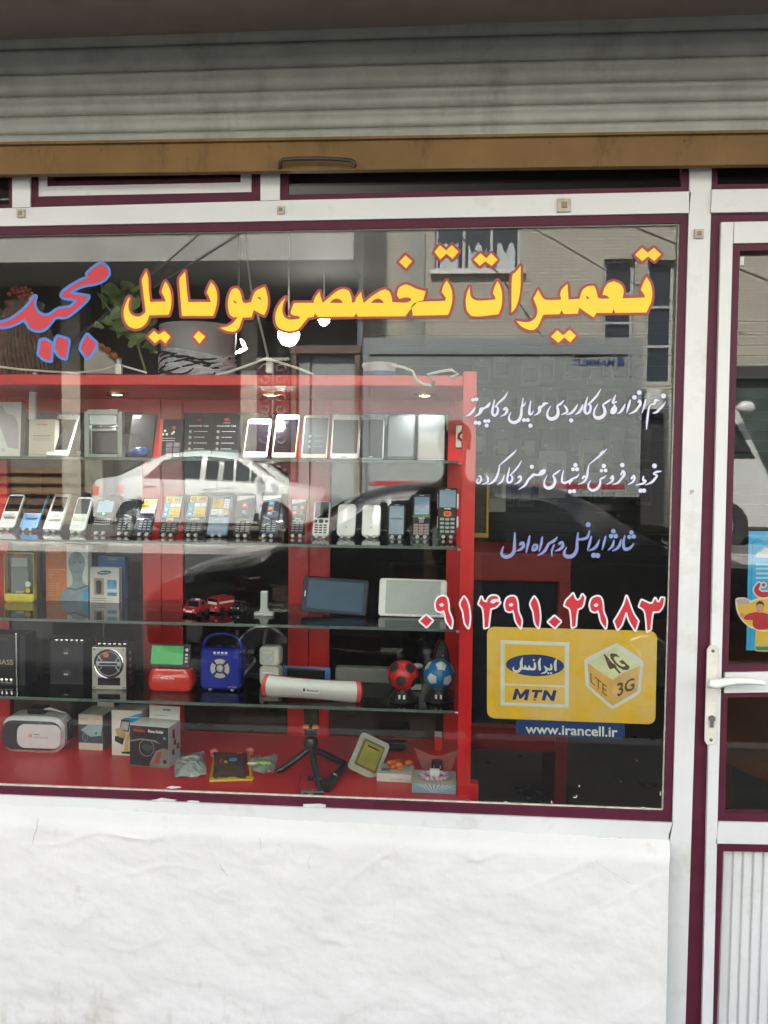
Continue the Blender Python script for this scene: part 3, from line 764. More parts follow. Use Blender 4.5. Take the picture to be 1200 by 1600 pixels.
# white sedan parked across the street: tail at photo x 135, rear wheel near 212
pw = M(214, 838, 11.4)
zcar = ramp(-10.4) if False else pw.z
sed = [(-2.1, .86, .86), (-2.02, .98, .98), (-1.62, 1.02, 1.03), (-1.10, .98, 1.30), (-.75, .97, 1.42), (-.2, .95, 1.475), (.35, .93, 1.45), (.72, .92, 1.36), (1.42, .90, .92), (1.9, .84, .84), (2.08, .70, .70)]
WS = car('white_sedan', 'white four-door sedan parked across the street, mirrored tail to the left in the window', 'car', (pw.x+1.27*.91, -12.1, zcar), 0, m_wpaint, sed, .84,
    [[(-1.12, .10), (-.10, .08), (-.08, .88), (-.62, .88), (-.80, .8)], [(.0, .08), (.52, .08), (.50, .88), (.02, .88)], [(.56, .08), (1.12, .12), (.80, .72), (.55, .88)]], (-1.27, 1.25), .30)
WS.scale = (.91, .95, .95)
# dark saloon parked right behind the photographer
pd = M(600, 752, 4.0)
drk = [(-2.15, .80, .80), (-2.05, .92, .92), (-1.55, .97, .98), (-1.02, .95, 1.30), (-.72, .93, 1.43), (-.1, .92, 1.46), (.45, .91, 1.42), (.7, .90, 1.36), (1.35, .88, .90), (1.95, .80, .80), (2.15, .66, .66)]
car('dark_saloon', 'glossy black saloon parked close behind the photographer, mirrored low in the window', 'car', (.02, -4.3, ramp(-4.3)+.10), PI, m_dpaint, drk, .85,
    [[(-1.08, .10), (-.12, .08), (-.10, .88), (-.60, .88), (-.76, .8)], [(.0, .08), (.52, .08), (.50, .88), (.02, .88)], [(.56, .08), (1.08, .12), (.76, .72), (.55, .88)]], (-1.28, 1.28), .31)
# box truck with lettering
D1 = 12.2
TR = thing('box_truck', 'grey refrigerated box truck with blue lettering parked across the street, mirrored in the glass', 'truck', M(780, 838, D1))
B1 = mrect(568, 1001, 529, 773, D1)
zg = M(780, 838, D1).z
m_box = mat('truck_box_paint', (.18, .198, .192), .45, var=.05, vs=2)
b = MB(); b.bbox(B1[0], B1[1], -D1-2.3, -D1, B1[2], B1[3], .03); b.build('box', m_box, TR, True)
m_alu = mat('truck_rail_alu', (.18, .195, .195), .45)
b = MB(); t = .26; dz = .035
b.box(B1[0]-.01, B1[1]+.01, -D1-.03, -D1+dz, B1[3]-t, B1[3]+.01); b.box(B1[0]-.01, B1[1]+.01, -D1-.03, -D1+dz, B1[2]-.01, B1[2]+.11)
b.box(B1[1]-.24, B1[1]+.01, -D1-.03, -D1+dz-.003, B1[2]+.111, B1[3]-t-.001); b.box(B1[0]-.01, B1[0]+.1, -D1-.03, -D1+dz-.003, B1[2]+.111, B1[3]-t-.001)
b.build('edge_rail', m_alu, TR, True)
nx = 26
for i in range(nx):
    x = B1[0]+.06+(B1[1]-B1[0]-.12)*i/(nx-1)
    for zz in (B1[3]-t+.035, B1[2]+.05): MB().ball((x, -D1+dz, zz), .014, .008, .014, 6, 4).build('rivet', m_blk, TR, True)
for i in range(14):
    zz = B1[2]+.2+(B1[3]-B1[2]-.5)*i/13; MB().ball((B1[1]-.19, -D1+dz-.003, zz), .014, .008, .014, 6, 4).build('rivet', m_blk, TR, True)
b = MB(); b.box(B1[0]+.1, B1[1]-.24, -D1+.0, -D1+.012, B1[2]+.13, B1[2]+.20); b.build('red_stripe', mat('stripe_red', (.28, .01, .015), .5), TR, True)
# lettering as painted on the real side (reads mirrored in the glass)
b = MB(); L = mrect(894, 960, 561, 572, D1)
v, f = text2d('MAMMUT', .03); cxx, czz = (L[0]+L[1])/2, (L[2]+L[3])/2
b.add([(cxx-a*(L[1]-L[0]), -D1+.006, czz+c*(L[3]-L[2])) for a, c in v], f); b.build('lettering', mat('truck_blue', (.012, .025, .12), .5), TR, True)
b = MB(); a0 = M(893, 559, D1); a1 = M(908, 552, D1); a2 = M(945, 557, D1); a3 = M(912, 555, D1)
b.add([(q.x, -D1+.006, q.z) for q in (a0, a1, a2, a3)], [(0, 1, 2), (0, 2, 3)]); b.build('swoosh', MATS['stripe_red'], TR, True)
b = MB(); q = [M(a, c, D1) for a, c in ((964, 572), (966, 561), (963, 554), (965, 550), (967, 556), (970, 556), (974, 560), (976, 566), (975, 572))]
b.flat([(p.x, p.z) for p in q], -D1+.006); b.build('emblem', MATS['truck_blue'], TR, True)
b = MB(); b.box(B1[0]+.2, B1[1]-.2, -D1-2, -D1-.3, B1[2]-.25, B1[2]-.002); b.box(B1[0]+1.2, B1[0]+2.2, -D1-.28, -D1-.05, B1[2]-.55, B1[2]-.02); b.build('chassis', m_blk, TR, True)
for wx in (B1[0]+.75, B1[1]-.8):
    wo = MB().lathe([(.2, -.12), (.37, -.13), (.4, -.08), (.4, .08), (.37, .13), (.2, .12)], 'y', (wx, -D1-.2, zg+.4)).build('wheel', m_rub, TR, True)
    MB().lathe([(.06, .13), (.12, .15), (.22, .1), (.24, .12)], 'y', (wx, -D1-.2, zg+.4)).build('rim', m_rim, wo, True)
def tq(a, c): q_ = M(a, c, D1+.2); return (q_.x, q_.z)
b = MB(); b.prism([tq(*p) for p in ((1046, 616), (1130, 608), (1150, 630), (1212, 765), (1226, 800), (1228, 826), (1046, 826))], -D1-2.2, -D1-.2, .04); co = b.build('cab', m_wpaint, TR, True)
b = MB(); b.prism([tq(*p) for p in ((1062, 646), (1140, 644), (1180, 716), (1062, 716))], -D1-.199, -D1-.19); b.build('cab_window', mat('cab_glass', (.02, .035, .03), .1), co, True)
b = MB(); b.prism([tq(*p) for p in ((1150, 700), (1172, 699), (1173, 706), (1150, 707))], -D1-.19, -D1-.16, .01); b.build('door_handle', m_blk, co, True)
b = MB(); q_ = M(1166, 637, D1-.1); b.ball(q_, .15, .09, .11, 14, 10); b.build('wing_mirror', m_wpaint, co, True)
b = MB(); b.prism([tq(*p) for p in ((1009, 640), (1013, 606), (1036, 607), (1041, 640))], -D1-2.0, -D1-.3, .03); b.build('roof_deflector', m_wpaint, TR, True)
b = MB(); b.prism([tq(*p) for p in ((1006, 644), (1044, 644), (1044, 822), (1006, 822))], -D1-1.9, -D1-.5); b.build('cab_gap_shadow', m_blk, TR, True)  # black block standing in for the shadow gap between box and cab
q_ = M(1128, 822, D1+.2)
wo = MB().lathe([(.2, -.12), (.40, -.13), (.43, -.08), (.43, .08), (.40, .13), (.2, .12)], 'y', (q_.x, -D1-.26, q_.z)).build('wheel', m_rub, TR, True)
MB().lathe([(.06, .13), (.12, .15), (.22, .1), (.24, .12)], 'y', (q_.x, -D1-.26, q_.z)).build('rim', m_rim, wo, True)
# overhead wires, mirrored at the top of the glass
def wire(name, pts, D, r_, label):
    q = [M(a, c, D) for a, c in pts]; q[0] = q[0]+(q[0]-q[1])*2.5; q[-1] = q[-1]+(q[-1]-q[-2])*2.5
    o = MB().tube(q, r_, 5).build(name, m_blk); tag(o, label, 'cable', 'overhead cables across the street'); return o
wire('overhead_cable', [(230, 435), (315, 362), (380, 300)], 8, .012, 'thin overhead cable mirrored above the yellow letters, left one of the pair')
wire('overhead_cable', [(255, 440), (372, 366), (450, 310)], 8, .017, 'thicker overhead cable mirrored above the yellow letters, right one of the pair')
wire('overhead_cable', [(690, 340), (780, 428), (850, 530)], 12.9, .016, 'overhead cable mirrored steeply across the brick house')
wire('overhead_cable', [(800, 340), (862, 372), (950, 424), (1010, 452)], 12.9, .012, 'overhead cable mirrored sloping down to the narrow house window')
wire('overhead_cable', [(960, 340), (1010, 362), (1075, 388)], 8, .010, 'overhead cable mirrored in the top right corner of the window')
# ================================================================== DISPLAY CABINET AND SHOP INTERIOR
m_red = mat('red_laminate', (.58, .010, .012), .32, var=.07, vs=5, bump=.05, coat=.15)
m_redf = mat('red_floor_laminate', (.64, .024, .038), .36, var=.10, vs=4, bump=.03, rv=.03)
m_gsh = glass('shelf_glass', (.90, .96, .93), 1.52)
m_ged = mat('shelf_glass_edge', (.10, .135, .125), .3, var=.15, vs=15)
YF, YB = .06, .56                      # cabinet front and back
zfl = P(350, 1238, .02).z              # bottom board
ztop = P(350, 602, YF).z; zt2 = P(350, 586.5, YF).z
CAB = thing('display_cabinet', 'red laminate display cabinet with glass shelves behind the shop window', 'display cabinet', (-.6, .3, zfl))
XR = P(745, 590, YF).x; XP = P(724.5, 1000, YF).x; XL = -1.75
def cb(x0, x1, y0, y1, z0, z1, name, m=m_red, bev=.0015): return MB().bbox(x0, x1, y0, y1, z0, z1, bev).build(name, m, CAB, True)
cb(XL, XR-.036, YF, YB, zt2-.028, zt2, 'top_board')
cb(XL, XR-.0365, YF-.004, YF+.022, ztop, zt2+.001, 'top_rail')
cb(XR-.036, XR, YF-.005, YF+.03, zfl-.01, zt2+.012, 'front_post')
cb(XR-.036, XR+.022, YF-.006, YF+.028, zfl-.012, P(750, 1224, YF).z, 'post_foot')
q = P(1, 1246, .015)
MB().bbox(XL, XR+.001, .012, YB, zfl-.03, zfl, .001).build('bottom_board', m_redf, CAB, True)
# back frame (sliding doors) at YB
zb0, zb1 = zfl+.0005, ztop-.0005
def xat(px, y=YB): return P(px, 900, y).x
pst = [(-.0, 0)]
for (a, c) in ((228, 256), (257, 290), (453, 484.3), (485.7, 517), (697, 734), (-80, -30), (-28, 20)):
    cb(xat(a), xat(c), YB-.03, YB, zb0, zb1, 'door_stile')
zr0 = P(360, 1147, YB).z; zr1 = P(360, 646, YB).z
segs = [(-30, -30), (20, 228), (290, 453), (517, 697)]
for (a, c) in ((20, 228), (290, 453), (517, 697)):
    cb(xat(a)+.0005, xat(c)-.0005, YB-.026, YB-.004, zb0, zr0, 'door_rail'); cb(xat(a)+.0005, xat(c)-.0005, YB-.026, YB-.004, zr1, zb1, 'door_rail')
    cb(xat(a)+.0006, xat(c)-.0006, YB-.028, YB-.003, zr0+.0002, zr0+.009, 'door_lip', mat('raw_edge', (.16, .08, .03), .7, var=.3))
    MB().box(xat(a), xat(c), YB-.017, YB-.012, zr0+.009, zr1).build('door_glass', glass('door_glass_tint', (.62, .62, .6), 1.5), CAB, True)
# latch on the right stile
m_br = mat('latch_steel', (.45, .42, .36), .35, metal=.8)
la = P(717, 682, YB-.032); k = pxs(YB)
lb = MB().prism([(la.x-5*k, la.z+17*k), (la.x+5*k, la.z+17*k), (la.x+5*k, la.z+8*k), (la.x-1*k, la.z+4*k), (la.x-2*k, la.z-4*k), (la.x+4*k, la.z-8*k), (la.x+5*k, la.z-17*k), (la.x-5*k, la.z-17*k)], YB-.042, YB-.031, .002)
lb.lathe([(.008, YB-.05), (.010, YB-.04), (.010, YB-.031)], 'y', (la.x+.012, 0, la.z), 14); lb.build('latch', m_br, CAB, True)
# outline lettering on a red show card fixed to the right stile
m_pink = mat('pink_line', (.45, .12, .12), .6)
v, f = text2d('TUJ'); qq = quadmap(((707, 618), (736, 618), (736, 641), (707, 641)))
decal([qq(a+.5, .5-c) for a, c in v], f, YB-.0312, 'card_text', m_pink, CAB)
v, f = text2d('ATA'); qq = quadmap(((701, 645), (731, 645), (731, 654), (701, 654)))
decal([qq(a+.5, .5-c) for a, c in v], f, YB-.0312, 'card_text', m_pink, CAB)
# glass shelves
SHZ = []
for (row, yf) in ((716, .135), (848, .135), (974, .135), (1099, .135)):
    p = P(350, row, yf); SHZ.append(p.z)
    xr = XR-.045
    o = MB().box(XL, xr, yf+.0015, YB-.035, p.z-.008, p.z).build('glass_shelf', m_gsh, CAB, True)
    MB().box(XL, xr, yf, yf+.0014, p.z-.008, p.z).build('shelf_edge', m_ged, o, True)
    MB().tube([(xr+.001, yf+.02, p.z-.011), (xr+.012, yf+.02, p.z-.011)], .004, 8).build('shelf_pin', m_br, o, True)
# recessed downlights in the cabinet top
m_gold = mat('gold_ring', (.75, .52, .16), .2, metal=1.)
for i, px in enumerate((183, 424, 664, -60)):
    c = PZ(px, 603, zt2-.028); c.y = .30; c.x = P(px, 600, c.y).x
    T = thing('downlight', ('gold-rimmed recessed lamp under the cabinet top below the flower pot', 'gold-rimmed recessed lamp under the cabinet top above the middle phones', 'gold-rimmed recessed lamp under the cabinet top near the right post', 'gold-rimmed recessed lamp under the cabinet top beyond the left edge of view')[i], 'lamp', (c.x, c.y, zt2-.029), group='recessed lamps in the cabinet top')
    MB().lathe([(.022, -.001), (.030, -.007), (.034, -.004), (.034, 0)], 'z').build('ring', m_gold, T)
    MB().lathe([(.020, -.0005), (.016, -.005), (.006, -.007)], 'z').build('bulb', mat('led_lens', (1, .98, .92), .2, var=0, emis=1.2), T)
    L = bpy.data.lights.new('downlight_fill', 'SPOT'); L.energy = .62; L.spot_size = R(150); L.spot_blend = .6; L.shadow_soft_size = .02; L.color = (1, .97, .94)  # spot added in the fixture to brighten the goods on the shelves
    lo = bpy.data.objects.new('downlight_fill', L); COL.objects.link(lo); lo.parent = T; lo.location = (0, -.02, -.012)

# ------------------------------------------------------------------ on top of the cabinet
ZT = zt2
def on_top(px, y): return P(px, 585, y).x
m_wrap = mat('grey_film', (.42, .42, .43), .35, var=.1, vs=10)
def pot():
    y = .33; k = pxs(y); c = P(310, 584, y)
    T = thing('flower_pot', 'flower pot wrapped in grey film with striped cloth round its foot, under the word mobile', 'flower pot', (c.x, y, ZT))
    H = (584-494)*k; r_ = 59*k
    MB().lathe([(r_*.86, .0), (r_*.93, H*.35), (r_*.97, H*.62), (r_, H*.9), (r_*1.02, H*.985), (r_*.98, H), (r_*.9, H*.98), (r_*.88, H*.9)], 'z', n=40).build('pot', m_wrap, T)
    b = MB()
    for i in range(15):
        z0 = H*(.03+.03*i); pts = []
        for s in range(25):
            a = PI+PI*s/24; rr = r_*(.93+.03*random.random())+.004
            pts.append((rr*math.cos(a), rr*math.sin(a), z0+.012*math.sin(s*.35+i*.8)+.003*random.random()))
        b.tube(pts, .0052+.002*random.random(), 5)
    b.build('cloth', mat('pale_cloth', (.62, .64, .70), .9, var=.2, vs=40), T)
    b = MB()
    for i in range(9):
        pts = []; z0 = H*(.04+.05*i); a0 = PI*1.15+.2*random.random()
        for s in range(10):
            a = a0+(.35+.9*random.random()*.3+.09)*s/3; rr = r_*.96+.0075
            pts.append((rr*math.cos(a), rr*math.sin(a), z0+.014*math.sin(s*.5+i)))
        b.tube(pts, .0032, 5)
    b.build('cloth_stripe', mat('cloth_black', (.03, .03, .04), .9), T)
    return T
pot()
m_leaf = mat('pale_leaf', (.12, .19, .06), .5, var=.25, vs=20)
def leaves():
    y = .42; k = pxs(y); c = P(205, 584, y)
    T = thing('house_plant', 'trailing house plant with round pale green leaves left of the wrapped pot', 'plant', (c.x, y, ZT))
    base = Vector((c.x, y, ZT))
    st = MB(); st.tube([P(228, 584, y)-base, P(215, 540, y)-base, P(190, 505, y)-base, P(160, 470, y)-base, P(158, 440, y)-base], [.004, .0035, .003, .0025, .0015], 6)
    st.tube([P(215, 540, y)-base, P(240, 500, y)-base, P(262, 470, y)-base], [.003, .0025, .0015], 6); st.build('stem', mat('leaf_stem', (.22, .2, .08), .6), T)
    lf = MB()
    for (px, py, w_, h_, a) in ((165, 500, 22, 16, .4), (182, 465, 26, 34, -.3), (205, 470, 20, 36, .5), (196, 505, 40, 26, -.3), (215, 530, 34, 18, -.5), (222, 512, 24, 30, .9), (228, 535, 14, 26, .2), (240, 545, 12, 20, .1), (158, 470, 10, 30, -.2), (232, 500, 24, 22, .2), (188, 520, 26, 14, -.4), (245, 480, 20, 24, .4), (172, 452, 26, 22, .2), (196, 448, 24, 24, -.5), (208, 492, 30, 26, .6), (186, 490, 28, 24, -.2), (204, 520, 30, 22, .3), (150, 508, 18, 12, .1), (234, 522, 18, 24, -.3), (214, 455, 18, 22, .8), (176, 510, 22, 14, .3)):
        p = P(px, py, y+random.uniform(-.05, .05))-base; n = 12; vs = [(0, 0, 0)]
        for i in range(n):
            t = 2*PI*i/n; rr = 1+.12*math.cos(2*t)
            vs.append((w_*k*.5*rr*math.cos(t), .012*math.cos(2*t)+.01*random.random(), h_*k*.5*rr*math.sin(t)))
        mt = Matrix.Translation(p) @ Euler((random.uniform(-.5, .5), a, random.uniform(-.5, .5))).to_matrix().to_4x4()
        lf.add([mt @ Vector(v) for v in vs], [(0, 1+i, 1+(i+1) % n) for i in range(n)], True)
    lf.build('leaf', m_leaf, T)
leaves()
def caselike():
    y = .30; k = pxs(y); c = P(158, 584, y)
    T = thing('plastic_case', 'grey stepped plastic case with orange scalloped edge on top of the cabinet', 'case', (c.x, y, ZT))
    B = Vector((c.x, y, ZT)); pts = [(131, 584), (131, 540), (152, 540), (157, 549), (165, 551), (170, 560), (176, 562), (181, 570), (183, 584)]
    q = [P(a, d, y)-B for a, d in pts]; MB().prism([(p.x, max(0, p.z)) for p in q], 0, .03, .002).build('body', mat('case_grey', (.42, .41, .40), .5), T)
    b = MB()
    for (a, d, rr) in ((136, 534, 6), (146, 535, 6), (156, 541, 6), (166, 547, 6), (176, 555, 6), (184, 562, 5), (185, 572, 5)):
        p = P(a, d, y+.012)-B; b.ball((p.x, .02, p.z), rr*k, .012, rr*k, 10, 8)
    b.build('scallop', mat('scallop_orange', (.42, .13, .03), .5), T)
caselike()
def vase():
    y = .36; k = pxs(y); c = P(40, 584, y)
    T = thing('woven_vase', 'brown woven vase with fringe and dried flowers at the far left on the cabinet', 'vase', (c.x, y, ZT))
    prof = [(30, 0), (44, 14), (50, 40), (46, 70), (34, 100), (26, 118), (30, 130), (24, 132)]
    MB().lathe([(r_*k, h*k) for r_, h in prof], 'z', n=26).build('body', mat('woven_brown', (.10, .055, .04), .8, var=.5, vs=60, bump=.8, bs=90), T)
    b = MB()
    for i in range(26):
        a = PI+PI*i/25; h0 = 118*k
        b.tube([(27*k*math.cos(a), 27*k*math.sin(a), h0), (42*k*math.cos(a), 42*k*math.sin(a), 84*k), (53*k*math.cos(a+.1), 53*k*math.sin(a+.1), 40*k), (52*k*math.cos(a+.2), 52*k*math.sin(a+.2), 12*k)], .004, 5)
    b.build('fringe', mat('fringe_brown', (.14, .08, .06), .9, var=.4, vs=40), T)
    for nm, colr, items in (('red_flower', (.30, .05, .05), ((-14, 142, 9), (-6, 150, 9), (2, 140, 8), (8, 148, 7))), ('yellow_flower', (.45, .28, .03), ((14, 130, 7), (6, 126, 6), (20, 138, 6)))):
        b = MB()
        for (dx, dz, rr) in items:
            for j in range(7):
                a = random.uniform(0, 6.3); b.ball((dx*k+rr*k*.6*math.cos(a), -.02+.01*math.sin(a*3), dz*k+rr*k*.6*math.sin(a)), rr*k*.5, rr*k*.4, rr*k*.5, 8, 6)
        b.build(nm, mat('petal_'+nm.split('_')[0], colr, .8, var=.3), T)
vase()
def small_top():
    y = .34; k = pxs(y)
    c = P(593, 585, y); T = thing('plastic_tub', 'round white plastic tub with blue label on top of the cabinet', 'tub', (c.x, y, ZT))
    MB().lathe([(24*k, 0), (25*k, 26*k), (27*k, 30*k), (26*k, 34*k), (5*k, 36*k)], 'z', n=28).build('body', mat('tub_white', (.66, .68, .70), .4), T)
    MB().lathe([(24.6*k, 8*k), (25.4*k, 9*k), (25.8*k, 20*k), (25*k, 21*k)], 'z', n=28).build('label_band', mat('tub_blue', (.06, .12, .35), .5, var=.4, vs=20), T)
    c = P(512, 586, y); T = thing('cream_plate', 'cream oval plate standing on the cabinet behind the white cable', 'plate', (c.x, y+.05, ZT))
    pts = [(26*k*math.cos(t), 13*k*math.sin(t)) for t in [PI*i/20 for i in range(21)]]; MB().prism(pts, 0, .012, .003).build('disc', mat('plate_cream', (.50, .44, .30), .4), T)
    c = P(555, 586, y); T = thing('red_tin', 'small red round-topped tin beside the cream plate', 'tin', (c.x, y, ZT))
    pts = [(15*k*math.cos(t), 4*k+9*k*math.sin(t)) for t in [PI*i/14 for i in range(15)]]+[(-15*k, 0), (15*k, 0)]
    MB().prism(pts, -.02, .03, .003).build('body', m_red, T); MB().box(-15*k, 15*k, -.021, -.019, 0, 2.5*k).build('rim', m_gold, T)
    c = P(640, 585, y); T = thing('white_box', 'small white cardboard box lying beside the tub', 'box', (c.x, y, ZT))
    MB().bbox(-16*k, 16*k, -.02, .05, 0, 14*k, .002).build('body', mat('card_white', (.62, .62, .60), .7), T); MB().box(-12*k, 4*k, -.0212, -.0202, 5*k, 9*k).build('print', mat('card_print', (.25, .3, .4), .6), T)
small_top()
m_cable = mat('cable_white', (.62, .61, .56), .5)
def cable(pts, r_, label, name='white_cable'):
    o = MB().tube(pts, r_, 6).build(name, m_cable); return tag(o, label, 'cable', 'loose white cables on the cabinet')
Yc = .05
cable([P(a, c, .10) for a, c in ((-40, 570), (0, 573), (30, 577), (70, 580), (120, 583), (160, 578), (186, 570), (200, 574), (228, 582))], .0032, 'white cable along the top edge of the cabinet left of the pot')
cable([P(a, c, .052) for a, c in ((340, 585), (362, 580), (395, 568), (416, 560), (440, 567), (470, 577), (490, 585))], .0035, 'white cable bowed over the cabinet rail in front of the wrapped pot')
cable([(P(382, 330, .5)), P(386, 400, .45), P(392, 450, .4), P(402, 490, .3), P(412, 530, .2), P(418, 556, .12), P(417, 563, .08)], .0035, 'white cable hanging from the ceiling down to the cabinet rail')
cable([P(a, c, .048) for a, c in ((612, 570), (630, 574), (645, 580), (650, 592), (660, 600), (674, 602), (680, 596), (668, 585), (690, 580), (706, 578), (716, 584), (704, 590))], .0040, 'white cable looping over the cabinet rail near the right post')
for (px, py, lab) in ((421, 573, 'white cable connector hanging at the rail in the middle'), (186, 575, 'white cable connector standing on the cabinet by the grey case')):
    p = P(px, py, .09); T = thing('cable_connector', lab, 'connector', (p.x, p.y, p.z), group='cable connectors on the cabinet')
    MB().bbox(-.009, .009, -.008, .008, -.018, .012, .003).build('plug', mat('plug_white', (.7, .7, .67), .4), T); MB().lathe([(.006, .012), (.0075, .02), (.004, .024)], 'z').build('collar', m_cable, T)
# lit bulbs hanging in the shop
m_glow = mat('lit_bulb', (1, .97, .92), .3, var=0, emis=9)
def bulb(px, py, y, rr, label, energy):
    p = P(px, py, y); T = thing('hanging_bulb', label, 'light bulb', p, group='lit bulbs hanging in the shop')
    k = pxs(y)*rr; b = MB()
    b.lathe([(.001, -k), (k*.55, -k*.82), (k*.92, -k*.3), (k, .15*k), (k*.8, .7*k), (k*.35, k*1.05)], 'z', n=20).build('globe', m_glow, T)
    MB().lathe([(k*.36, k*1.0), (k*.4, k*1.2), (k*.3, k*1.7), (k*.1, k*1.75)], 'z', n=14).build('socket', m_cable, T)
    MB().tube([(0, 0, k*1.7), (0, 0, 2.75-p.z)], .004, 6).build('flex', m_cable, T)
    if energy:
        L = bpy.data.lights.new('bulb_light', 'POINT'); L.energy = energy; L.shadow_soft_size = k; L.color = (1, .96, .9)
        lo = bpy.data.objects.new('bulb_light', L); COL.objects.link(lo); lo.parent = T; lo.location = (0, -k*1.3, -.05)
bulb(451, 524, 1.5, 17, 'bright bare bulb shining behind the tail of the yellow lettering', .12)
bulb(506, 500, 2.6, 9, 'smaller bright bulb further inside the shop', .1)
m_gl2 = mat('lit_tube', (1, .98, .95), .3, var=0, emis=6)
T = thing('energy_lamp', 'lit white spiral energy-saving lamp beside the wrapped pot', 'light bulb', P(375, 520, 1.0))
Bq = T.location
for pts in ([(362, 480), (372, 484), (378, 490), (366, 498)], [(376, 530), (380, 536), (384, 546)], [(368, 552), (376, 548), (386, 544)]):
    MB().tube([P(a, c, 1.0)-Bq for a, c in pts], [.004, .009, .007, .002][:len(pts)] if len(pts) == 4 else [.002, .007, .003], 8).build('glow_tube', m_gl2, T)
MB().tube([P(373, 470, 1.0)-Bq, P(373, 300, 1.0)-Bq], .004, 6).build('flex', m_cable, T)

# ------------------------------------------------------------------ shop interior beyond the cabinet
CT = thing('shop_counter', 'red framed shop counter with dark glass front in the gloom behind the sticker', 'counter', (P(810, 1100, 1.7).x, 1.7, .05))
yk = 1.6
def kq(a0, a1, b0, b1, y=yk): 
    p = P(a0, b1, y); q = P(a1, b0, y); return p.x, q.x, p.z, q.z
m_redk = mat('counter_red', (.30, .012, .014), .4, var=.1)
x0, x1, z0, z1 = kq(700, 893, 866, 906); MB().bbox(x0, x1, yk, yk+.6, z0, z1, .003).build('top', m_redk, CT, True)
x0b, x1b, z0b, _ = kq(868, 893, 866, 1150); MB().bbox(x0b, x1b, yk+.002, yk+.5, .055, z0-.001, .003).build('end_post', m_redk, CT, True)
x2, x3, z2, z3 = kq(700, 893, 1140, 1170); MB().bbox(x0, x0b-.001, yk+.002, yk+.5, z2, z3, .003).build('foot_rail', m_redk, CT, True)
MB().box(x0, x0b-.001, yk+.05, yk+.06, z3+.001, z0-.002).build('front_glass', mat('counter_dark_glass', (.03, .035, .05), .1), CT, True)
# wall panel with hanging accessories
wy = 3.9
AW = thing('slat_wall', 'grey slatted display wall at the back of the shop', 'display wall', (1.0, 4.1, .05))
a = P(735, 500, wy); c = P(1070, 800, wy)
m_slw = mat('slat_grey', (.04, .042, .04), .6)
b = MB()
for i in range(24):
    zz_ = .9+.075*i; b.box(-.6, 2.3, 4.0, 4.05, zz_, zz_+.072)
b.box(-.6, 2.3, 4.051, 4.19, .055, 2.7); b.build('slat', m_slw, AW, True)
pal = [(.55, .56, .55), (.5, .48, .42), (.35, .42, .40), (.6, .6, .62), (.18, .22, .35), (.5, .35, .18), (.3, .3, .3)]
desc = ['white', 'cream', 'pale green', 'light grey', 'navy', 'tan', 'dark grey']
n_ = 0
for r_i, (py, hh) in enumerate(((560, 40), (612, 44), (668, 50), (735, 54))):
    for c_i in range(8):
        px = 752+c_i*36+random.uniform(-5, 5)
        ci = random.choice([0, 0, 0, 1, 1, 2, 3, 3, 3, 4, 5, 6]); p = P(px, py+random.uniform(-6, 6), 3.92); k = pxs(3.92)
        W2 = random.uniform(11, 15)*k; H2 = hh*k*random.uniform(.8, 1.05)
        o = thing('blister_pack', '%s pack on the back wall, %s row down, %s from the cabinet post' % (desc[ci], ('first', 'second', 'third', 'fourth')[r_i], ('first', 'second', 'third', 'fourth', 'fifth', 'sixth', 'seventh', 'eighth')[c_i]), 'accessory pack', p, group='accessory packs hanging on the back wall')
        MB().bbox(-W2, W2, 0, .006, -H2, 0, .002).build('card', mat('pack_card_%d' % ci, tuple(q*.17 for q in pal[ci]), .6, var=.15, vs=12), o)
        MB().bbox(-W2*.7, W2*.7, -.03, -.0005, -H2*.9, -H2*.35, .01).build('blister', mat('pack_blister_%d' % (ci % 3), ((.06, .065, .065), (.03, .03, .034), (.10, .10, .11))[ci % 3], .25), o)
        MB().tube([(0, -.06, -.01), (0, .1, -.01)], .003, 5).build('hook', m_br, o)
# things lying on the counter
k = pxs(1.7)
def carton(px0, px1, py0, py1, y, label, colr, nm):
    p = P((px0+px1)/2, py1, y); kk = pxs(y); T = thing('carton', label, 'box', p, (0, 0, R(random.uniform(-8, 8))), group='cartons on the shop counter')
    w_, h_ = (px1-px0)*kk, (py1-py0)*kk
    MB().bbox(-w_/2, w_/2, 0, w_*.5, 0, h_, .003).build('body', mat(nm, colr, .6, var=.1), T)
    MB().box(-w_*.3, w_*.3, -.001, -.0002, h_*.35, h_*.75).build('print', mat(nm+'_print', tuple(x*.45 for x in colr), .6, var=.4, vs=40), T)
zc_ = P(800, 866, 1.72).z
def on_counter(px, y): q = P(px, 866, y); return q
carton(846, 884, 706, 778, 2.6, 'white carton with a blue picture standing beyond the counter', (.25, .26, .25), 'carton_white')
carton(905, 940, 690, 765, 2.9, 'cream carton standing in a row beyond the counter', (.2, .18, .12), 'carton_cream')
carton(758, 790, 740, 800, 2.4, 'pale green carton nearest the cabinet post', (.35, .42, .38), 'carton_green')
T = thing('case_box', 'black display box with yellow edges standing just behind the cabinet post', 'box', P(750, 838, .8))
kk = pxs(.8); 
MB().bbox(-12*kk, 12*kk, 0, .05, 0, 86*kk, .004).build('body', mat('box_brown_net', (.05, .04, .03), .6, var=.5, vs=120), T)
b = MB(); b.bbox(-13*kk, 13*kk, -.004, .054, -2*kk, 5*kk, .003); b.bbox(9*kk, 13*kk, -.003, .052, 5.2*kk, 84*kk, .002); b.bbox(-13*kk, 13*kk, -.004, .054, 84.2*kk, 89*kk, .003); b.build('edge', mat('box_yellow', (.42, .30, .02), .5), T)
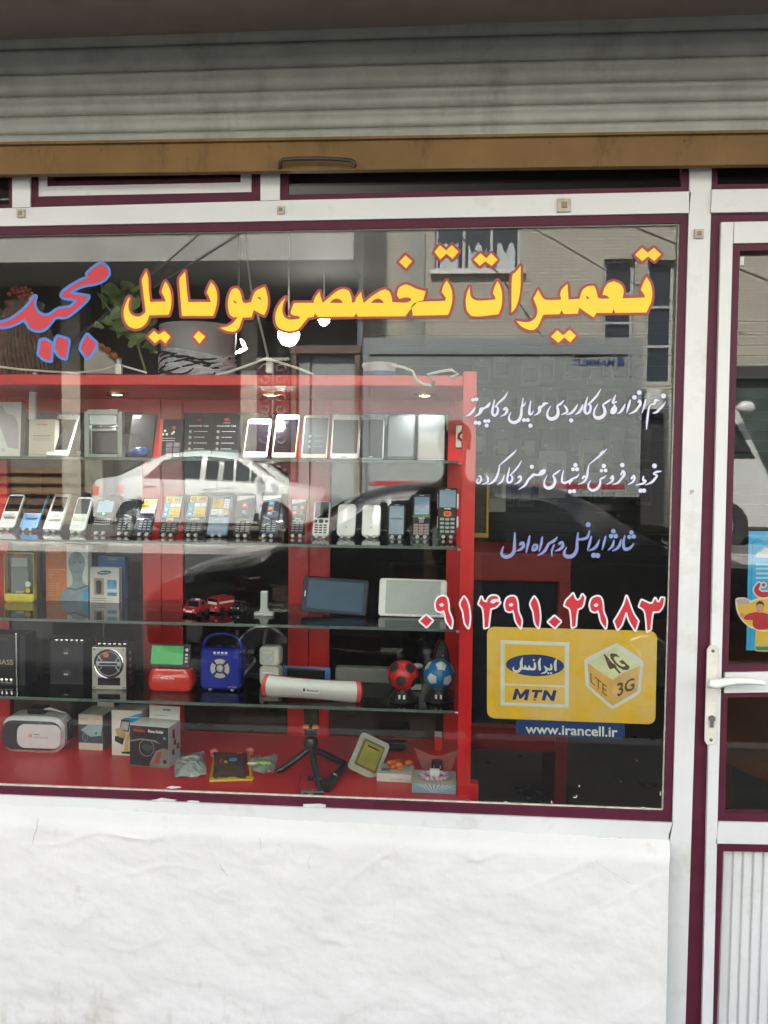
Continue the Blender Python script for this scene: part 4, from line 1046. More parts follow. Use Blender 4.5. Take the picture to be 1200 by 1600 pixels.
# brown desk seen through the door
DK = thing('wooden_desk', 'long brown wooden desk with slanting front edge seen through the door glass', 'desk', PZ(1190, 1190, .72))
m_wd = mat('desk_wood', (.13, .045, .010), .4, var=.35, vs=6)
e0, e1 = PZ(1118, 1166, .72), PZ(1300, 1248, .72); bk = 3.2
vs = [(e0.x, e0.y), (e1.x, e1.y), (2.2, e1.y+.05), (2.2, bk), (e0.x+.35, bk)]; n = len(vs)
MB().add([(a, c, z) for z in (.68, .72) for a, c in vs], [list(range(n))[::-1], [n+i for i in range(n)]]+[(i, (i+1) % n, n+(i+1) % n, n+i) for i in range(n)]).build('desk_top', m_wd, DK, True)
for (lx, ly) in ((e0.x+.08, e0.y+.15), (2.0, e1.y+.25), (2.0, bk-.2), (e0.x+.5, bk-.2)): MB().bbox(lx-.025, lx+.025, ly-.025, ly+.025, .055, .679, .003).build('leg', m_wd, DK, True)
# ================================================================== LETTERING ON THE GLASS (traced, in photo pixels)
m_yel = mat('vinyl_yellow', (.76, .53, .008), .45, var=.03); m_lred = mat('vinyl_red', (.27, .014, .012), .45, var=.04)
m_nred = mat('vinyl_signal_red', (.42, .008, .020), .45, var=.04); m_lblue = mat('vinyl_blue', (.02, .16, .52), .45, var=.04)
m_lwhite = mat('vinyl_white', (.58, .58, .61), .45, var=.02); m_navy = mat('vinyl_navy', (.035, .04, .22), .45)
m_pale = mat('vinyl_pale_blue', (.15, .21, .37), .45, var=.04)
Y0, Y1 = -.0007, -.0012
def zz(ox, oy, s, pts): return [(ox+p[0]/s, oy+p[1]/s) for p in pts]
def word(name, label, cat, group, ox, oy, s, shapes, off, mo, mf, sharp=42):
    allp = [p for sh in shapes for p in zz(ox, oy, s, sh[0])]
    c = P(sum(p[0] for p in allp)/len(allp), sum(p[1] for p in allp)/len(allp), 0)
    T = thing(name, label, cat, c, group=group)
    outl = []; vv = []; ff = []
    for sh in shapes:
        o = smooth_poly(zz(ox, oy, s, sh[0]), 4, sharp); outl += fat(o, off)
        hs = [smooth_poly(zz(ox, oy, s, h), 3, sharp) for h in sh[1:]]
        v, f = tessel(o, hs); b = len(vv); vv += v; ff += [[b+i for i in t] for t in f]
    decal_poly(outl, Y0, 'outline', mo, T); decal(vv, ff, Y1, 'fill', mf, T)
    return T
GL = 'yellow sign words across the top of the window'
word('sign_lettering', 'yellow word with red outline meaning mobile, above the wrapped flower pot', 'lettering', GL, 180, 400, 4.8, [
    ([(233, 112), (218, 140), (200, 180), (206, 240), (212, 290), (226, 405), (222, 425), (190, 450), (150, 452), (115, 430), (100, 385), (103, 340), (112, 318), (106, 308), (85, 340), (66, 400), (64, 450), (80, 500), (110, 532), (155, 545), (205, 530), (240, 490), (256, 445), (400, 442), (415, 400), (422, 340), (418, 280), (402, 230), (378, 192), (362, 222), (346, 270), (366, 305), (380, 340), (262, 345), (252, 250), (248, 170)],),
    ([(524, 116), (500, 145), (480, 180), (488, 300), (500, 450), (735, 450), (755, 390), (765, 330), (762, 270), (745, 225), (720, 195), (702, 230), (686, 275), (705, 310), (716, 345), (548, 345), (536, 240), (530, 160)],),
    ([(1120, 230), (1060, 258), (1035, 295), (1020, 345), (975, 355), (955, 340), (945, 290), (925, 250), (900, 240), (875, 252), (855, 295), (845, 350), (848, 400), (860, 440), (885, 460), (918, 458), (885, 500), (840, 528), (785, 538), (830, 560), (890, 568), (925, 545), (940, 510), (955, 462), (1022, 460), (1040, 405), (1085, 430), (1118, 445), (1140, 390), (1145, 330), (1135, 270)],
     [(882, 334), (898, 338), (914, 357), (895, 353)], [(1066, 310), (1088, 308), (1095, 328), (1080, 322)]),
    ([(290, 562), (325, 590), (370, 562), (415, 605), (378, 657), (338, 622), (298, 655), (248, 605)],),
    ([(625, 562), (675, 605), (632, 658), (586, 605)],)], 4.0, m_lred, m_yel)
SW = word('sign_lettering', 'yellow word with red outline meaning specialised, in the middle of the top line', 'lettering', GL, 410, 380, 3.75, [
    ([(137, 318), (122, 355), (117, 400), (130, 435), (160, 447), (200, 445), (222, 440), (212, 428), (185, 424), (167, 415), (167, 398), (185, 350), (300, 349), (308, 318), (335, 282), (341, 312), (354, 349), (398, 312), (438, 280), (475, 268), (505, 277), (520, 310), (525, 348), (543, 345), (550, 322), (577, 285), (584, 313), (594, 350), (640, 312), (688, 281), (720, 270), (745, 284), (758, 315), (762, 346), (840, 347), (872, 336), (868, 322), (840, 318), (803, 326), (788, 305), (795, 270), (815, 250), (850, 243), (905, 268), (957, 281), (942, 335), (908, 345), (880, 375), (858, 400), (838, 428), (560, 430), (548, 412), (538, 430), (325, 432), (308, 412), (300, 432), (268, 436), (240, 470), (215, 500), (180, 515), (130, 512), (90, 490), (76, 450), (80, 400), (105, 350)],
     [(395, 350), (415, 330), (440, 325), (460, 334), (472, 350)], [(635, 350), (655, 332), (680, 325), (700, 334), (712, 350)]),
    ([(874, 372), (908, 345), (1070, 338), (1075, 320), (1050, 285), (1060, 250), (1080, 218), (1100, 250), (1112, 290), (1112, 340), (1100, 390), (1088, 420), (881, 425)],),
    ([(838, 70), (878, 105), (842, 148), (800, 110)],),
    ([(1040, 12), (1076, 42), (1110, 12), (1150, 50), (1115, 92), (1078, 62), (1042, 95), (1008, 50)],)], 4.0, m_lred, m_yel)
decal_poly([circ(642, 487, 5.5, n=14), [(640, 480), (650, 474), (648, 484), (642, 492)]], Y0-.0002, 'outline', m_lred, SW)
word('sign_lettering', 'yellow word with red outline meaning repairs, right end of the top line', 'lettering', GL, 720, 370, 3.636, [
    ([(50, 283), (35, 320), (28, 370), (35, 420), (60, 450), (110, 452), (215, 440), (232, 390), (235, 330), (225, 280), (208, 250), (192, 285), (182, 320), (196, 345), (195, 356), (120, 362), (80, 358), (58, 340), (52, 310)],),
    ([(112, 93), (145, 122), (172, 93), (210, 130), (175, 165), (140, 140), (108, 165), (72, 130)],),
    ([(340, 165), (312, 200), (290, 235), (288, 430), (310, 405), (330, 350), (340, 270)],),
    ([(440, 300), (412, 350), (430, 395), (435, 430), (420, 465), (380, 485), (315, 478), (345, 510), (385, 528), (415, 530), (440, 505), (460, 460), (470, 442), (560, 440), (572, 418), (585, 439), (665, 437), (674, 402), (700, 422), (755, 458), (770, 432), (860, 432), (866, 410), (878, 432), (1055, 430), (1078, 380), (1088, 330), (1080, 270), (1055, 228), (1038, 260), (1022, 300), (1042, 330), (1044, 345), (920, 350), (925, 300), (905, 268), (870, 253), (835, 265), (815, 295), (805, 330), (830, 335), (845, 350), (800, 352), (778, 345), (770, 305), (757, 278), (720, 282), (690, 305), (675, 352), (612, 356), (609, 310), (606, 268), (580, 290), (565, 320), (570, 357), (490, 359), (465, 345), (450, 320)],
     [(712, 335), (728, 345), (727, 357), (715, 350)]),
    ([(548, 530), (582, 560), (618, 527), (655, 562), (622, 600), (588, 572), (555, 602), (512, 567)],),
    ([(1030, 62), (1062, 90), (1098, 62), (1138, 100), (1100, 138), (1065, 112), (1030, 138), (990, 102)],)], 4.0, m_lred, m_yel)
word('name_lettering', 'slanting red name with bright blue outline at the left end of the window', 'lettering', None, 0, 400, 5.4545, [
    ([(850, 68), (800, 100), (745, 150), (752, 185), (680, 215), (600, 262), (540, 308), (525, 335), (545, 352), (600, 362), (648, 370), (655, 385), (620, 420), (590, 440), (510, 450), (470, 470), (420, 505), (370, 507), (320, 480), (297, 440), (290, 395), (302, 345), (285, 355), (250, 410), (190, 470), (110, 530), (40, 560), (-40, 578), (-40, 606), (60, 600), (140, 572), (203, 537), (225, 560), (260, 610), (310, 632), (370, 625), (420, 580), (460, 530), (500, 517), (560, 518), (620, 480), (690, 420), (740, 370), (752, 345), (700, 337), (640, 328), (595, 315), (600, 298), (650, 275), (720, 248), (800, 235), (880, 205), (925, 155), (920, 115), (890, 80)],),
    ([(348, 722), (385, 716), (438, 745), (432, 892), (380, 878), (330, 835)],),
    ([(495, 688), (576, 712), (582, 740), (560, 872), (510, 850), (468, 800), (475, 720)],),
    ([(745, 673), (817, 745), (795, 802), (745, 867), (688, 792), (705, 735)],)], 3.9, m_lblue, m_nred)
# phone number
nine = [(140, 50), (116, 60), (106, 88), (112, 114), (128, 120), (143, 112), (150, 130), (158, 165), (178, 195), (181, 160), (166, 120), (163, 85), (156, 58)]
nh = [(122, 88), (135, 80), (145, 87), (138, 97), (127, 96)]
one = [(237, 53), (221, 85), (234, 120), (242, 170), (257, 195), (263, 150), (258, 100), (249, 70)]
def sh(p, dx, dy=0): return [(a+dx, b+dy) for a, b in p]
word('phone_number', 'red phone number with white outline above the yellow sticker', 'lettering', None, 645, 915, 2.963, [
    ([(62, 138), (90, 162), (64, 190), (34, 164)],), (nine, nh), (one,),
    ([(318, 54), (306, 85), (325, 105), (331, 150), (333, 195), (349, 190), (353, 150), (358, 106), (385, 97), (403, 78), (390, 74), (372, 84), (358, 76), (372, 62), (398, 62), (388, 50), (366, 48), (350, 60), (343, 78), (326, 72)],),
    (sh(nine, 321), sh(nh, 321)), (sh(one, 325),), (sh([(62, 138), (90, 162), (64, 190), (34, 164)], 594, 4),),
    ([(712, 70), (704, 92), (728, 108), (735, 150), (738, 193), (753, 186), (757, 140), (762, 108), (785, 95), (795, 55), (785, 42), (776, 62), (764, 70), (752, 62), (742, 38), (730, 52)],),
    (sh(nine, 715, 1), sh(nh, 715, 1)),
    ([(990, 50), (977, 90), (950, 140), (934, 165), (948, 202), (966, 180), (984, 128), (992, 124), (1005, 165), (1030, 206), (1043, 165), (1020, 130), (1002, 82)],),
    ([(1060, 68), (1049, 96), (1074, 116), (1082, 160), (1086, 210), (1100, 202), (1105, 150), (1111, 120), (1140, 118), (1156, 95), (1163, 58), (1151, 58), (1142, 77), (1131, 77), (1122, 60), (1111, 83), (1096, 84), (1078, 76)],)], 2.7, m_lwhite, m_nred, 50)
# white handwriting
def dots(*c): return [circ(x, y, r_, n=14) for x, y, r_ in c]
def script(name, label, parts, mf, mo, ex):
    fill = []; outl = []
    for (ox, oy, s, strokes, dd) in parts:
        for st in strokes:
            fill += [zz(ox, oy, s, p) for p in stroke(st, .12*s)]; outl += [zz(ox, oy, s, p) for p in stroke(st, ex*s)]
        for (x, y, r_) in dd:
            fill.append(zz(ox, oy, s, circ(x, y, r_+.2*s, n=14))); outl.append(zz(ox, oy, s, circ(x, y, r_+ex*s, n=14)))
    xs = [p[0] for q in fill for p in q]; ys = [p[1] for q in fill for p in q]
    T = thing(name, label, 'lettering', P(sum(xs)/len(xs), sum(ys)/len(ys), 0), group='handwritten service lines on the glass')
    decal_poly(outl, Y0, 'outline', mo, T); decal_poly(fill, Y1, 'fill', mf, T); return T
L1a = [[(160, 322, 8), (140, 360, 26), (100, 405, 24), (50, 428, 5)], [(322, 278, 14), (298, 312, 32), (262, 335, 20), (225, 352, 42), (215, 382, 32), (185, 412, 20), (148, 430, 5)],
       [(372, 248, 12), (352, 340, 24), (348, 395, 28), (375, 420, 24), (405, 385, 24), (408, 335, 20), (385, 318, 10)], [(518, 158, 5), (480, 220, 21), (420, 275, 19), (378, 325, 10)],
       [(478, 348, 26), (500, 335, 22), (510, 365, 28), (490, 402, 22), (438, 430, 5)], [(688, 225, 10), (672, 330, 22), (665, 410, 28), (640, 470, 32), (590, 496, 34), (545, 480, 28), (530, 440, 20), (552, 385, 6)], [(714, 275, 8), (695, 305, 18), (672, 325, 12)],
       [(772, 258, 10), (758, 340, 22), (757, 395, 28), (780, 402, 18), (802, 365, 8)], [(957, 282, 12), (920, 290, 32), (900, 315, 20), (870, 332, 38), (870, 365, 32), (850, 395, 20), (812, 418, 4)],
       [(1137, 252, 8), (1100, 290, 24), (1065, 312, 18), (1070, 350, 28), (1072, 400, 34), (1045, 442, 38), (990, 456, 38), (955, 425, 26), (960, 370, 18), (992, 312, 6)], [(1140, 308, 12), (1166, 340, 24), (1170, 380, 22), (1112, 408, 8)]]
D1a = [(135, 245, 20), (174, 240, 20), (163, 497, 21), (202, 500, 21), (268, 480, 19), (306, 478, 19), (285, 528, 21), (698, 468, 20), (739, 468, 20), (768, 530, 22)]
L1b = [[(160, 292, 6), (140, 330, 22), (95, 385, 24), (35, 410, 5)], [(216, 298, 10), (200, 345, 26), (170, 385, 24), (130, 407, 5)],
       [(268, 215, 10), (245, 300, 26), (238, 370, 30), (262, 398, 22), (295, 370, 24), (302, 312, 22), (275, 292, 10)], [(416, 126, 5), (370, 200, 22), (310, 265, 20), (270, 302, 8)],
       [(527, 237, 6), (490, 265, 22), (440, 302, 16), (455, 340, 28), (460, 390, 34), (430, 432, 38), (380, 446, 38), (342, 420, 26), (345, 360, 18), (382, 292, 6)],
       [(577, 193, 10), (555, 250, 26), (548, 280, 18), (585, 268, 16)], [(562, 300, 14), (582, 345, 24), (562, 385, 28), (530, 385, 22), (537, 345, 14), (560, 315, 10)],
       [(682, 292, 8), (660, 340, 26), (630, 380, 22), (595, 397, 5)], [(741, 250, 14), (722, 310, 24), (700, 388, 8)], [(828, 270, 20), (842, 252, 22), (852, 290, 28), (825, 332, 24), (790, 372, 24), (725, 402, 5)],
       [(911, 243, 14), (895, 310, 22), (868, 388, 6)], [(1057, 255, 12), (1020, 250, 32), (1005, 285, 24), (965, 300, 16), (945, 340, 17), (935, 400, 19), (925, 480, 21), (918, 568, 8)],
       [(1127, 267, 6), (1100, 310, 20), (1060, 350, 24), (1030, 380, 22), (990, 392, 5)]]
D1b = [(88, 472, 22), (785, 218, 24), (838, 165, 24), (1105, 202, 26)]
script('script_lettering', 'white handwritten top service line on the glass, level with the upper phones', [(720, 590, 7.059, L1a, D1a), (880, 590, 7.059, L1b, D1b)], m_lwhite, m_navy, .95)
L2a = [[(92, 408, 8), (115, 405, 20), (126, 440, 22), (112, 478, 20), (84, 486, 20), (76, 460, 14), (95, 432, 8)], [(186, 398, 12), (206, 430, 24), (200, 475, 22), (138, 502, 6)],
       [(340, 280, 12), (330, 350, 22), (300, 430, 28), (260, 475, 24), (202, 502, 6)], [(542, 96, 5), (500, 140, 20), (420, 210, 20), (340, 278, 8)], [(397, 392, 12), (382, 440, 22), (360, 475, 20), (318, 502, 5)],
       [(458, 308, 10), (440, 390, 22), (430, 450, 24), (450, 482, 22), (485, 460, 22), (490, 412, 20), (465, 392, 8)], [(602, 220, 5), (560, 290, 19), (510, 350, 18), (465, 394, 8)],
       [(560, 420, 18), (585, 405, 22), (592, 440, 24), (565, 475, 20), (518, 500, 5)], [(795, 388, 10), (830, 345, 16), (868, 328, 18), (872, 355, 18), (840, 383, 18), (792, 392, 20), (740, 388, 30), (715, 412, 26), (680, 445, 26), (640, 510, 24), (568, 560, 5)],
       [(1054, 332, 8), (1010, 365, 22), (970, 397, 16), (985, 430, 26), (990, 480, 32), (960, 528, 36), (910, 546, 34), (870, 518, 24), (868, 460, 16), (902, 392, 6)],
       [(1090, 338, 12), (1075, 420, 22), (1077, 470, 26), (1110, 488, 20), (1150, 465, 18), (1162, 480, 16), (1195, 450, 16)]]
D2a = [(720, 295, 22)]
L2b = [[(150, 376, 6), (120, 415, 20), (60, 440, 18), (42, 462, 20), (38, 495, 14)], [(60, 440, 14), (10, 470, 18), (-25, 478, 12)], [(475, 83, 5), (420, 140, 19), (330, 215, 19), (262, 272, 6)], [(437, 98, 4), (405, 130, 12), (385, 146, 5)],
       [(262, 278, 12), (250, 340, 22), (245, 390, 24), (235, 430, 22), (200, 475, 20), (138, 500, 5)], [(190, 430, 22), (208, 408, 26), (232, 418, 20)],
       [(466, 397, 6), (430, 425, 20), (398, 440, 18), (395, 490, 24), (370, 542, 30), (310, 572, 30), (265, 548, 24), (258, 500, 18), (287, 452, 6)],
       [(520, 430, 22), (545, 403, 20), (542, 450, 26), (515, 480, 20), (468, 500, 5)], [(640, 385, 20), (665, 345, 22), (680, 385, 28), (640, 440, 24), (600, 485, 22), (543, 500, 5)],
       [(762, 432, 22), (790, 400, 22), (797, 440, 24), (770, 478, 20), (720, 502, 5)], [(905, 408, 12), (900, 452, 24), (928, 460, 22), (900, 490, 22), (810, 510, 5)], [(1110, 348, 10), (1060, 355, 22), (1018, 378, 10), (1062, 398, 18), (1040, 432, 24), (1000, 475, 24), (928, 507, 5)]]
D2b = [(105, 275, 24), (78, 325, 22), (126, 324, 22), (42, 585, 22), (89, 580, 22), (438, 285, 24), (410, 340, 20), (459, 338, 20), (655, 275, 25), (868, 575, 24), (909, 575, 24), (1032, 285, 26)]
script('script_lettering', 'white handwritten middle service line on the glass, crossing the foot of the mirrored truck', [(735, 690, 7.5, L2a, D2a), (885, 690, 7.5, L2b, D2b)], m_lwhite, m_navy, .9)
L3 = [[(172, 163, 8), (170, 240, 18), (165, 308, 22), (135, 343, 24), (95, 350, 24), (68, 325, 18), (82, 272, 6)], [(215, 252, 18), (235, 240, 17), (239, 270, 20), (215, 292, 16), (186, 304, 4)], [(288, 188, 10), (275, 250, 18), (262, 314, 6)],
      [(320, 256, 8), (345, 260, 16), (340, 290, 16), (312, 297, 16), (314, 268, 10)], [(386, 198, 10), (378, 250, 16), (362, 304, 6)], [(502, 198, 8), (478, 225, 20), (440, 245, 16), (425, 270, 18), (400, 310, 18), (352, 340, 4)], [(478, 260, 10), (462, 300, 12), (462, 346, 6)],
      [(520, 247, 18), (542, 238, 18), (546, 268, 20), (520, 293, 16), (488, 304, 4)], [(666, 163, 8), (658, 240, 18), (655, 298, 22), (625, 342, 26), (580, 348, 26), (558, 325, 18), (574, 277, 6)], [(756, 148, 8), (738, 198, 18), (698, 212, 16), (660, 215, 12)],
      [(769, 193, 10), (755, 250, 16), (740, 297, 6)], [(832, 217, 6), (815, 260, 18), (790, 285, 18), (752, 302, 4)], [(881, 193, 10), (868, 245, 16), (855, 292, 6)], [(946, 222, 8), (935, 265, 18), (902, 297, 4)], [(1001, 217, 8), (990, 260, 18), (965, 290, 14), (937, 302, 4)],
      [(1031, 188, 10), (1020, 240, 18), (1030, 288, 20), (1070, 283, 18), (1100, 247, 6)]]
D3 = [(745, 98, 18), (788, 338, 18), (819, 340, 18), (942, 150, 16), (925, 188, 16), (961, 188, 16), (1083, 160, 15), (1067, 195, 15), (1101, 192, 15)]
script('script_lettering', 'pale blue handwritten lowest service line on the glass, above the phone number', [(770, 800, 5, L3, D3)], m_pale, m_navy, .8)

# ------------------------------------------------------------------ network sticker (behind the glass)
ys = .0075
ST = thing('network_sticker', 'big yellow sticker with white square logo and 4G cube in the lower right window', 'sticker', P(893, 1055, ys))
def fcol(name, base, blot, sc=6):
    m = mat(name, base, .5); t = m.node_tree; n = t.nodes; bs = n['Principled BSDF']; src = bs.inputs['Base Color'].links[0].from_socket
    tc = n.new('ShaderNodeTexCoord'); nz = n.new('ShaderNodeTexNoise'); nz.inputs['Scale'].default_value = sc; nz.inputs['Detail'].default_value = 5
    cr = n.new('ShaderNodeMapRange'); cr.inputs[1].default_value = .42; cr.inputs[2].default_value = .62; cr.inputs[4].default_value = .75
    mx = n.new('ShaderNodeMix'); mx.data_type = 'RGBA'; mx.inputs[7].default_value = tuple(blot)+(1,)
    t.links.new(tc.outputs['Object'], nz.inputs[0]); t.links.new(nz.outputs['Fac'], cr.inputs[0]); t.links.new(cr.outputs[0], mx.inputs[0]); t.links.new(src, mx.inputs[6]); t.links.new(mx.outputs[2], bs.inputs['Base Color']); return m
m_sty = fcol('sticker_yellow', (.80, .49, .02), (.78, .54, .19), 9); m_stw = mat('sticker_white', (.68, .72, .66), .5); m_stb = mat('sticker_blue', (.004, .035, .17), .45)
def rq(q, rx, ry, n=6):
    m_ = quadmap(q); o = []
    for (u0, v0, su, sv, a0) in ((1, 0, -1, 1, -90), (1, 1, -1, -1, 0), (0, 1, 1, -1, 90), (0, 0, 1, 1, 180)):
        for i in range(n+1):
            a = R(a0+90*i/n); o.append(m_(u0+su*rx+rx*math.cos(a), v0+sv*ry+ry*math.sin(a)))
    return o
def pflat(pts, y, name, m, par):
    q = [P(a, c, y) for a, c in pts]; return MB().flat([(p.x, p.z) for p in q], y).build(name, m, par, True)
pflat(rq(((761, 979), (1027, 986), (1024, 1132), (761, 1122)), .045, .08), ys, 'backing', m_sty, ST)
fr = [(782, 1000, 890, 1004, 889, 1009, 782, 1006), (782, 1102, 888, 1106, 888.5, 1101, 782, 1097), (788.5, 1068, 882.5, 1071.5, 882.5, 1074, 788.5, 1070.5)]
vs = []; b = MB()
for q in fr: b.flat([(P(q[i], q[i+1], ys-.0004).x, P(q[i], q[i+1], ys-.0004).z) for i in (0, 2, 4, 6)], ys-.0004)
for q in ((782, 1006, 788.5, 1006, 788.5, 1097.3, 782, 1097), (882.5, 1009, 889.5, 1009, 888.7, 1101, 882.5, 1100.8)):
    b.flat([(P(q[i], q[i+1], ys-.0004).x, P(q[i], q[i+1], ys-.0004).z) for i in (0, 2, 4, 6)], ys-.0004)
b.build('logo_square', m_stw, ST, True)
pflat([(836+45.5*math.cos(t), 1039.5+17*math.sin(t)+.03*45*math.cos(t)) for t in [2*PI*i/40 for i in range(40)]], ys-.0005, 'oval', m_stb, ST)
lg = [[(490, 465, 14), (475, 520, 34), (475, 580, 34), (440, 630, 34), (395, 630, 28), (375, 600, 20), (385, 575, 8)], [(475, 590, 30), (520, 595, 30), (525, 565, 22)], [(520, 595, 30), (570, 600, 30), (575, 568, 22)], [(570, 600, 30), (640, 600, 30), (645, 540, 26), (640, 520, 10)],
      [(716, 470, 14), (700, 520, 34), (708, 608, 30)], [(765, 570, 14), (790, 600, 30), (780, 640, 26), (725, 660, 10)], [(790, 600, 28), (845, 605, 30), (850, 560, 26), (845, 540, 10)], [(918, 480, 14), (900, 530, 34), (905, 615, 28)]]
decal_poly([zz(755, 970, 8, p) for st in lg for p in stroke(st)]+[zz(755, 970, 8, circ(a, c, 14, n=10)) for a, c in ((632, 490), (815, 655), (848, 655))], ys-.0009, 'logo_script', m_stw, ST)
def ptext(s, q, y, name, m, par, bold=0., shear=0.):
    v, f = text2d(s, bold, shear); m_ = quadmap(q)
    return decal([m_(a+.5, .5-c) for a, c in v], f, y, name, m, par)
for nm_, pl_ in (('M', [(365, 985), (400, 848), (437, 850), (468, 922), (530, 855), (582, 856), (552, 995), (510, 992), (530, 915), (474, 975), (453, 975), (430, 908), (408, 988)]), ('T', [(612, 862), (742, 866), (735, 897), (690, 895), (668, 968), (628, 966), (648, 893), (605, 892)]), ('N', [(730, 995), (760, 868), (800, 868), (853, 942), (875, 868), (918, 870), (888, 1003), (848, 1000), (795, 922), (775, 998)])):
    pflat(zz(755, 970, 8, pl_), ys-.0006, 'logo_letter', m_stb, ST)
pflat([(833, 1092.5), (838, 1092.6), (837.5, 1094.5), (832.5, 1094.4)], ys-.0008, 'red_dash', m_nred, ST)
pflat(smooth_poly([(961, 1006), (966, 1006), (1000, 1028), (1006, 1037), (1001, 1080), (996, 1086), (961, 1106), (954, 1107), (920, 1076), (915, 1068), (913, 1034), (917, 1028)], 3, 30), ys-.0005, 'cube_border', m_stw, ST)
pflat([(918, 1036), (938, 1034), (957, 1062), (957, 1103), (921, 1072)], ys-.0008, 'cube_face', mat('cube_orange', (.70, .40, .10), .5, var=.2, vs=18), ST)
pflat([(957, 1062), (972, 1052), (1000, 1040), (996, 1080), (957, 1103)], ys-.0008, 'cube_face', mat('cube_peach', (.72, .45, .16), .5, var=.2, vs=18), ST)
pflat([(918, 1036), (962, 1011), (1000, 1040), (980, 1044), (957, 1062), (938, 1050)], ys-.0010, 'cube_face', mat('cube_top', (.66, .70, .40), .5, var=.15, vs=14), ST)
m_cb = mat('cube_text', (.10, .06, .02), .6)
ptext('4G', ((935, 1023), (962, 1020), (986, 1044), (962, 1056)), ys-.0014, 'cube_text', m_cb, ST, .03)
ptext('LTE', ((922, 1051), (948, 1072), (948, 1088), (923, 1066)), ys-.0012, 'cube_text', m_cb, ST, .0)
ptext('3G', ((964, 1068), (992, 1058), (991, 1077), (965, 1089)), ys-.0012, 'cube_text', m_cb, ST, .02)
pflat(rq(((806, 1124.5), (976, 1130), (976, 1155), (806, 1147)), .03, .25), ys+.0006, 'web_strip', m_stb, ST)
ptext('www.irancell.ir', ((821, 1131), (965, 1136), (965, 1152), (821, 1146)), ys-.0002, 'web_text', m_stw, ST, .02)
# blue and yellow stickers in the door glass
T2 = thing('blue_sticker', 'light blue poster sticker with rounded frame inside the door glass', 'sticker', P(1185, 900, .0065))
yd = .0065
m_cy = mat('sticker_cyan', (.01, .36, .70), .4); m_cy2 = mat('sticker_cyan_dark', (.008, .24, .55), .4)
pflat([(1170, 830), (1320, 830), (1318, 1016), (1166, 1016)], yd, 'backing', m_cy, T2)
b = []
for i in range(14):
    a = R(180+90*i/13); b.append((1188+13*math.cos(a), 853+13*math.sin(a)))
v = b+[(1320, 840)]+[(1320, 842)]+[(1188+11.4*math.cos(R(270-90*i/13)), 853+11.4*math.sin(R(270-90*i/13))) for i in range(14)]+[(1172.6, 1010), (1171, 1010)]
pflat(v, yd-.0004, 'frame_line', m_cy2, T2)
pflat(smooth_poly([(1181, 868), (1184, 862), (1190, 861), (1194, 854), (1200, 856), (1215, 858), (1216, 871), (1183, 871)], 3, 60), yd-.0005, 'cloud', m_lwhite, T2)
bb_ = MB()
for y_ in (880.5, 887, 894.5, 901.5):
    q = [P(a, c, yd-.0005) for a, c in ((1181, y_), (1230, y_), (1230, y_+3), (1181, y_+3))]; bb_.flat([(p.x, p.z) for p in q], yd-.0005)
bb_.build('text_line', mat('sticker_text_pale', (.35, .6, .75), .5), T2, True)
arc = [[(1186, 913, 7), (1182, 922, 10), (1190, 929, 11), (1204, 927, 10), (1212, 920, 6)]]
decal_poly([p for st in arc for p in stroke(st, 1.2)]+[circ(1193, 914, 5.2)], yd-.0005, 'script_border', m_lwhite, T2)
decal_poly([p for st in arc for p in stroke(st, -1.2)]+[circ(1193, 914, 2.6)], yd-.0008, 'script', m_nred, T2)
T3 = thing('round_sticker', 'round yellow sticker showing a man in red shirt, overlapping the blue door poster', 'sticker', P(1182, 975, .0045))
yr = .0058
pflat(rq(((1181, 978), (1320, 978), (1320, 1018), (1179, 1018)), .03, .12), yr, 'yellow_tab', mat('tab_yellow', (.72, .48, .05), .5), T3)
pflat([(1180, 1010), (1320, 1010), (1320, 1016), (1182, 1016)], yr-.0003, 'tab_band', mat('tab_teal', (.03, .22, .28), .5), T3)
rnd = [(1196+36*math.cos(t), 959+27*math.sin(t)) for t in [2*PI*i/40 for i in range(40)]]
pflat(smooth_poly([(1149, 938), (1153, 934), (1165, 934), (1174, 938), (1185, 934.5), (1205, 935), (1230, 950), (1228, 975), (1200, 986.5), (1180, 984), (1163, 974), (1152, 957)], 3, 60), yr-.0004, 'rim', mat('sticker_cream', (.75, .68, .5), .5), T3)
pflat(smooth_poly([(1152, 942), (1172, 942), (1186, 937), (1205, 937), (1228, 951), (1225, 974), (1200, 984.5), (1181, 982), (1164, 972), (1154, 956)], 3, 60), yr-.0007, 'yellow_field', mat('field_yellow', (.75, .47, .05), .5), T3)
pflat(smooth_poly([(1172, 958), (1184, 956), (1192, 957), (1203, 960), (1204, 982), (1186, 984), (1177, 979), (1176, 969), (1164, 968), (1161, 963)], 3, 60), yr-.0010, 'shirt', m_nred, T3)
pflat([(1187.5+6.2*math.cos(t), 949+8.4*math.sin(t)) for t in [2*PI*i/20 for i in range(20)]], yr-.0012, 'face', mat('print_skin', (.50, .28, .17), .6), T3)
pflat([(1181.5, 948), (1182, 942), (1186, 939), (1190, 939), (1194, 943), (1194, 948), (1192, 944), (1184, 944)], yr-.0014, 'hair', m_blk, T3)
pflat([(1160+4.4*math.cos(t), 961.5+4*math.sin(t)) for t in [2*PI*i/14 for i in range(14)]], yr-.0013, 'fist', MATS['print_skin'], T3)
pflat(smooth_poly([(1150, 938), (1158, 935), (1170, 937), (1172, 943), (1153, 944)], 2, 60), yr-.0012, 'grey_cap', mat('print_grey', (.4, .38, .42), .6), T3)
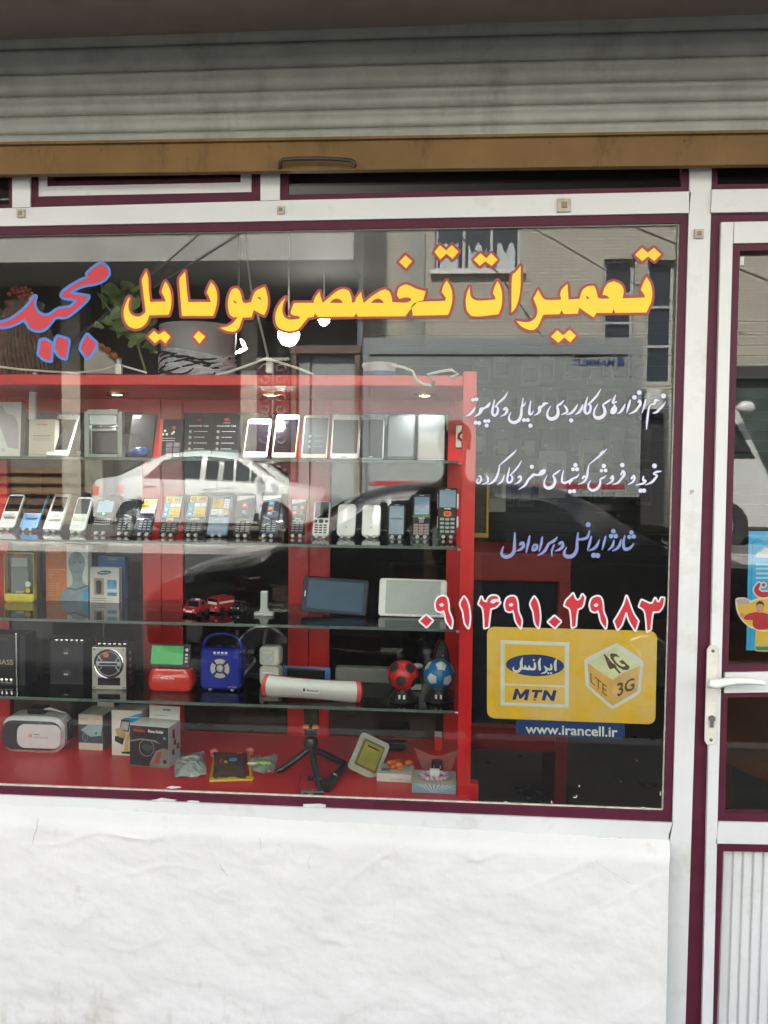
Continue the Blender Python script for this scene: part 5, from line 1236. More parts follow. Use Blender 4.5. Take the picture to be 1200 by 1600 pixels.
# ================================================================== GOODS ON THE SHELVES
def shelf_pt(px, py, s):
    """point on the top of shelf s (0..3) or the bottom board (4) under a photo pixel"""
    z = (SHZ+[zfl])[s]
    if s == 0: p = P(px, py, .27); return Vector((p.x, .27, z+.0002))
    p = PZ(px, py, z); y = min(max(p.y, .17 if s < 4 else .04), .50)
    q = P(px, py, y); return Vector((q.x, y, z+.0002))
def fit_len(base, py_top, lean, dx=0., t=0.):
    lo, hi = .005, .6
    for i in range(40):
        L = (lo+hi)/2; v = base+Vector((0, L*math.sin(lean)-t*math.cos(lean), L*math.cos(lean)+t*math.sin(lean)))
        if proj(v)[1] > py_top: lo = L
        else: hi = L
    return L
def plain(name, rgb, rough=.4, **k): return mat(name, rgb, rough, **k)
m_pw = plain('phone_white', (.70, .71, .73), .3); m_pb = plain('phone_black', (.015, .015, .017), .4, spec=.3); m_pblue = plain('phone_blue', (.015, .22, .62), .35)
m_pgold = plain('phone_pale_gold', (.55, .53, .44), .3, metal=.2); m_psil = plain('phone_silver', (.42, .43, .46), .3, metal=.4); m_pgr = plain('phone_dark_grey', (.028, .031, .034), .5, spec=.25)
m_pnavy = plain('phone_navy', (.012, .019, .046), .45, spec=.25); m_plb = plain('phone_light_blue', (.22, .34, .50), .4); m_pros = plain('phone_rose_grey', (.26, .19, .19), .4)
m_scr = mat('phone_screen', (.010, .012, .016), .06, spec=.45, var=.02); m_scg = mat('phone_screen_grey', (.10, .11, .115), .08, spec=.8, var=.03); m_scb = mat('phone_screen_lit', (.16, .24, .33), .12, var=.05)
m_keyw = plain('key_white', (.62, .63, .65), .5); m_keyb = plain('key_black', (.02, .02, .024), .4); m_keyg = plain('key_grey', (.30, .32, .34), .5); m_keyblue = plain('key_blue', (.03, .26, .66), .4); m_keylb = plain('key_pale_blue', (.28, .40, .56), .5)
m_lw = plain('label_white', (.72, .73, .73), .6); m_ly = plain('label_yellow', (.60, .41, .005), .6); m_lc = plain('label_cyan', (.02, .30, .58), .5); m_lr = plain('label_red', (.55, .05, .03), .5); m_lo = plain('label_orange', (.62, .20, .03), .5); m_ln = plain('label_navy', (.03, .10, .28), .5)
m_ink = plain('ink_black', (.02, .02, .02), .6); m_inkg = plain('ink_grey', (.25, .25, .25), .6); m_chrome = mat('chrome', (.75, .75, .76), .12, metal=1.); m_clear = glass('clear_acrylic', (.93, .96, .95), 1.5)
m_stud = plain('acrylic_frost', (.55, .58, .57), .2)
E0 = .0003
def rp(name, m, par, x0, z0, x1, z1, y, th=E0, r=.0, bev=0.):
    """rectangle on the front (y) of a thing, th proud"""
    b = MB()
    if r: b.rplate((x0+x1)/2, (z0+z1)/2, x1-x0, z1-z0, r, y-th, y, bev)
    else: b.box(x0, x1, y-th, y, z0, z1)
    return b.build(name, m, par)
def txt(s, par, cx, cz, w, h, y, m, name='print', bold=0., shear=0.):
    return text_on(MB(), s, cx, cz, w, h, y, bold, shear).build(name, m, par)
def lines(par, x0, x1, zs, h, y, m, name='print'):
    b = MB()
    for z in zs:
        x = x0
        while x < x1-h:
            w = min(random.uniform(2, 6)*h, x1-x); b.box(x, x+w*.86, y-.0002, y, z, z+h); x += w
    return b.build(name, m, par)
def keys(par, x0, z0, x1, z1, nx, nz, y, m, fill=.78, fz=.62, name='keypad', th=.0008):
    b = MB(); dx = (x1-x0)/nx; dz = (z1-z0)/nz
    for i in range(nx):
        for j in range(nz):
            cx = x0+dx*(i+.5); cz = z0+dz*(j+.5)-(abs(i-(nx-1)/2)*-dz*.05); b.rplate(cx, cz, dx*fill, dz*fz, dz*fz*.35, y-th, y)
    return b.build(name, m, par)
GP = {0: 'smartphones and boxes along the top glass shelf', 1: 'mobile phones standing along the second glass shelf'}
STAND = [None]
def stand(base, w, lean, label):
    if STAND[0] is None:
        T = thing('phone_stand', label, 'stand', base, group='clear acrylic phone stands')
        b = MB(); b.box(-.024, .024, -.022, .012, 0, .003); b.box(-.018, .018, .0105, .0125, .003, .055); b.build('base', m_clear, T)
        b = MB(); b.lathe([(.0052, -.017), (.006, -.014), (.006, -.008)], 'y', (-.0115, 0, .0068), 12); b.lathe([(.0052, -.017), (.006, -.014), (.006, -.008)], 'y', (.0115, 0, .0068), 12); b.build('stud', m_stud, T)
        STAND[0] = T; T['w0'] = 0; del T['w0']; return T
    T = STAND[0].copy(); COL.objects.link(T); T.location = base; T['label'] = label
    for c in STAND[0].children:
        d = c.copy(); COL.objects.link(d); d.parent = T
    return T
def phone(s, xl, xr, yt, yb, body, label, lean=32, scr=m_scr, sc=(.07, .38, .93, .95), smart=False, kp=None, nav=None, extra=None, name=None, t=.011, r=.09, st=True, roll=0., home=False):
    ln = R(lean); base = shelf_pt((xl+xr)/2, yb, s)
    if st: base.z += .0035
    k = pxs(base.y-.01); w_ = (xr-xl)*k; L = fit_len(base, yt, ln, t=t)
    short = label.replace(' on the second shelf', '')
    if len(label.split()) > 16: label = short
    T = thing(name or ('smartphone' if smart else 'mobile_phone'), label, 'phone', base, (-ln, R(roll), 0), GP[s])
    rr = r*w_ if not smart else .10*w_
    b = MB(); b.rplate(0, L/2, w_, L, rr, -t, 0, min(.0022, t*.3)); b.build('body', body, T)
    y = -t
    if scr: rp('screen', scr, T, (sc[0]-.5)*w_, sc[1]*L, (sc[2]-.5)*w_, sc[3]*L, y, .0005, .03*w_)
    if smart:
        dk = m_inkg if body is not m_pb else m_pgr
        rp('earpiece', dk, T, -.10*w_, L*.955, .10*w_, L*.963, y, .0003, .001)
        MB().prism(circ(.2*w_, L*.962, .0017, n=10), y-.0003, y).build('camera', m_ink, T)
        if home: rp('home_key', m_psil, T, -.11*w_, L*.03, .11*w_, L*.062, y, .0006, .003)
    else:
        rp('earpiece', m_psil if body in (m_pb, m_pgr, m_pnavy) else m_inkg, T, -.13*w_, L*.957, .13*w_, L*.970, y, .0003, .001)
    if kp: keys(T, (kp[0]-.5)*w_, kp[1]*L, (kp[2]-.5)*w_, kp[3]*L, kp[4], kp[5], y, kp[6], *(kp[7:9] if len(kp) > 7 else ()))
    if nav:
        MB().rplate(0, nav[0]*L, nav[1]*w_, nav[1]*w_*nav[2], nav[1]*w_*.3*nav[2], y-.0010, y).build('nav_key', nav[3], T)
        if len(nav) > 4: MB().rplate(0, nav[0]*L, nav[1]*w_*.6, nav[1]*w_*nav[2]*.6, nav[1]*w_*.2*nav[2], y-.0014, y-.0011).build('nav_centre', nav[4], T)
    if extra: extra(T, w_, L, y)
    if st: stand(Vector((base.x, base.y, base.z-.0035)), w_, ln, (('clear stand under the ' if len(short.split()) < 13 else 'stand under ')+short))
    return T
# ---- top shelf -------------------------------------------------------------
def boxed(s, xl, xr, yt, yb, body, label, name='phone_box', cat='box', lean=4, depth=.03, extra=None, group=None, yaw=0., roll=0.):
    base = shelf_pt((xl+xr)/2, yb, s); k = pxs(base.y); w_ = (xr-xl)*k; ln = R(lean); L = fit_len(base, yt, ln)
    T = thing(name, label, cat, base, (-ln, R(roll), R(yaw)), group)
    MB().bbox(-w_/2, w_/2, 0, depth, 0, L, .0012).build('body', body, T)
    if extra: extra(T, w_, L, 0.)
    return T
m_bxw = plain('box_white', (.62, .63, .62), .45); m_bxg = plain('box_cream', (.55, .53, .45), .6); m_bxb = plain('box_black', (.012, .014, .019), .5, spec=.25); m_bxt = mat('box_teal_print', (.03, .10, .11), .35, var=.5, vs=14)
def x_tall(T, w, L, y):
    b = MB(); b.flat([(-.5*w, L*.95), (-.12*w, L*.93), (.02*w, L*.80), (.30*w, L*.74), (.42*w, L*.6), (.44*w, L*.14), (.10*w, L*.16), (-.30*w, L*.72), (-.5*w, L*.75)], y-.0003); b.build('print', plain('print_grey', (.16, .165, .17), .45), T)
    b = MB(); b.prism(circ(-.05*w, L*.12, .006, n=14), y-.0004, y); b.build('mark', m_psil, T)
boxed(0, -18, 33, 628, 712, m_bxw, 'tall white phone carton with grey print at the left end of the top shelf', extra=x_tall)
def x_cream(T, w, L, y):
    txt('NOKIA', T, 0, L*.86, w*.42, L*.05, y-.0003, m_lr, bold=.03)
    lines(T, -w*.34, w*.34, [L*.55], .0018, y-.0001, m_ink); lines(T, -w*.34, w*.34, [L*.48, L*.44], .0012, y-.0001, m_inkg); lines(T, -w*.42, w*.4, [L*.06], .0014, y-.0001, m_inkg)
boxed(0, 43, 86, 655, 713, m_bxg, 'cream cardboard phone box with small red heading between carton and white phone', extra=x_cream)
b_ = boxed(0, 36, 50, 660, 712, m_ln, 'narrow blue and magenta box peeking out behind the cream box', depth=.01); b_.location.y += .035
MB().bbox(-.012, .0, -.0008, -.0002, .05, .09, .0002).build('magenta_panel', plain('magenta', (.4, .03, .25), .5), b_)
b_ = boxed(0, 44, 55, 640, 655, m_bxw, 'little white cardboard cube resting on top of the cream box', name='white_carton', depth=.012); b_.location.z = P(49, 655.5, b_.location.y).z
sm = dict(smart=True, t=.008, st=False)
phone(0, 71, 108, 647, 713, m_pw, 'white smartphone leaning right in front of the cream box', lean=34, sc=(.07, .13, .93, .87), **sm)
phone(0, 118, 150, 650, 714, m_pb, 'black smartphone half hidden behind the grey holder frame', lean=28, sc=(.05, .12, .95, .9), **sm)
def holder():
    base = shelf_pt(163, 726, 0); base.y = .19; base.x = P(164, 720, .19).x; base.z = SHZ[0]
    k = pxs(.19); T = thing('device_holder', 'pale grey plastic holder frame with a silver bar, standing at the shelf front', 'holder', base)
    m_h = plain('holder_grey', (.33, .36, .33), .4); w = 62*k; H = 72*k
    b = MB(); b.bbox(-w/2, -w/2+8*k, -.012, .012, 0, H, .002); b.bbox(w/2-8*k, w/2, -.012, .012, 0, H, .002); b.bbox(-w/2+8.2*k, w/2-8.2*k, -.012, .012, 0, 5*k, .002); b.bbox(-w/2+6*k, w/2-6*k, -.016, .008, H-5*k, H+3*k, .002); b.build('frame', m_h, T)
    MB().bbox(-w/2+8.2*k, w/2-8.5*k, -.015, .0, H-22*k, H-5.2*k, .004).build('silver_bar', plain('holder_silver', (.42, .46, .46), .25, metal=.3), T)
    MB().bbox(-w/2+9*k, w/2-9*k, .002, .008, 6*k, H-23*k, .002).build('back_panel', plain('holder_dark', (.05, .05, .055), .3), T)
    MB().bbox(-w/2+12*k, w/2-10*k, -.010, -.002, H-31*k, H-27*k, .001).build('cross_bar', m_h, T)
    b = MB(); b.prism([(w/2+.0002, 38*k), (w/2+13*k, 37*k), (w/2+17*k, 10*k), (w/2+.0002, 6*k)], -.006, .006, .001); b.build('side_clip', m_clear, T)
holder()
def x_dome(T, w, L, y):
    b = MB(); b.ball((0, y-.0005, L*.12), w*.36, .006, L*.11, 18, 8); b.build('blue_dome', mat('blue_film', (.02, .06, .22), .12, var=.3), T)
    MB().prism([(-.42*w, L*.95), (-.1*w, L*.96), (-.16*w, L*.9), (-.4*w, L*.9)], y-.0005, y).build('green_mark', plain('pale_green', (.35, .5, .25), .4), T)
phone(0, 199, 240, 647, 714, m_pb, 'black smartphone with a blue film dome at its foot right of the holder', lean=18, scr=None, extra=x_dome, **sm)
def x_bx1(T, w, L, y):
    MB().box(-.5*w, -.36*w, y-.0006, y, 0, L).build('red_edge', m_lr, T)
    MB().prism(circ(.12*w, L*.78, .006, n=12), y-.0004, y).build('red_flower', m_lr, T)
    b = MB()
    for (cx, cz) in ((-.26, .70), (-.34, .61), (-.17, .61), (.06, .63), (.12, .67)): b.prism(circ(cx*w, cz*L, .004, n=8), y-.0004, y)
    b.build('line_icon', m_lw, T); lines(T, -.36*w, .2*w, [L*.5, L*.44], .0015, y-.0001, m_lw)
    b = MB()
    for i in range(2):
        for j in range(3): b.box((-.18+.32*i)*w, (.08+.32*i)*w, y-.0004, y, (.03+.13*j)*L, (.14+.13*j)*L)
    b.build('photo_grid', mat('print_mauve', (.20, .15, .20), .4, var=.5, vs=60), T)
boxed(0, 246, 284, 655, 714, m_bxb, 'black phone box with a grid of small mauve pictures', extra=x_bx1, lean=10)
def x_hw(big):
    def f(T, w, L, y):
        b = MB()
        for i in range(7):
            a = R(20+140*i/6); b.tube([(.0+.002*math.cos(a), y-.0004, L*.845), (.0085*math.cos(a)*big, y-.0004, L*.845+.0085*big*math.sin(a))], [.0008, .0022*big], 6)
        b.build('red_emblem', m_lr if big > .9 else plain('dull_red', (.2, .02, .02), .5), T)
        if big > .9: txt('HUAWEI', T, 0, L*.80, w*.26, L*.018, y-.0003, m_lw)
        txt('HUAWEI Y3II', T, .0, L*.73, w*.70, L*.034, y-.0003, m_lw, bold=.02)
        for j in range(4):
            z = L*(.60-.13*j); MB().prism(circ(-.30*w, z, .0048, n=12), y-.0004, y).build('icon', plain('icon_grey', (.3, .33, .35), .5), T)
            lines(T, -.16*w, .34*w-(j % 2)*.1*w, [z], .0017, y-.0001, m_lw)
        MB().box(-w*.495, w*.495, y-.0001, y, .002, L*.2).build('teal_fade', m_bxt, T)
    return f
boxed(0, 286, 330, 647, 716, m_bxb, 'black phone box with white lettering and faint emblem, left one of the pair', extra=x_hw(.8), lean=10)
boxed(0, 329, 372, 647, 718, m_bxb, 'black phone box with white lettering and bright red emblem, right one of the pair', extra=x_hw(1.1), lean=14)
phone(0, 379, 418, 654, 721, m_pw, 'white smartphone with rounded top just right of the black boxes', lean=30, sc=(.06, .15, .94, .86), home=True, **sm)
phone(0, 424, 463, 647, 720, m_pgold, 'pale gold smartphone with black screen', lean=30, sc=(.06, .12, .94, .88), **sm)
def x_icons(T, w, L, y):
    for j in range(3): MB().prism(circ(-.2*w, L*(.5-.12*j), .0045, n=12), y-.0008, y-.0006).build('icon', plain('icon_pale', (.2, .26, .28), .5), T); lines(T, -.05*w, .3*w, [L*(.5-.12*j)], .0016, y-.0007, MATS['icon_pale'])
phone(0, 470, 511, 648, 720, m_pgold, 'champagne smartphone with grey film and printed icons on its screen', lean=26, scr=m_scg, sc=(.05, .10, .95, .93), extra=x_icons, **sm)
phone(0, 516, 560, 648, 721, m_pw, 'bright white smartphone with plain grey screen in the middle of the top shelf', lean=22, scr=m_scg, sc=(.05, .12, .95, .88), home=True, **sm)
def x_lg(T, w, L, y):
    txt('LG', T, 0, L*.06, w*.14, L*.025, y-.0006, m_lw, bold=.02); rp('silver_band', m_psil, T, -.44*w, L*.11, .44*w, L*.13, y, .0004)
phone(0, 560, 599, 653, 720, m_psil, 'silver rimmed smartphone with a pale band and two-letter mark below its screen', lean=18, scr=m_pgr, sc=(.04, .03, .96, .96), extra=x_lg, **sm)
phone(0, 604, 647, 647, 720, m_pgr, 'dark grey smartphone face with no visible buttons', lean=16, scr=m_scg, sc=(.05, .07, .95, .95), **sm)
phone(0, 652, 695, 648, 721, m_pgr, 'dark smartphone with thin white lower rim at the right end of the top shelf', lean=12, scr=m_scg, sc=(.03, .03, .97, .97), extra=lambda T, w, L, y: rp('white_rim', m_pw, T, -.48*w, 0.001, .48*w, L*.02, y, .0006), **sm)
# ---- second shelf ----------------------------------------------------------
S2 = ' on the second shelf'
def x_brand(T, w, L, y): txt('NOKIA', T, 0, L*.345, w*.32, L*.018, y-.0004, m_inkg)
phone(1, -3, 25, 772, 829, m_pw, 'cream white keypad phone at the far left'+S2, lean=36, sc=(.08, .48, .92, .94), kp=(.12, .08, .88, .34, 3, 4, m_keyw), extra=x_brand, r=.22)
phone(1, 30, 61, 771, 830, m_pblue, 'bright blue keypad phone with black upper half'+S2, lean=38, sc=(.02, .43, .94, .985), kp=(.12, .06, .88, .32, 3, 4, m_keyblue), r=.14)
phone(1, 67, 96, 771, 832, m_pw, 'slim white phone with square screen and round navigation ring'+S2, lean=38, sc=(.14, .49, .86, .90), kp=(.12, .06, .88, .26, 3, 4, m_keyw), nav=(.36, .36, .8, m_psil, m_keyw), r=.06)
phone(1, 108, 134, 776, 834, m_pw, 'small white rounded phone with grey screen'+S2, lean=34, scr=m_scg, sc=(.08, .49, .90, .93), kp=(.12, .07, .88, .40, 3, 5, m_keyw), r=.22)
def x_qw(T, w, L, y):
    keys(T, -.42*w, .20*L, .42*w, .42*L, 9, 3, y, m_keyg, .7, .5); keys(T, -.36*w, .43*L, .36*w, .52*L, 4, 1, y, m_pgr)
    MB().box(-.06*w, .0, y-.0008, y-.0002, .545*L, .57*L).build('led', mat('green_led', (.1, .9, .3), .3, emis=1.5), T)
phone(1, 142, 174, 780, 836, m_pgr, 'wide dark phone with full letter keyboard in front of the mirrored white bumper'+S2, lean=30, scr=m_scb, sc=(.1, .60, .9, .94), extra=x_qw, r=.08)
phone(1, 179, 209, 780, 837, m_pb, 'black keypad phone without stickers in front of the mirrored wheel'+S2, lean=28, sc=(.08, .55, .92, .94), kp=(.1, .08, .9, .44, 3, 5, m_keyg, .6, .35), r=.10)
def st45(seed, num, tall=True, blue=False):
    def f(T, w, L, y):
        rr = random.Random(seed); yy = y-.0007
        q = lambda nm, m, x0, z0, x1, z1: rp(nm, m, T, (x0-.5)*w, z0*L, (x1-.5)*w, z1*L, yy, .0002)
        if tall:
            q('price_label', m_ly, .10, .80, .98, .965); q('label_panel', m_lc, .06, .42, .36, .79); q('label_panel', m_lw, .38, .69, .67, .79); q('label_panel', m_lw, .69, .69, .97, .79); q('price_label', m_ly, .38, .43, .97, .68)
            txt(num, T, -.22*w, .882*L, w*.27, L*.10, yy-.0003, m_ink); q2 = rp('barcode', m_inkg, T, .06*w, .845*L, .44*w, .92*L, yy-.0002, .0001)
            lines(T, -.06*w, .40*w, [.47*L], .0022, yy-.0003, m_ink); MB().prism(circ(.17*w, .575*L, .0042, n=12), yy-.0005, yy-.0003).build('icon', plain('label_ochre', (.5, .33, .01), .5), T)
            b = MB(); b.rplate(-.30*w, .62*L, .10*w, .07*L, .001, yy-.0005, yy-.0003); b.rplate(-.30*w, .50*L, .15*w, .05*L, .001, yy-.0005, yy-.0003); b.build('icon', m_lw, T)
        else:
            q('price_label', m_ly, .12, .80, .99, .95); q('price_label', m_ly, .06, .68, .52, .80); q('label_panel', m_lw, .54, .68, .99, .80); q('label_panel', m_lw, .03, .55, .48, .675); q('label_panel', m_lw, .50, .55, .96, .675)
            lines(T, -.40*w, .0, [.73*L], .004, yy-.0003, m_ink); lines(T, .16*w, .40*w, [.73*L, .61*L], .003, yy-.0003, m_ink); lines(T, -.30*w, -.1*w, [.86*L], .005, yy-.0003, m_ink)
        lines(T, -.22*w, .22*w, [.395*L], .0018, y-.0004, m_lw)
    return f
phone(1, 213, 238, 777, 838, m_pnavy, 'black phone with a yellow and white label patchwork on its screen'+S2, lean=32, sc=(.05, .50, .96, .97), kp=(.08, .08, .92, .36, 3, 4, m_keyg, .7, .4), extra=st45(1, '', False), r=.10)
phone(1, 248, 278, 774, 839, m_pgr, 'black phone with yellow forty-five sticker and red centre key, left of its twin'+S2, lean=30, scr=m_pnavy, sc=(.05, .42, .96, .97), kp=(.08, .06, .92, .28, 3, 4, m_keyg, .7, .4), nav=(.335, .34, .62, m_lr, m_pgr), extra=st45(2, '45'), r=.10)
phone(1, 286, 318, 773, 839, m_pgr, 'black phone with yellow forty-five sticker and plain keys, right of its twin'+S2, lean=30, scr=m_pnavy, sc=(.05, .42, .96, .97), kp=(.08, .06, .92, .28, 3, 4, m_keyg, .7, .4), nav=(.335, .30, .62, m_pnavy, m_pgr), extra=st45(3, '45'), r=.10)
def x_blue(T, w, L, y):
    yy = y-.0007; q = lambda nm, m, x0, z0, x1, z1: rp(nm, m, T, (x0-.5)*w, z0*L, (x1-.5)*w, z1*L, yy, .0002)
    q('price_label', m_ly, .09, .67, .62, .93); q('label_panel', m_lw, .65, .81, .93, .92); q('label_panel', m_lw, .65, .67, .93, .80); q('label_panel', m_lw, .07, .50, .40, .655); q('label_panel', m_lw, .42, .50, .64, .655); q('price_label', m_ly, .66, .50, .93, .655)
    b = MB(); b.prism(circ(-.14*w, .80*L, .006, n=14), yy-.0005, yy-.0003); b.build('icon', MATS['label_ochre'], T); lines(T, -.10*w, .28*w, [.465*L], .002, y-.0004, m_lw)
    lines(T, .2*w, .4*w, [.56*L, .72*L, .85*L], .003, yy-.0003, m_inkg); lines(T, -.38*w, -.15*w, [.56*L], .003, yy-.0003, m_inkg)
phone(1, 323, 356, 775, 839, m_plb, 'light blue phone with yellow tile label and flat pale keys'+S2, lean=30, scr=m_ln, sc=(.04, .44, .95, .97), kp=(.04, .06, .96, .38, 3, 5, m_keylb, .9, .75), extra=x_blue, r=.06)
def x_fly(cols, lab=True):
    def f(T, w, L, y):
        yy = y-.0007
        MB().prism([(-.47*w, .86*L), (.47*w, .94*L), (.49*w, .995*L), (-.47*w, .985*L)], yy-.0003, yy).build('brand_flag', m_lw, T)
        if lab: txt('fly', T, -.36*w, .945*L, w*.13, L*.06, yy-.0005, m_inkg, shear=.2)
        for (x, z, m) in cols:
            rp('app_tile', m, T, (x-.16)*w, (z-.06)*L, (x+.16)*w, (z+.06)*L, yy, .0002); lines(T, (x-.1)*w, (x+.1)*w, [(z-.02)*L, (z+.01)*L], .0022, yy-.0003, m_lw)
    return f
phone(1, 364, 393, 774, 840, m_pgr, 'black phone with white corner flag over one red and one blue tile'+S2, lean=26, scr=m_pgr, sc=(.05, .42, .95, .97), kp=(.08, .07, .92, .34, 3, 5, m_keyg, .7, .4), nav=(.365, .30, .9, m_chrome, m_pgr), extra=x_fly([(0, .745, m_lr), (0, .58, m_ln)]), r=.08)
phone(1, 404, 434, 774, 840, m_pnavy, 'tilted navy phone with white flag over cyan, orange and blue tiles'+S2, lean=30, scr=m_pnavy, sc=(.05, .42, .95, .97), kp=(.08, .07, .92, .34, 3, 5, m_keyg, .7, .4), extra=x_fly([(.02, .79, m_lc), (0, .66, m_lo), (-.02, .53, m_ln)]), r=.08)
phone(1, 452, 476, 780, 840, m_pgr, 'short black phone with four coloured tiles under a white flag'+S2, lean=24, scr=m_pgr, sc=(.05, .50, .95, .97), kp=(.08, .09, .92, .42, 3, 5, m_keyg, .75, .5), nav=(.42, .34, .7, m_keyg, m_pgr), extra=x_fly([(-.22, .76, m_lc), (.24, .76, m_lo), (-.22, .62, m_lr), (.24, .62, m_ln)], False), r=.08)
def x_wk(T, w, L, y):
    b = MB(); b.rplate(-.33*w, .42*L, .20*w, .09*L, .003, y-.001, y); b.rplate(.33*w, .42*L, .20*w, .09*L, .003, y-.001, y); b.build('soft_key', m_keyb, T); txt('Fly', T, .02*w, .525*L, .12*w, .02*L, y-.0008, m_psil)
phone(1, 488, 514, 783, 841, m_pw, 'white bar phone with black keys in front of the red door stile'+S2, lean=22, sc=(.09, .51, .93, .975), kp=(.10, .06, .90, .34, 3, 4, m_keyb, .8, .62), nav=(.42, .28, .85, m_keyb), extra=x_wk, r=.15)
def x_back(T, w, L, y): MB().prism(circ(.0, L*.28, .004, n=14), y-.0003, y).build('back_mark', m_psil, T); MB().box(w*.5, w*.512, y+.003, y+.008, L*.45, L*.72).build('side_key', m_psil, T)
phone(1, 526, 555, 787, 841, m_pw, 'white phone shown from its plain back, taller one of two'+S2, lean=20, scr=None, extra=x_back, r=.22)
phone(1, 565, 594, 789, 841, m_pw, 'white phone shown from its plain back, shorter one of two'+S2, lean=18, scr=None, extra=x_back, r=.18)
m_pteal = plain('phone_teal_film', (.04, .10, .11), .15)
phone(1, 605, 633, 787, 842, m_pb, 'black rounded phone with teal film over its face'+S2, lean=16, scr=m_scb, sc=(.1, .08, .9, .93), extra=lambda T, w, L, y: (rp('film_line', m_ink, T, -.36*w, .53*L, .36*w, .55*L, y-.0006, .0002), txt('SAMSUNG', T, 0, .565*L, .5*w, .03*L, y-.0008, m_ink)), r=.22)
def x_sl(T, w, L, y): rp('green_band', plain('band_green', (.02, .16, .09), .2), T, -.5*w, .46*L, .5*w, .50*L, y, .0012); lines(T, -.16*w, .2*w, [.43*L], .0022, y-.0002, m_lw); rp('nav_key', m_pros, T, -.13*w, .33*L, .13*w, .42*L, y, .001, .002)
phone(1, 644, 672, 772, 842, m_pgr, 'tall slider phone with rose-grey keypad and green band'+S2, lean=14, scr=m_scb, sc=(.10, .52, .92, .93), kp=(.06, .05, .94, .31, 3, 4, m_pros, .92, .85), extra=x_sl, r=.05)
def x_rug(T, w, L, y):
    txt('TOUMA', T, 0, .575*L, .36*w, .03*L, y-.0008, m_lw, bold=.03)
    for s_ in (-1, 1): MB().bbox(s_*.5*w-.0015, s_*.5*w+.0035*s_+.0015, y+.002, y+.008, .58*L, .88*L, .0008).build('side_guard', m_psil, T); MB().bbox(s_*.5*w-.0015, s_*.5*w+.0035*s_+.0015, y+.002, y+.008, .2*L, .42*L, .0008).build('side_guard', m_psil, T)
phone(1, 684, 713, 762, 842, m_pb, 'chunky black rugged phone with orange centre key by the right post'+S2, lean=10, scr=m_scb, sc=(.07, .60, .93, .95), kp=(.08, .07, .92, .40, 3, 4, m_keyg, .8, .6), nav=(.47, .40, .72, m_lo, m_lr), extra=x_rug, r=.08, t=.016)

# ---- third shelf -----------------------------------------------------------
def case_pack():
    base = shelf_pt(30, 941, 2); k = pxs(base.y); w = 50*k; H = fit_len(base, 864, 0)
    T = thing('phone_case_pack', 'clear phone case packaging with yellow foot at the left end of the third shelf', 'package', base)
    b = MB(); o = rrect(0, H/2, w, H, .012, 6); i_ = rrect(0, H/2, w-.004, H-.004, .010, 6); n = len(o)
    vs = [(p[0], 0, p[1]) for p in o]+[(p[0], 0, p[1]) for p in i_]+[(p[0], .02, p[1]) for p in o]+[(p[0], .02, p[1]) for p in i_]
    fs = []
    for q in range(n):
        r2 = (q+1) % n; fs += [(q, r2, n+r2, n+q), (2*n+q, 3*n+q, 3*n+r2, 2*n+r2), (q, 2*n+q, 2*n+r2, r2), (n+q, n+r2, 3*n+r2, 3*n+q)]
    b.add(vs, fs); b.build('yellow_frame', plain('pack_yellow', (.62, .52, .02), .35), T)
    b = MB(); pts = rrect(0, H/2, w-.0045, H-.0045, .010, 6); low = [p for p in pts if p[1] < .012]; 
    b.bbox(-w/2+.0026, w/2-.0026, -.0015, .0195, .0026, H*.17, .004); b.build('yellow_foot', MATS['pack_yellow'], T)
    MB().box(-w/2+.0026, w/2-.0026, -.0006, -.0001, H*.172, H*.96).build('clear_front', m_clear, T)
    MB().bbox(-w*.30, w*.30, .004, .012, H*.18, H*.88, .003).build('inner_card', plain('card_grey', (.26, .28, .28), .5), T)
    MB().bbox(-w*.26, w*.28, .001, .0038, H*.72, H*.90, .003).build('clasp', m_lw, T); MB().bbox(-w*.12, w*.14, .0, .0008, H*.905, H*.97, .0003).build('red_tab', m_lr, T)
    MB().prism(circ(w*.30, H*.37, .009, n=16), -.001, .002).build('white_dot', m_lw, T); MB().prism(circ(w*.30, H*.24, .008, n=16), -.001, .002).build('yellow_dot', m_ly, T)
    MB().box(-w*.12, w*.14, .0, .003, H*.18, H*.23).build('white_strip', m_lw, T); lines(T, -w*.32, w*.28, [H*.55], .003, .0035, m_inkg)
case_pack()
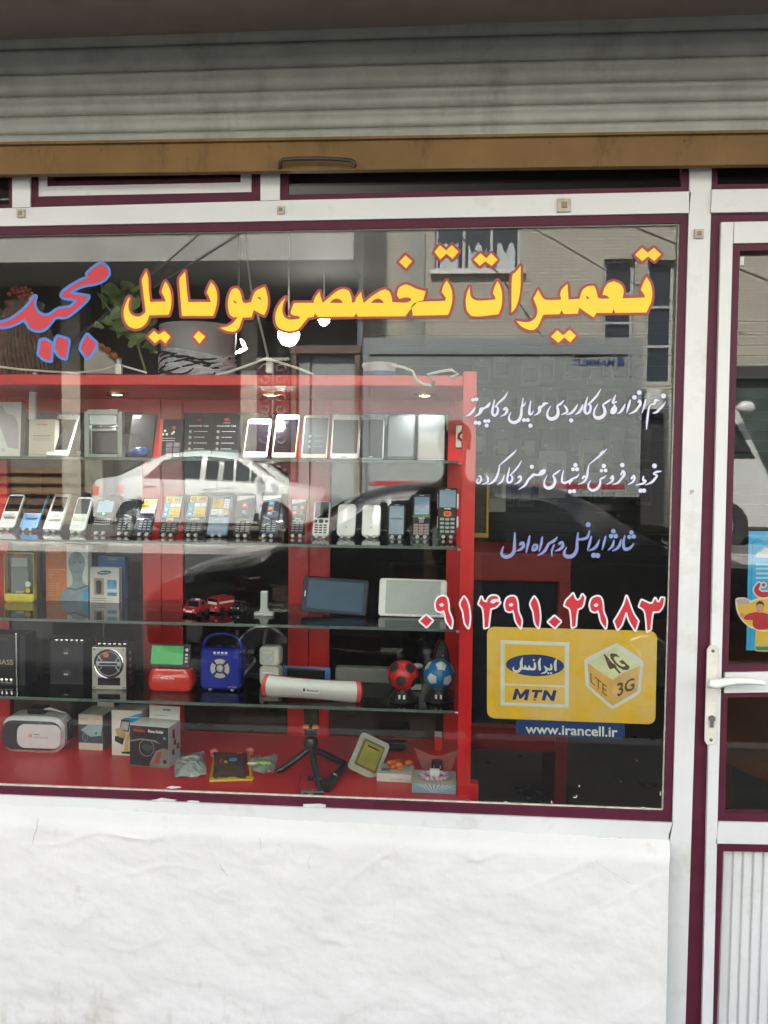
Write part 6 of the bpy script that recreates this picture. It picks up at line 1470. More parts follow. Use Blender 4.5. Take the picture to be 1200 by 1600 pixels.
def soft_box():
    base = shelf_pt(105, 939, 2); k = pxs(base.y); w = 70*k; H = fit_len(base, 852, 0)+.0
    T = thing('software_box', 'tall orange and grey software box with a pale blue bust figure, on the third shelf', 'box', base)
    MB().bbox(-w/2, w/2, 0, .03, 0, H, .001).build('body', m_bxw, T)
    m_or = mat('print_orange', (.55, .16, .04), .45, var=.12, vs=12); m_bust = mat('print_steel', (.22, .29, .33), .45, var=.35, vs=22); m_dk = plain('print_slate', (.08, .12, .15), .5)
    rp('orange_panel', m_or, T, -.499*w, .001, -.005*w, H-.001, 0, .0003)
    for z, a, c, hh in ((.955, -.44, -.12, .03), (.90, -.44, -.10, .018), (.85, -.44, -.16, .018), (.55, -.44, -.02, .02), (.51, -.44, -.18, .012), (.46, -.44, -.28, .02), (.41, -.44, -.32, .02)): lines(T, a*w, c*w, [z*H], hh*H, -.0004, plain('print_peach', (.62, .36, .24), .5))
    lines(T, -.46*w, -.16*w, [H*(.08+.032*i) for i in range(8)], .0012, -.0004, MATS['print_peach'])
    bust = smooth_poly([(-.17, .001), (-.12, .16), (.02, .23), (.12, .30), (.13, .44), (.07, .56), (.04, .70), (.08, .83), (.20, .89), (.34, .86), (.42, .76), (.43, .64), (.38, .52), (.36, .42), (.40, .33), (.499, .28), (.499, .001)], 3, 60)
    MB().flat([(a*w, c*H) for a, c in bust], -.0005).build('bust_figure', m_bust, T)
    b = MB(); b.prism([(a*w, c*H) for a, c in circ(.17, .70, .03, .012, 10)], -.0009, -.0006); b.prism([(a*w, c*H) for a, c in circ(.32, .70, .03, .012, 10)], -.0009, -.0006); b.prism([(a*w, c*H) for a, c in ((.16, .535), (.30, .53), (.30, .518), (.17, .522))], -.0009, -.0006)
    b.prism([(a*w, c*H) for a, c in ((.0, .25), (.2, .22), (.499, .30), (.499, .27), (.2, .19), (.0, .22))], -.0009, -.0006); b.build('print_line', m_dk, T)
    MB().flat([(a*w, c*H) for a, c in ((.36, .02), (.499, .02), (.499, .24), (.40, .20))], -.0007).build('cyan_plate', m_lc, T)
    rp('yellow_mark', m_ly, T, .36*w, .95*H, .46*w, .985*H, 0, .0004)
soft_box()
def x_sam(T, w, L, y):
    v = [(0+.24*w*math.cos(t)*1., L*.86+.06*L*math.sin(t)+.14*w*math.cos(t)*.14) for t in [2*PI*i/28 for i in range(28)]]
    MB().prism(v, y-.0004, y).build('blue_oval', m_ln, T); txt('SAMSUNG', T, 0, L*.86, w*.34, L*.035, y-.0007, m_lw, bold=.02)
    rp('window', plain('card_taupe', (.34, .31, .22), .6), T, -.36*w, .22*L, -.02*w, .70*L, y, .0003); MB().rplate(-.18*w, .45*L, .16*w, .38*L, .006, y-.006, y-.0004, .002).build('headset', m_pb, T)
    rp('blue_picture', mat('print_sky', (.06, .30, .52), .5, var=.5, vs=50), T, .10*w, .40*L, .42*w, .66*L, y, .0003); rp('blue_picture', MATS['print_sky'], T, .10*w, .20*L, .42*w, .30*L, y, .0003); lines(T, -.44*w, .05*w, [.06*L, .12*L], .0018, y-.0001, m_ink)
boxed(2, 139, 187.5, 887, 942, m_bxw, 'white headset box with blue oval mark and small pictures on the third shelf', name='headset_box', lean=0, depth=.025, extra=x_sam)
b_ = boxed(2, 146, 192, 871, 938, m_ln, 'navy blue box standing behind the white headset box', name='blue_box', lean=0, depth=.02); b_.location.y += .028
lines(b_, -.01, .02, [.135], .0015, -.0001, m_psil)
def toy_car(name, label, px0, px1, yt, yb, colr, yaw, kind):
    base = shelf_pt((px0+px1)/2, yb-2, 2); base.y += .02; k = pxs(base.y); W = (px1-px0)*k; H = (yb-yt)*k*.80
    T = thing(name, label, 'toy car', base, (0, 0, R(yaw)), 'toy vehicles on the third shelf')
    w = W*.40; Ln = W*.62
    prof = {'car': [(-1, .22), (-1, .42), (-.5, .52), (-.25, .92), (.35, .92), (.65, .55), (1, .5), (1, .22)], 'bus': [(-1, .12), (-1, .62), (-.86, .95), (.9, 1.), (1, .9), (1, .12)]}[kind]
    n = len(prof); vs = []
    for (yy, z) in prof:
        ins = .8 if z > .7 and kind == 'car' else 1
        vs += [(-w*ins, yy*Ln*.9, z*H), (w*ins, yy*Ln*.9, z*H)]
    fs = [(2*i, 2*i+1, (2*i+3) % (2*n), (2*i+2) % (2*n)) for i in range(n)]+[[2*i for i in range(n)][::-1], [2*i+1 for i in range(n)]]
    MB().add(vs, fs).build('body', colr, T)
    dk = m_keyb
    if kind == 'car':
        MB().add([(-w*.8, -.52*Ln*.9, .56*H), (w*.8, -.52*Ln*.9, .56*H), (w*.72, -.30*Ln*.9, .88*H), (-w*.72, -.30*Ln*.9, .88*H)], [(0, 1, 2, 3)]).build('windscreen', m_scr, T)
    else:
        rp('windscreen', m_scr, T, -w*.8, H*.64, w*.8, H*.9, -Ln*.86, .001)
    for sx in (-1, 1):
        for yy in (-.55, .55):
            MB().lathe([(.002, -.003), (H*.2, -.003), (H*.2, .003), (.002, .003)], 'x', (sx*w, yy*Ln*.9, H*.2), 14).build('wheel', m_rub, T)
        MB().ball((sx*w*.62, -.91*Ln, .40*H), w*.16, .002, H*.06, 8, 6).build('head_light', m_lw, T)
        if kind == 'car': MB().add([(sx*w*.96, -.20*Ln, .60*H), (sx*w*.98, .34*Ln, .60*H), (sx*w*.86, .26*Ln, .86*H), (sx*w*.86, -.12*Ln, .86*H)], [(0, 1, 2, 3)]).build('side_window', m_scr, T)
        else: MB().box(sx*w-.0006, sx*w+.0006, -.78*Ln, .8*Ln, .62*H, .74*H).build('white_band', m_lw, T)
    return T, w, Ln, H
T, w, Ln, H = toy_car('toy_police_car', 'small red toy police car with light bar on the third shelf', 286, 320, 932, 964, m_nred, -18, 'car')
MB().bbox(-w*.6, 0, -.1*Ln, .02*Ln, .92*H, 1.02*H, .001).build('light_bar', m_ln, T); MB().bbox(0.0002, w*.6, -.1*Ln, .02*Ln, .92*H, 1.02*H, .001).build('light_bar', m_lw, T); rp('number_plate', m_lw, T, -w*.45, .26*H, w*.45, .36*H, -.9*Ln, .0006)
b = MB(); b.add([(-w*.5+a*w*.34+w*.5, -.68*Ln*.9+c*Ln*.12, .545*H) for a, c in ((-1, -1), (1, -1), (1, 1), (-1, 1))], [(0, 1, 2, 3)]); b.build('bonnet_mark', m_lw, T)
T, w, Ln, H = toy_car('toy_bus', 'small red toy bus with white side band on the third shelf', 326, 358, 928, 960, plain('toy_bus_red', (.42, .012, .02), .3), -30, 'bus')
rp('route_board', m_lw, T, -w*.75, .58*H, w*.75, .72*H, -.905*Ln, .0008); rp('number_plate', m_pink, T, -w*.4, .14*H, w*.4, .34*H, -.905*Ln, .0008)
toy_car('toy_car', 'tiny dark green toy car next to the red toy bus', 358, 381, 936, 959, plain('toy_dark_green', (.012, .035, .04), .25), -10, 'car')
def clip_stand():
    base = shelf_pt(413, 961, 2); k = pxs(base.y); T = thing('display_pedestal', 'translucent white pedestal with flat foot on the third shelf', 'stand', base)
    m_ = plain('pedestal_white', (.48, .52, .52), .25); b = MB(); b.bbox(-15*k, 15*k, -.014, .014, 0, 5*k, .0012); b.prism([(-8*k, 5.1*k), (8*k, 5.1*k), (5.5*k, 12*k), (5.5*k, 36*k), (-5.5*k, 36*k), (-5.5*k, 12*k)], -.007, .007, .0012); b.build('body', m_, T)
    MB().bbox(-5*k, 5*k, -.008, .008, 36.1*k, 38*k, .0006).build('cap', m_lw, T)
clip_stand()
def tablet(label, xl, xr, yt, yb, body, scr, roll, sc, ex=None):
    base = shelf_pt((xl+xr)/2, yb, 2); k = pxs(base.y); w = (xr-xl)*k; ln = R(14); L = fit_len(base, yt, ln)
    T = thing('tablet', label, 'tablet', base, (-ln, R(roll), 0)); MB().rplate(0, L/2, w, L, .009, -.009, 0, .002).build('body', body, T)
    rp('screen', scr, T, (sc[0]-.5)*w, sc[1]*L, (sc[2]-.5)*w, sc[3]*L, -.009, .0004, .001)
    if ex: ex(T, w, L, -.009)
    return T, base
T, base = tablet('dark blue-black tablet lying sideways on a clear stand, left of the white tablet', 469, 573, 905, 961, m_pnavy, mat('tablet_screen_dark', (.022, .075, .14), .2, spec=.2), 3.2, (.085, .10, .93, .90), lambda T, w, L, y: (rp('earpiece', m_psil, T, -.462*w, .42*L, -.447*w, .58*L, y, .0004, .001)))
T['group'] = 'tablets on the third shelf'
o = thing('tablet_stand', 'clear acrylic stand under the dark tablet', 'stand', base+Vector((0, 0, 0))); MB().box(-.028, .028, -.03, .02, 0, .003).build('base', m_clear, o)
T.location.z += .0035
T, base = tablet('white tablet lying sideways beside the red post, its corner behind the phone number', 591, 697, 905, 964, m_pw, mat('tablet_screen_pale', (.34, .39, .40), .15, spec=.4), .6, (.10, .06, .91, .955))
T['group'] = 'tablets on the third shelf'
rp('silver_edge', m_psil, T, -.35*(106*pxs(base.y)), .001, -.0, .004, -.009, .0006)

# ---- fourth shelf ----------------------------------------------------------
def sp_bass():
    base = shelf_pt(8, 1072, 3); k = pxs(base.y); x1 = 20*k; x0 = -50*k; H = fit_len(base, 992, 0)
    T = thing('boxed_speaker', 'black speaker with gold lettering and chrome edge at the far left of the fourth shelf', 'speaker', base)
    MB().bbox(x0, x1, 0, .09, 0, H, .002).build('body', m_bxb, T); MB().bbox(x1-1.2*k, x1+1.6*k, -.003, .006, .001, H+3*k, .001).build('chrome_edge', m_chrome, T)
    txt('BASS', T, x1-19*k, H*.47, 26*k, 8.5*k, -.0005, mat('gold_print', (.42, .32, .2), .4), bold=.01)
    b = MB()
    for i in range(4): b.lathe([(.0005, -.005), (3*k, -.004), (3.3*k, -.0002)], 'y', (x1-9*k-8*k*i, 0, 10*k), 14)
    b.build('knob', m_chrome, T); lines(T, x1-35*k, x1-6*k, [5*k], .0015, -.0003, m_psil)
    b = MB()
    for i, z in enumerate((70, 62, 50, 30)): b.bbox(x1+4*k, x1+10*k, .02, .03, z*k, (z+5)*k, .001)
    b.build('side_clip', m_chrome, T); MB().bbox(x0, x1-14*k, -.001, .0, H-9*k, H-4*k, .0003).build('slot', m_pgr, T)
    MB().bbox(x1+2*k, x1+13*k, .006, .08, .001, H, .002).build('side_panel', m_bxb, T)
sp_bass()
def sp_radio(label, xl, xr, yt, yb, body, silver):
    base = shelf_pt((xl+xr)/2, yb, 3); k = pxs(base.y); w = (xr-xl)*k; H = fit_len(base, yt, 0)
    T = thing('radio_speaker', label, 'speaker', base, (0, 0, R(3)), 'box speakers on the fourth shelf'); MB().bbox(-w/2, w/2, 0, .085, 0, H, .003).build('body', m_bxb, T)
    b = MB()
    for i in range(6): b.bbox((-.38+.15*i)*w, (-.29+.15*i)*w, .01, .02, H+.0001, H+.005, .001)
    b.build('top_button', m_chrome, T)
    MB().tube([(-.46*w if not silver else .46*w, .02, H), (-.46*w if not silver else .46*w, .02, H+.018)]+([(-.2*w, .02, H+.010)] if not silver else []), .0014, 6).build('aerial', m_chrome, T)
    if silver:
        MB().bbox(-w/2-.0005, w/2+.0005, -.006, -.0002, -.0, H-.004, .002).build('front_plate', mat('brushed_plate', (.42, .41, .38), .35, metal=.7, var=.12, vs=8), T)
        cz = H*.60; rr = w*.42
        MB().prism(circ(0, cz, rr*1.0, n=36), -.0075, -.0062).build('grille', m_pgr, T)
        MB().tube([(rr*math.cos(a), -.008, cz+rr*math.sin(a)) for a in [2*PI*i/36 for i in range(37)]], .0022, 6).build('ring', m_chrome, T)
        MB().tube([(rr*.84*math.cos(a), -.008, cz+rr*.84*math.sin(a)) for a in [2*PI*i/36 for i in range(37)]], .0012, 6).build('ring', m_psil, T)
        b = MB(); b.bbox(-rr*.88, rr*.88, -.0105, -.0078, cz-rr*.16, cz+rr*.16, .001)
        for sx in (-1, 1):
            for sz in (-1, 1): b.tube([(sx*rr*.48, -.009, cz+sz*rr*.2), (sx*rr*.74, -.009, cz+sz*rr*.56)], .0018, 6)
        b.build('cross_bar', m_psil, T); MB().bbox(-rr*.62, rr*.62, -.0115, -.0106, cz-rr*.07, cz+rr*.07, .0003).build('bar_slot', m_pgr, T)
        MB().bbox(-.33*w, .33*w, -.0072, -.0061, H*.10, H*.28, .0003).build('port', m_bxb, T)
        b = MB()
        for (a, c) in ((-.43, .05), (.43, .05), (-.43, .93), (.43, .93)): b.lathe([(.0005, -.0075), (.003, -.0073), (.0035, -.0061)], 'y', (a*w, 0, c*H), 10)
        b.build('screw', m_iron, T); MB().prism(circ(-.08*w, H*.80, .0085, .0072, 16), -.0088, -.0078).build('orange_sticker', m_lo, T)
        txt('HOT', T, -.08*w, H*.80, .011, .005, -.0091, plain('dark_red_ink', (.2, .02, .01), .5))
        b = MB()
        for i in range(5): b.lathe([(.0005, .004), (.006, .003), (.0065, 0)], 'x', (w/2+.0005, .03, H*(.2+.15*i)), 12)
        b.build('side_knob', plain('dark_wine', (.10, .015, .02), .3), T)
    else:
        for cz in (.72, .22):
            MB().lathe([(.0005, -.004), (.008, -.003), (.016, -.0005), (.017, 0)], 'y', (0, 0, H*cz), 20).build('cone', m_pgr, T)
        for cz in (.72, .22): MB().bbox(-.007, .006, -.006, -.0042, H*cz, H*cz+.005, .001).build('badge', m_psil, T)
        MB().bbox(-w/2+.002, w/2-.002, -.004, -.0003, .001, .005, .0008).build('front_lip', m_pgr, T)
sp_radio('plain black box speaker with two dark cones on the fourth shelf', 77, 132, 1003, 1069, m_bxb, False)
sp_radio('silver-fronted box speaker with round grille and orange sticker on the fourth shelf', 144, 199, 1009, 1077, m_bxb, True)
def model_bt():
    base = shelf_pt(264, 1080, 3); k = pxs(base.y); T = thing('red_speaker', 'glossy red rounded speaker carrying a green-screened player on the fourth shelf', 'speaker', base)
    w = 74*k; H = 35*k; prof = []
    vs = []; fs = []; rings = [(.90, 0), (.985, .12), (1, .35), (.97, .65), (.90, .90), (.84, 1.)]
    for (s_, z) in rings:
        for (a, c) in rrect(0, 0, w*s_, .07*s_, .018, 5): vs.append((a, c+.035, z*H))
    n = len(rrect(0, 0, 1, 1, .1, 5)); fs = [(i*n+j, i*n+(j+1) % n, (i+1)*n+(j+1) % n, (i+1)*n+j) for i in range(len(rings)-1) for j in range(n)]+[list(range(n))[::-1], [(len(rings)-1)*n+j for j in range(n)]]
    MB().add(vs, fs, True).build('body', mat('gloss_red', (.62, .035, .02), .15, coat=.5), T); txt('MODEL BT06', T, -.03*w, H*.60, w*.30, H*.085, -.0012, m_lw, bold=.03)
    T2_ = thing('media_player', 'black player with bright green screen standing on the red rounded speaker', 'player', base+Vector((-2*k, .03, H+.0005)), (-R(12), 0, 0)); w2 = 66*k; h2 = 37*k
    MB().rplate(0, h2/2, w2, h2, .004, -.012, 0, .0015).build('body', m_pb, T2_); rp('screen', mat('green_screen', (.06, .42, .12), .25, var=.03), T2_, -.48*w2, .12*h2, .32*w2, .92*h2, -.012, .0005, .003)
    b = MB(); b.lathe([(.0005, -.0145), (2.6*k, -.014), (2.8*k, -.0122)], 'y', (.405*w2, 0, .76*h2), 12)
    for z in (.55, .40, .26): b.rplate(.405*w2, z*h2, 4*k, 3.2*k, .001, -.0132, -.0121)
    b.build('button', m_psil, T2_)
model_bt()
def blue_sp():
    base = shelf_pt(344, 1079, 3); k = pxs(base.y); T = thing('portable_speaker', 'royal blue portable speaker with arched handle and silver round controls', 'speaker', base)
    w = 66*k; H = 66*k; m_ = mat('royal_blue', (.008, .022, .30), .25, coat=.3); z0 = 1.5*k
    MB().rplate(0, z0+H/2, w, H, 8*k, 0, .07, .006).build('body', m_, T)
    pts = [(-w*.47, .035, z0+H-6*k), (-w*.47, .03, z0+H+4*k), (-w*.38, .03, z0+H+15*k), (-w*.2, .03, z0+H+20*k), (0, .03, z0+H+21.5*k), (w*.2, .03, z0+H+20*k), (w*.38, .03, z0+H+15*k), (w*.47, .03, z0+H+4*k), (w*.47, .035, z0+H-6*k)]
    MB().tube(pts, [3.5*k, 3.2*k, 2.8*k, 2.6*k, 2.6*k, 2.6*k, 2.8*k, 3.2*k, 3.5*k], 10).build('handle', m_, T)
    cz = z0+H*.52
    MB().prism(circ(0, cz, 17.5*k, n=36), -.0012, .0005).build('dial', plain('deep_blue', (.006, .014, .12), .3), T)
    b = MB()
    for q in range(4):
        a0 = R(90*q+45+9); a1 = R(90*q+135-9); n = 9; ou = [(15.5*k*math.cos(a0+(a1-a0)*i/n), cz+15.5*k*math.sin(a0+(a1-a0)*i/n)) for i in range(n+1)]; inn = [(8*k*math.cos(a1+(a0-a1)*i/n), cz+8*k*math.sin(a1+(a0-a1)*i/n)) for i in range(n+1)]
        b.prism(ou+inn, -.004, -.0013, .0005)
    b.build('control_key', m_chrome if False else plain('satin_silver', (.50, .51, .50), .3, metal=.5), T)
    MB().lathe([(.0005, -.006), (5*k, -.0055), (6.2*k, -.003), (6.4*k, -.0013)], 'y', (0, 0, cz), 24).build('centre_key', m_psil, T)
    b = MB()
    for i in range(4): b.rplate((-9+6.2*i)*k, z0+H*.90, 4*k, 2.8*k, .001, -.0018, .0005)
    b.build('top_button', m_lw, T); lines(T, -11*k, 13*k, [z0+H*.845], .001, -.0002, m_psil); txt('KTS-06', T, 20*k, z0+H*.07, 13*k, 2.8*k, -.0004, m_psil)
    b = MB(); b.bbox(-20*k, -15*k, .005, .02, 0, z0+.001, .0005); b.bbox(16*k, 21*k, .005, .02, 0, z0+.001, .0005); b.build('foot', m_psil, T)
blue_sp()
def cubes():
    base = shelf_pt(418, 1076, 3); base.y += .03; k = pxs(base.y); base.x = P(420, 1076, base.y).x
    for i, (dz, lab, c) in enumerate(((0, 'cream rounded socket adapter at the bottom of the stack of two', (.52, .51, .42)), (32, 'white rounded socket adapter on top of the stack of two', (.58, .60, .57)))):
        T = thing('socket_adapter', lab, 'adapter', base+Vector((0, 0, dz*k+.0002)), (0, 0, R(-8)), 'stacked socket adapters')
        MB().rplate(0, 15.8*k, 33*k, 31*k, 7*k, 0, .04, .004).build('body', plain('adapter_%d' % i, c, .35), T)
        MB().rplate(-2*k, 15*k, 20*k, 22*k, 3*k, -.002, .0005, .0006).build('face', plain('adapter_face', (.45, .48, .46), .3), T)
        MB().tube([(-2*k+5.5*k*math.cos(a), -.0025, 13*k+5.5*k*math.sin(a)) for a in [2*PI*j/20 for j in range(21)]], .0009, 5).build('socket_ring', m_keyw, T); MB().bbox(-10*k, 6*k, -.0032, -.0021, 21*k, 22.5*k, .0004).build('slot', m_lw, T)
cubes()
def bt_bar():
    base = shelf_pt(487, 1094, 3); k = pxs(base.y); T = thing('bar_speaker', 'long silver bluetooth bar speaker with red curved ends on the fourth shelf', 'speaker', base, (0, R(2.3), 0))
    Lh = 80*k; rr = 18.5*k
    def slab(x0, x1, name, m, s=1.0, n=26, bend=.05):
        vs = []; N = 16
        for i in range(N+1):
            x = x0+(x1-x0)*i/N; q = 1-(.14 if name == 'body' else .14)*(1-abs(x/Lh)**2)
            for j in range(n):
                a = 2*PI*j/n; vs.append((x*(1.015-.05*math.sin(a)**2), -rr*.62*q*s*math.cos(a)+.0, rr*(1+q*s*math.sin(a))*1.0))
        fs = [(i*n+j, i*n+(j+1) % n, (i+1)*n+(j+1) % n, (i+1)*n+j) for i in range(N) for j in range(n)]+[list(range(n))[::-1], [N*n+j for j in range(n)]]
        return MB().add(vs, fs, True).build(name, m, T)
    slab(-Lh*.985, Lh*.985, 'body', mat('bar_red', (.60, .06, .06), .35), .97)
    # silver front skin with bowed ends
    vs = []; N = 22; n = 18
    for i in range(N+1):
        for j in range(n+1):
            v_ = j/n*2-1; xe = Lh*(.91-.05*v_*v_); x = -xe+2*xe*i/N; q = 1-.14*(1-abs(x/Lh)**2); a = v_*1.25
            vs.append((x, -rr*.62*q*1.03*math.cos(a)*1.0, rr*(1+q*1.02*math.sin(a))))
    MB().add(vs, [(i*(n+1)+j, (i+1)*(n+1)+j, (i+1)*(n+1)+j+1, i*(n+1)+j+1) for i in range(N) for j in range(n)], True).build('silver_grille', mat('grille_silver', (.60, .61, .61), .4, metal=.3, bump=.3, bs=900), T)
    yq = -rr*.62*.90
    MB().rplate(0, rr*1.02, 31*k, 10*k, 5*k, yq-.004, yq+.003, .0008).build('badge', m_lw, T); txt('Bluetooth', T, 3*k, rr*1.02, 19*k, 4*k, yq-.0045, m_ink, bold=.02)
    MB().prism(circ(-11*k, rr*1.02, 2*k, 2.8*k, 12), yq-.0046, yq-.0041).build('rune_mark', m_ink, T)
bt_bar()
def rear_row():
    base = shelf_pt(476, 1078, 3); base.y = .40; k = pxs(.40); base.x = P(477, 1060, .4).x
    T = thing('blue_speaker_phone', 'blue-framed flat black player standing behind the silver bar speaker', 'player', base, (-R(10), 0, 0)); H = fit_len(base, 1041, R(10)); w = 80*k
    MB().rplate(0, H/2, w, H, .008, -.01, 0, .002).build('body', plain('bright_blue', (.012, .14, .42), .3), T); rp('screen', m_scr, T, -.40*w, .06*H, .40*w, .92*H, -.01, .0005, .002)
    for s_ in (-1, 1): rp('side_slot', m_ln, T, s_*.455*w-.004, .2*H, s_*.455*w+.004, .75*H, -.01, .0005, .002)
    base = shelf_pt(566, 1078, 3); base.y = .42; k = pxs(.42); base.x = P(568, 1060, .42).x; H = fit_len(base, 1044, 0); w = 90*k
    T = thing('grey_bar_speaker', 'plain grey rectangular speaker standing behind the red football speaker', 'speaker', base); MB().bbox(-w/2, w/2, 0, .04, .0, H, .004).build('body', plain('speaker_grey', (.17, .19, .19), .5, var=.05), T); rp('front_cloth', mat('grille_grey', (.19, .21, .21), .7, bump=.4, bs=900), T, -w*.47, .06*H, w*.47, .94*H, 0, .0008, .003)
    base = shelf_pt(652, 1076, 3); base.y = .36; k = pxs(.36); base.x = P(652, 1060, .36).x
    T = thing('white_lamp_disc', 'white plastic gadget with oval head between the two football speakers', 'gadget', base)
    H = fit_len(base, 1036, 0); MB().ball((0, 0, H-4.5*k), 9*k, .015, 4.2*k, 16, 8).build('head', m_pw, T); MB().lathe([(6*k, 0), (6*k, 6*k), (3*k, 9*k), (2.4*k, H-7*k)], 'z', n=14).build('stem', m_pgr, T); MB().bbox(-9*k, 7*k, -.02, -.004, 1*k, 9*k, .002).build('foot', m_pw, T)
    base = shelf_pt(693, 1075, 3); base.y = .40; k = pxs(.40); base.x = P(694, 1040, .40).x; H = fit_len(base, 999, R(8))
    T = thing('oval_speaker', 'tall black oval speaker with red rim behind the blue football speaker', 'speaker', base, (-R(8), R(-4), 0))
    MB().prism([(a, c) for a, c in circ(0, H/2, 12*k, H/2, 28)], -.018, 0, .004).build('body', m_pb, T); MB().prism([(a-1.8*k, c) for a, c in circ(0, H/2, 12.3*k, H/2*.985, 28)], .0002, .012, .003).build('red_rim', m_nred, T)
    b = MB()
    for i in range(3): b.prism(circ(1*k, H*(.66-.075*i), 1.3*k, n=8), -.0186, -.0179)
    b.build('indicator', m_lw, T)
rear_row()
PHI = (1+5**.5)/2
ICO = [Vector(v).normalized() for v in [(0, s1, s2*PHI) for s1 in (-1, 1) for s2 in (-1, 1)]+[(s1, s2*PHI, 0) for s1 in (-1, 1) for s2 in (-1, 1)]+[(s2*PHI, 0, s1) for s1 in (-1, 1) for s2 in (-1, 1)]]
def football(label, px, yt, yb, ybase, colr, patch, rot, five):
    base = shelf_pt(px, ybase, 3); k = pxs(base.y); rr = (yb-yt)/2*k; T = thing('football_speaker', label, 'speaker', base, group='football speakers on the fourth shelf')
    hb = (ybase-yb)*k+3*k
    MB().lathe([(22*k, 0), (23*k, 2*k), (17*k, hb*.55), (13*k, hb)], 'z', n=24).build('base', m_pb, T)
    b = MB()
    for s_ in (-4, 3.5): b.bbox(s_*k-1.6*k, s_*k+1.6*k, -20.8*k, -17*k, hb*.38, hb*.70, .0006)
    b.build('base_mark', m_lw, T)
    cz = hb+rr*.92; MB().ball((0, 0, cz), rr, n=36, m=20).build('ball', colr, T); mrot = Euler(rot).to_matrix(); b = MB()
    for d in ICO:
        d = mrot @ d; u = d.cross(Vector((.3, .5, .8))).normalized(); v2 = d.cross(u); n = 20; ang = .38; q = [Vector((0, 0, cz))+d*rr*1.013]; 
        for ring, f_ in ((1, .5), (2, 1.)):
            for i in range(n):
                a = 2*PI*i/n; g_ = ang*f_*((math.cos(PI/5)/math.cos((a % (2*PI/5))-PI/5)) if five else .92); e = (d*math.cos(g_)+(u*math.cos(a)+v2*math.sin(a))*math.sin(g_)).normalized(); q.append(Vector((0, 0, cz))+e*rr*1.012)
        b.add(q, [(0, 1+i, 1+(i+1) % n) for i in range(n)]+[(1+i, 1+n+i, 1+n+(i+1) % n, 1+(i+1) % n) for i in range(n)], True)
    b.build('patch', patch, T)
football('red football speaker with black patches on a black base', 629, 1031, 1079, 1094, mat('ball_red', (.52, .012, .014), .35), m_pgr, (.35, .2, .55), False)
football('blue football speaker with white patches on a black base beside the red post', 685.5, 1030, 1078, 1094, mat('ball_blue', (.01, .15, .42), .35), plain('patch_white', (.62, .63, .66), .4), (.20, .1, .1), True)

# ---- bottom board ----------------------------------------------------------
def vr():
    base = shelf_pt(50, 1177, 4); k = pxs(base.y); T = thing('vr_headset', 'white headset goggles with black front panel at the left end of the cabinet floor', 'headset', base, (0, R(1.5), R(4)))
    w = 102*k; H = 60*k
    MB().rplate(0, H/2, w, H, 20*k, 0, .085, .010).build('shell', mat('headset_white', (.66, .66, .70), .3), T)
    MB().rplate(-1*k, H/2-.5*k, w*.95, H*.80, 17*k, -.002, .002, .001).build('front_panel', plain('headset_black', (.03, .03, .04), .25), T)
    MB().rplate(12*k, H/2-1*k, w*.71, H*.66, 13*k, -.006, -.0018, .0018).build('front_cover', MATS['headset_white'], T)
    txt('VR', T, -2*k, H*.50, 8*k, 7*k, -.0066, m_lr); lines(T, 4*k, 13*k, [H*.53], .002, -.0062, m_ink); lines(T, 4*k, 28*k, [H*.47, H*.44], .0014, -.0062, m_inkg)
    b = MB(); b.bbox(-16*k, 12*k, .03, .08, H-.001, H+9*k, .004); b.build('head_strap', m_pb, T)
    b = MB(); vs = [(10*k, .035, H+7*k), (22*k, .03, H+11*k), (48*k, .03, H+3*k), (45*k, .05, H-1*k), (20*k, .06, H+3*k)]
    b.add(vs+[(v[0], v[1], v[2]+.003) for v in vs], [(0, 1, 2, 3, 4), (9, 8, 7, 6, 5)]+[(i, (i+1) % 5, 5+(i+1) % 5, 5+i) for i in range(5)]); b.build('strap_tab', m_lw, T)
    MB().bbox(w/2-.004, w/2+.03*w, .03, .07, H*.3, H*.8, .003).build('strap_anchor', m_pb, T)
vr()
def box3(name, label, xl, xr, yt, yb, depth, m_front, yaw, ex):
    base = shelf_pt((xl+xr)/2, yb, 4); k = pxs(base.y); w = (xr-xl)*k; H = fit_len(base, yt, 0)
    T = thing(name, label, 'box', base, (0, 0, R(yaw)), 'boxes on the cabinet floor'); MB().bbox(-w/2, w/2, 0, depth, 0, H, .001).build('body', m_front, T); ex(T, w, H, k); return T
m_dash = mat('print_dashboard', (.03, .055, .09), .45, var=.7, vs=18); m_skyp = mat('print_windscreen', (.28, .42, .48), .45, var=.3, vs=10)
def ex1(T, w, H, k):
    rp('picture', m_dash, T, -w*.5, H*.20, w*.5, H*.72, 0, .0004)
    MB().flat([(-.40*w, .56*H), (.0, .38*H), (.44*w, .42*H), (.5*w, .715*H), (-.1*w, .715*H)], -.0006).build('picture_sky', m_skyp, T)
    MB().tube([(-.22*w+.11*w*math.cos(a), -.001, .36*H+.10*H*math.sin(a)) for a in [2*PI*i/18 for i in range(19)]], .0008, 5).build('picture_wheel', m_psil, T)
    MB().flat([(.18*w, .50*H), (.30*w, .52*H), (.24*w, .44*H)], -.0008).build('picture_mirror', m_ink, T)
    lines(T, -.44*w, -.1*w, [.88*H, .84*H], .0016, -.0002, m_inkg); lines(T, .2*w, .38*w, [.88*H], .0018, -.0002, m_inkg)
    MB().box(w*.5, w*.5+.0006, .002, .10, .002, H-.002).build('side_print', plain('print_greyblue', (.12, .16, .17), .5), T)
    MB().box(-w*.28, w*.42, .095, .098, H, H+16*k).build('hanger_flap', m_bxg, T)
box3('car_holder_box', 'small cream box with a dashboard picture beside the headset goggles', 121, 162, 1117, 1172, .10, m_bxg, -3, ex1)
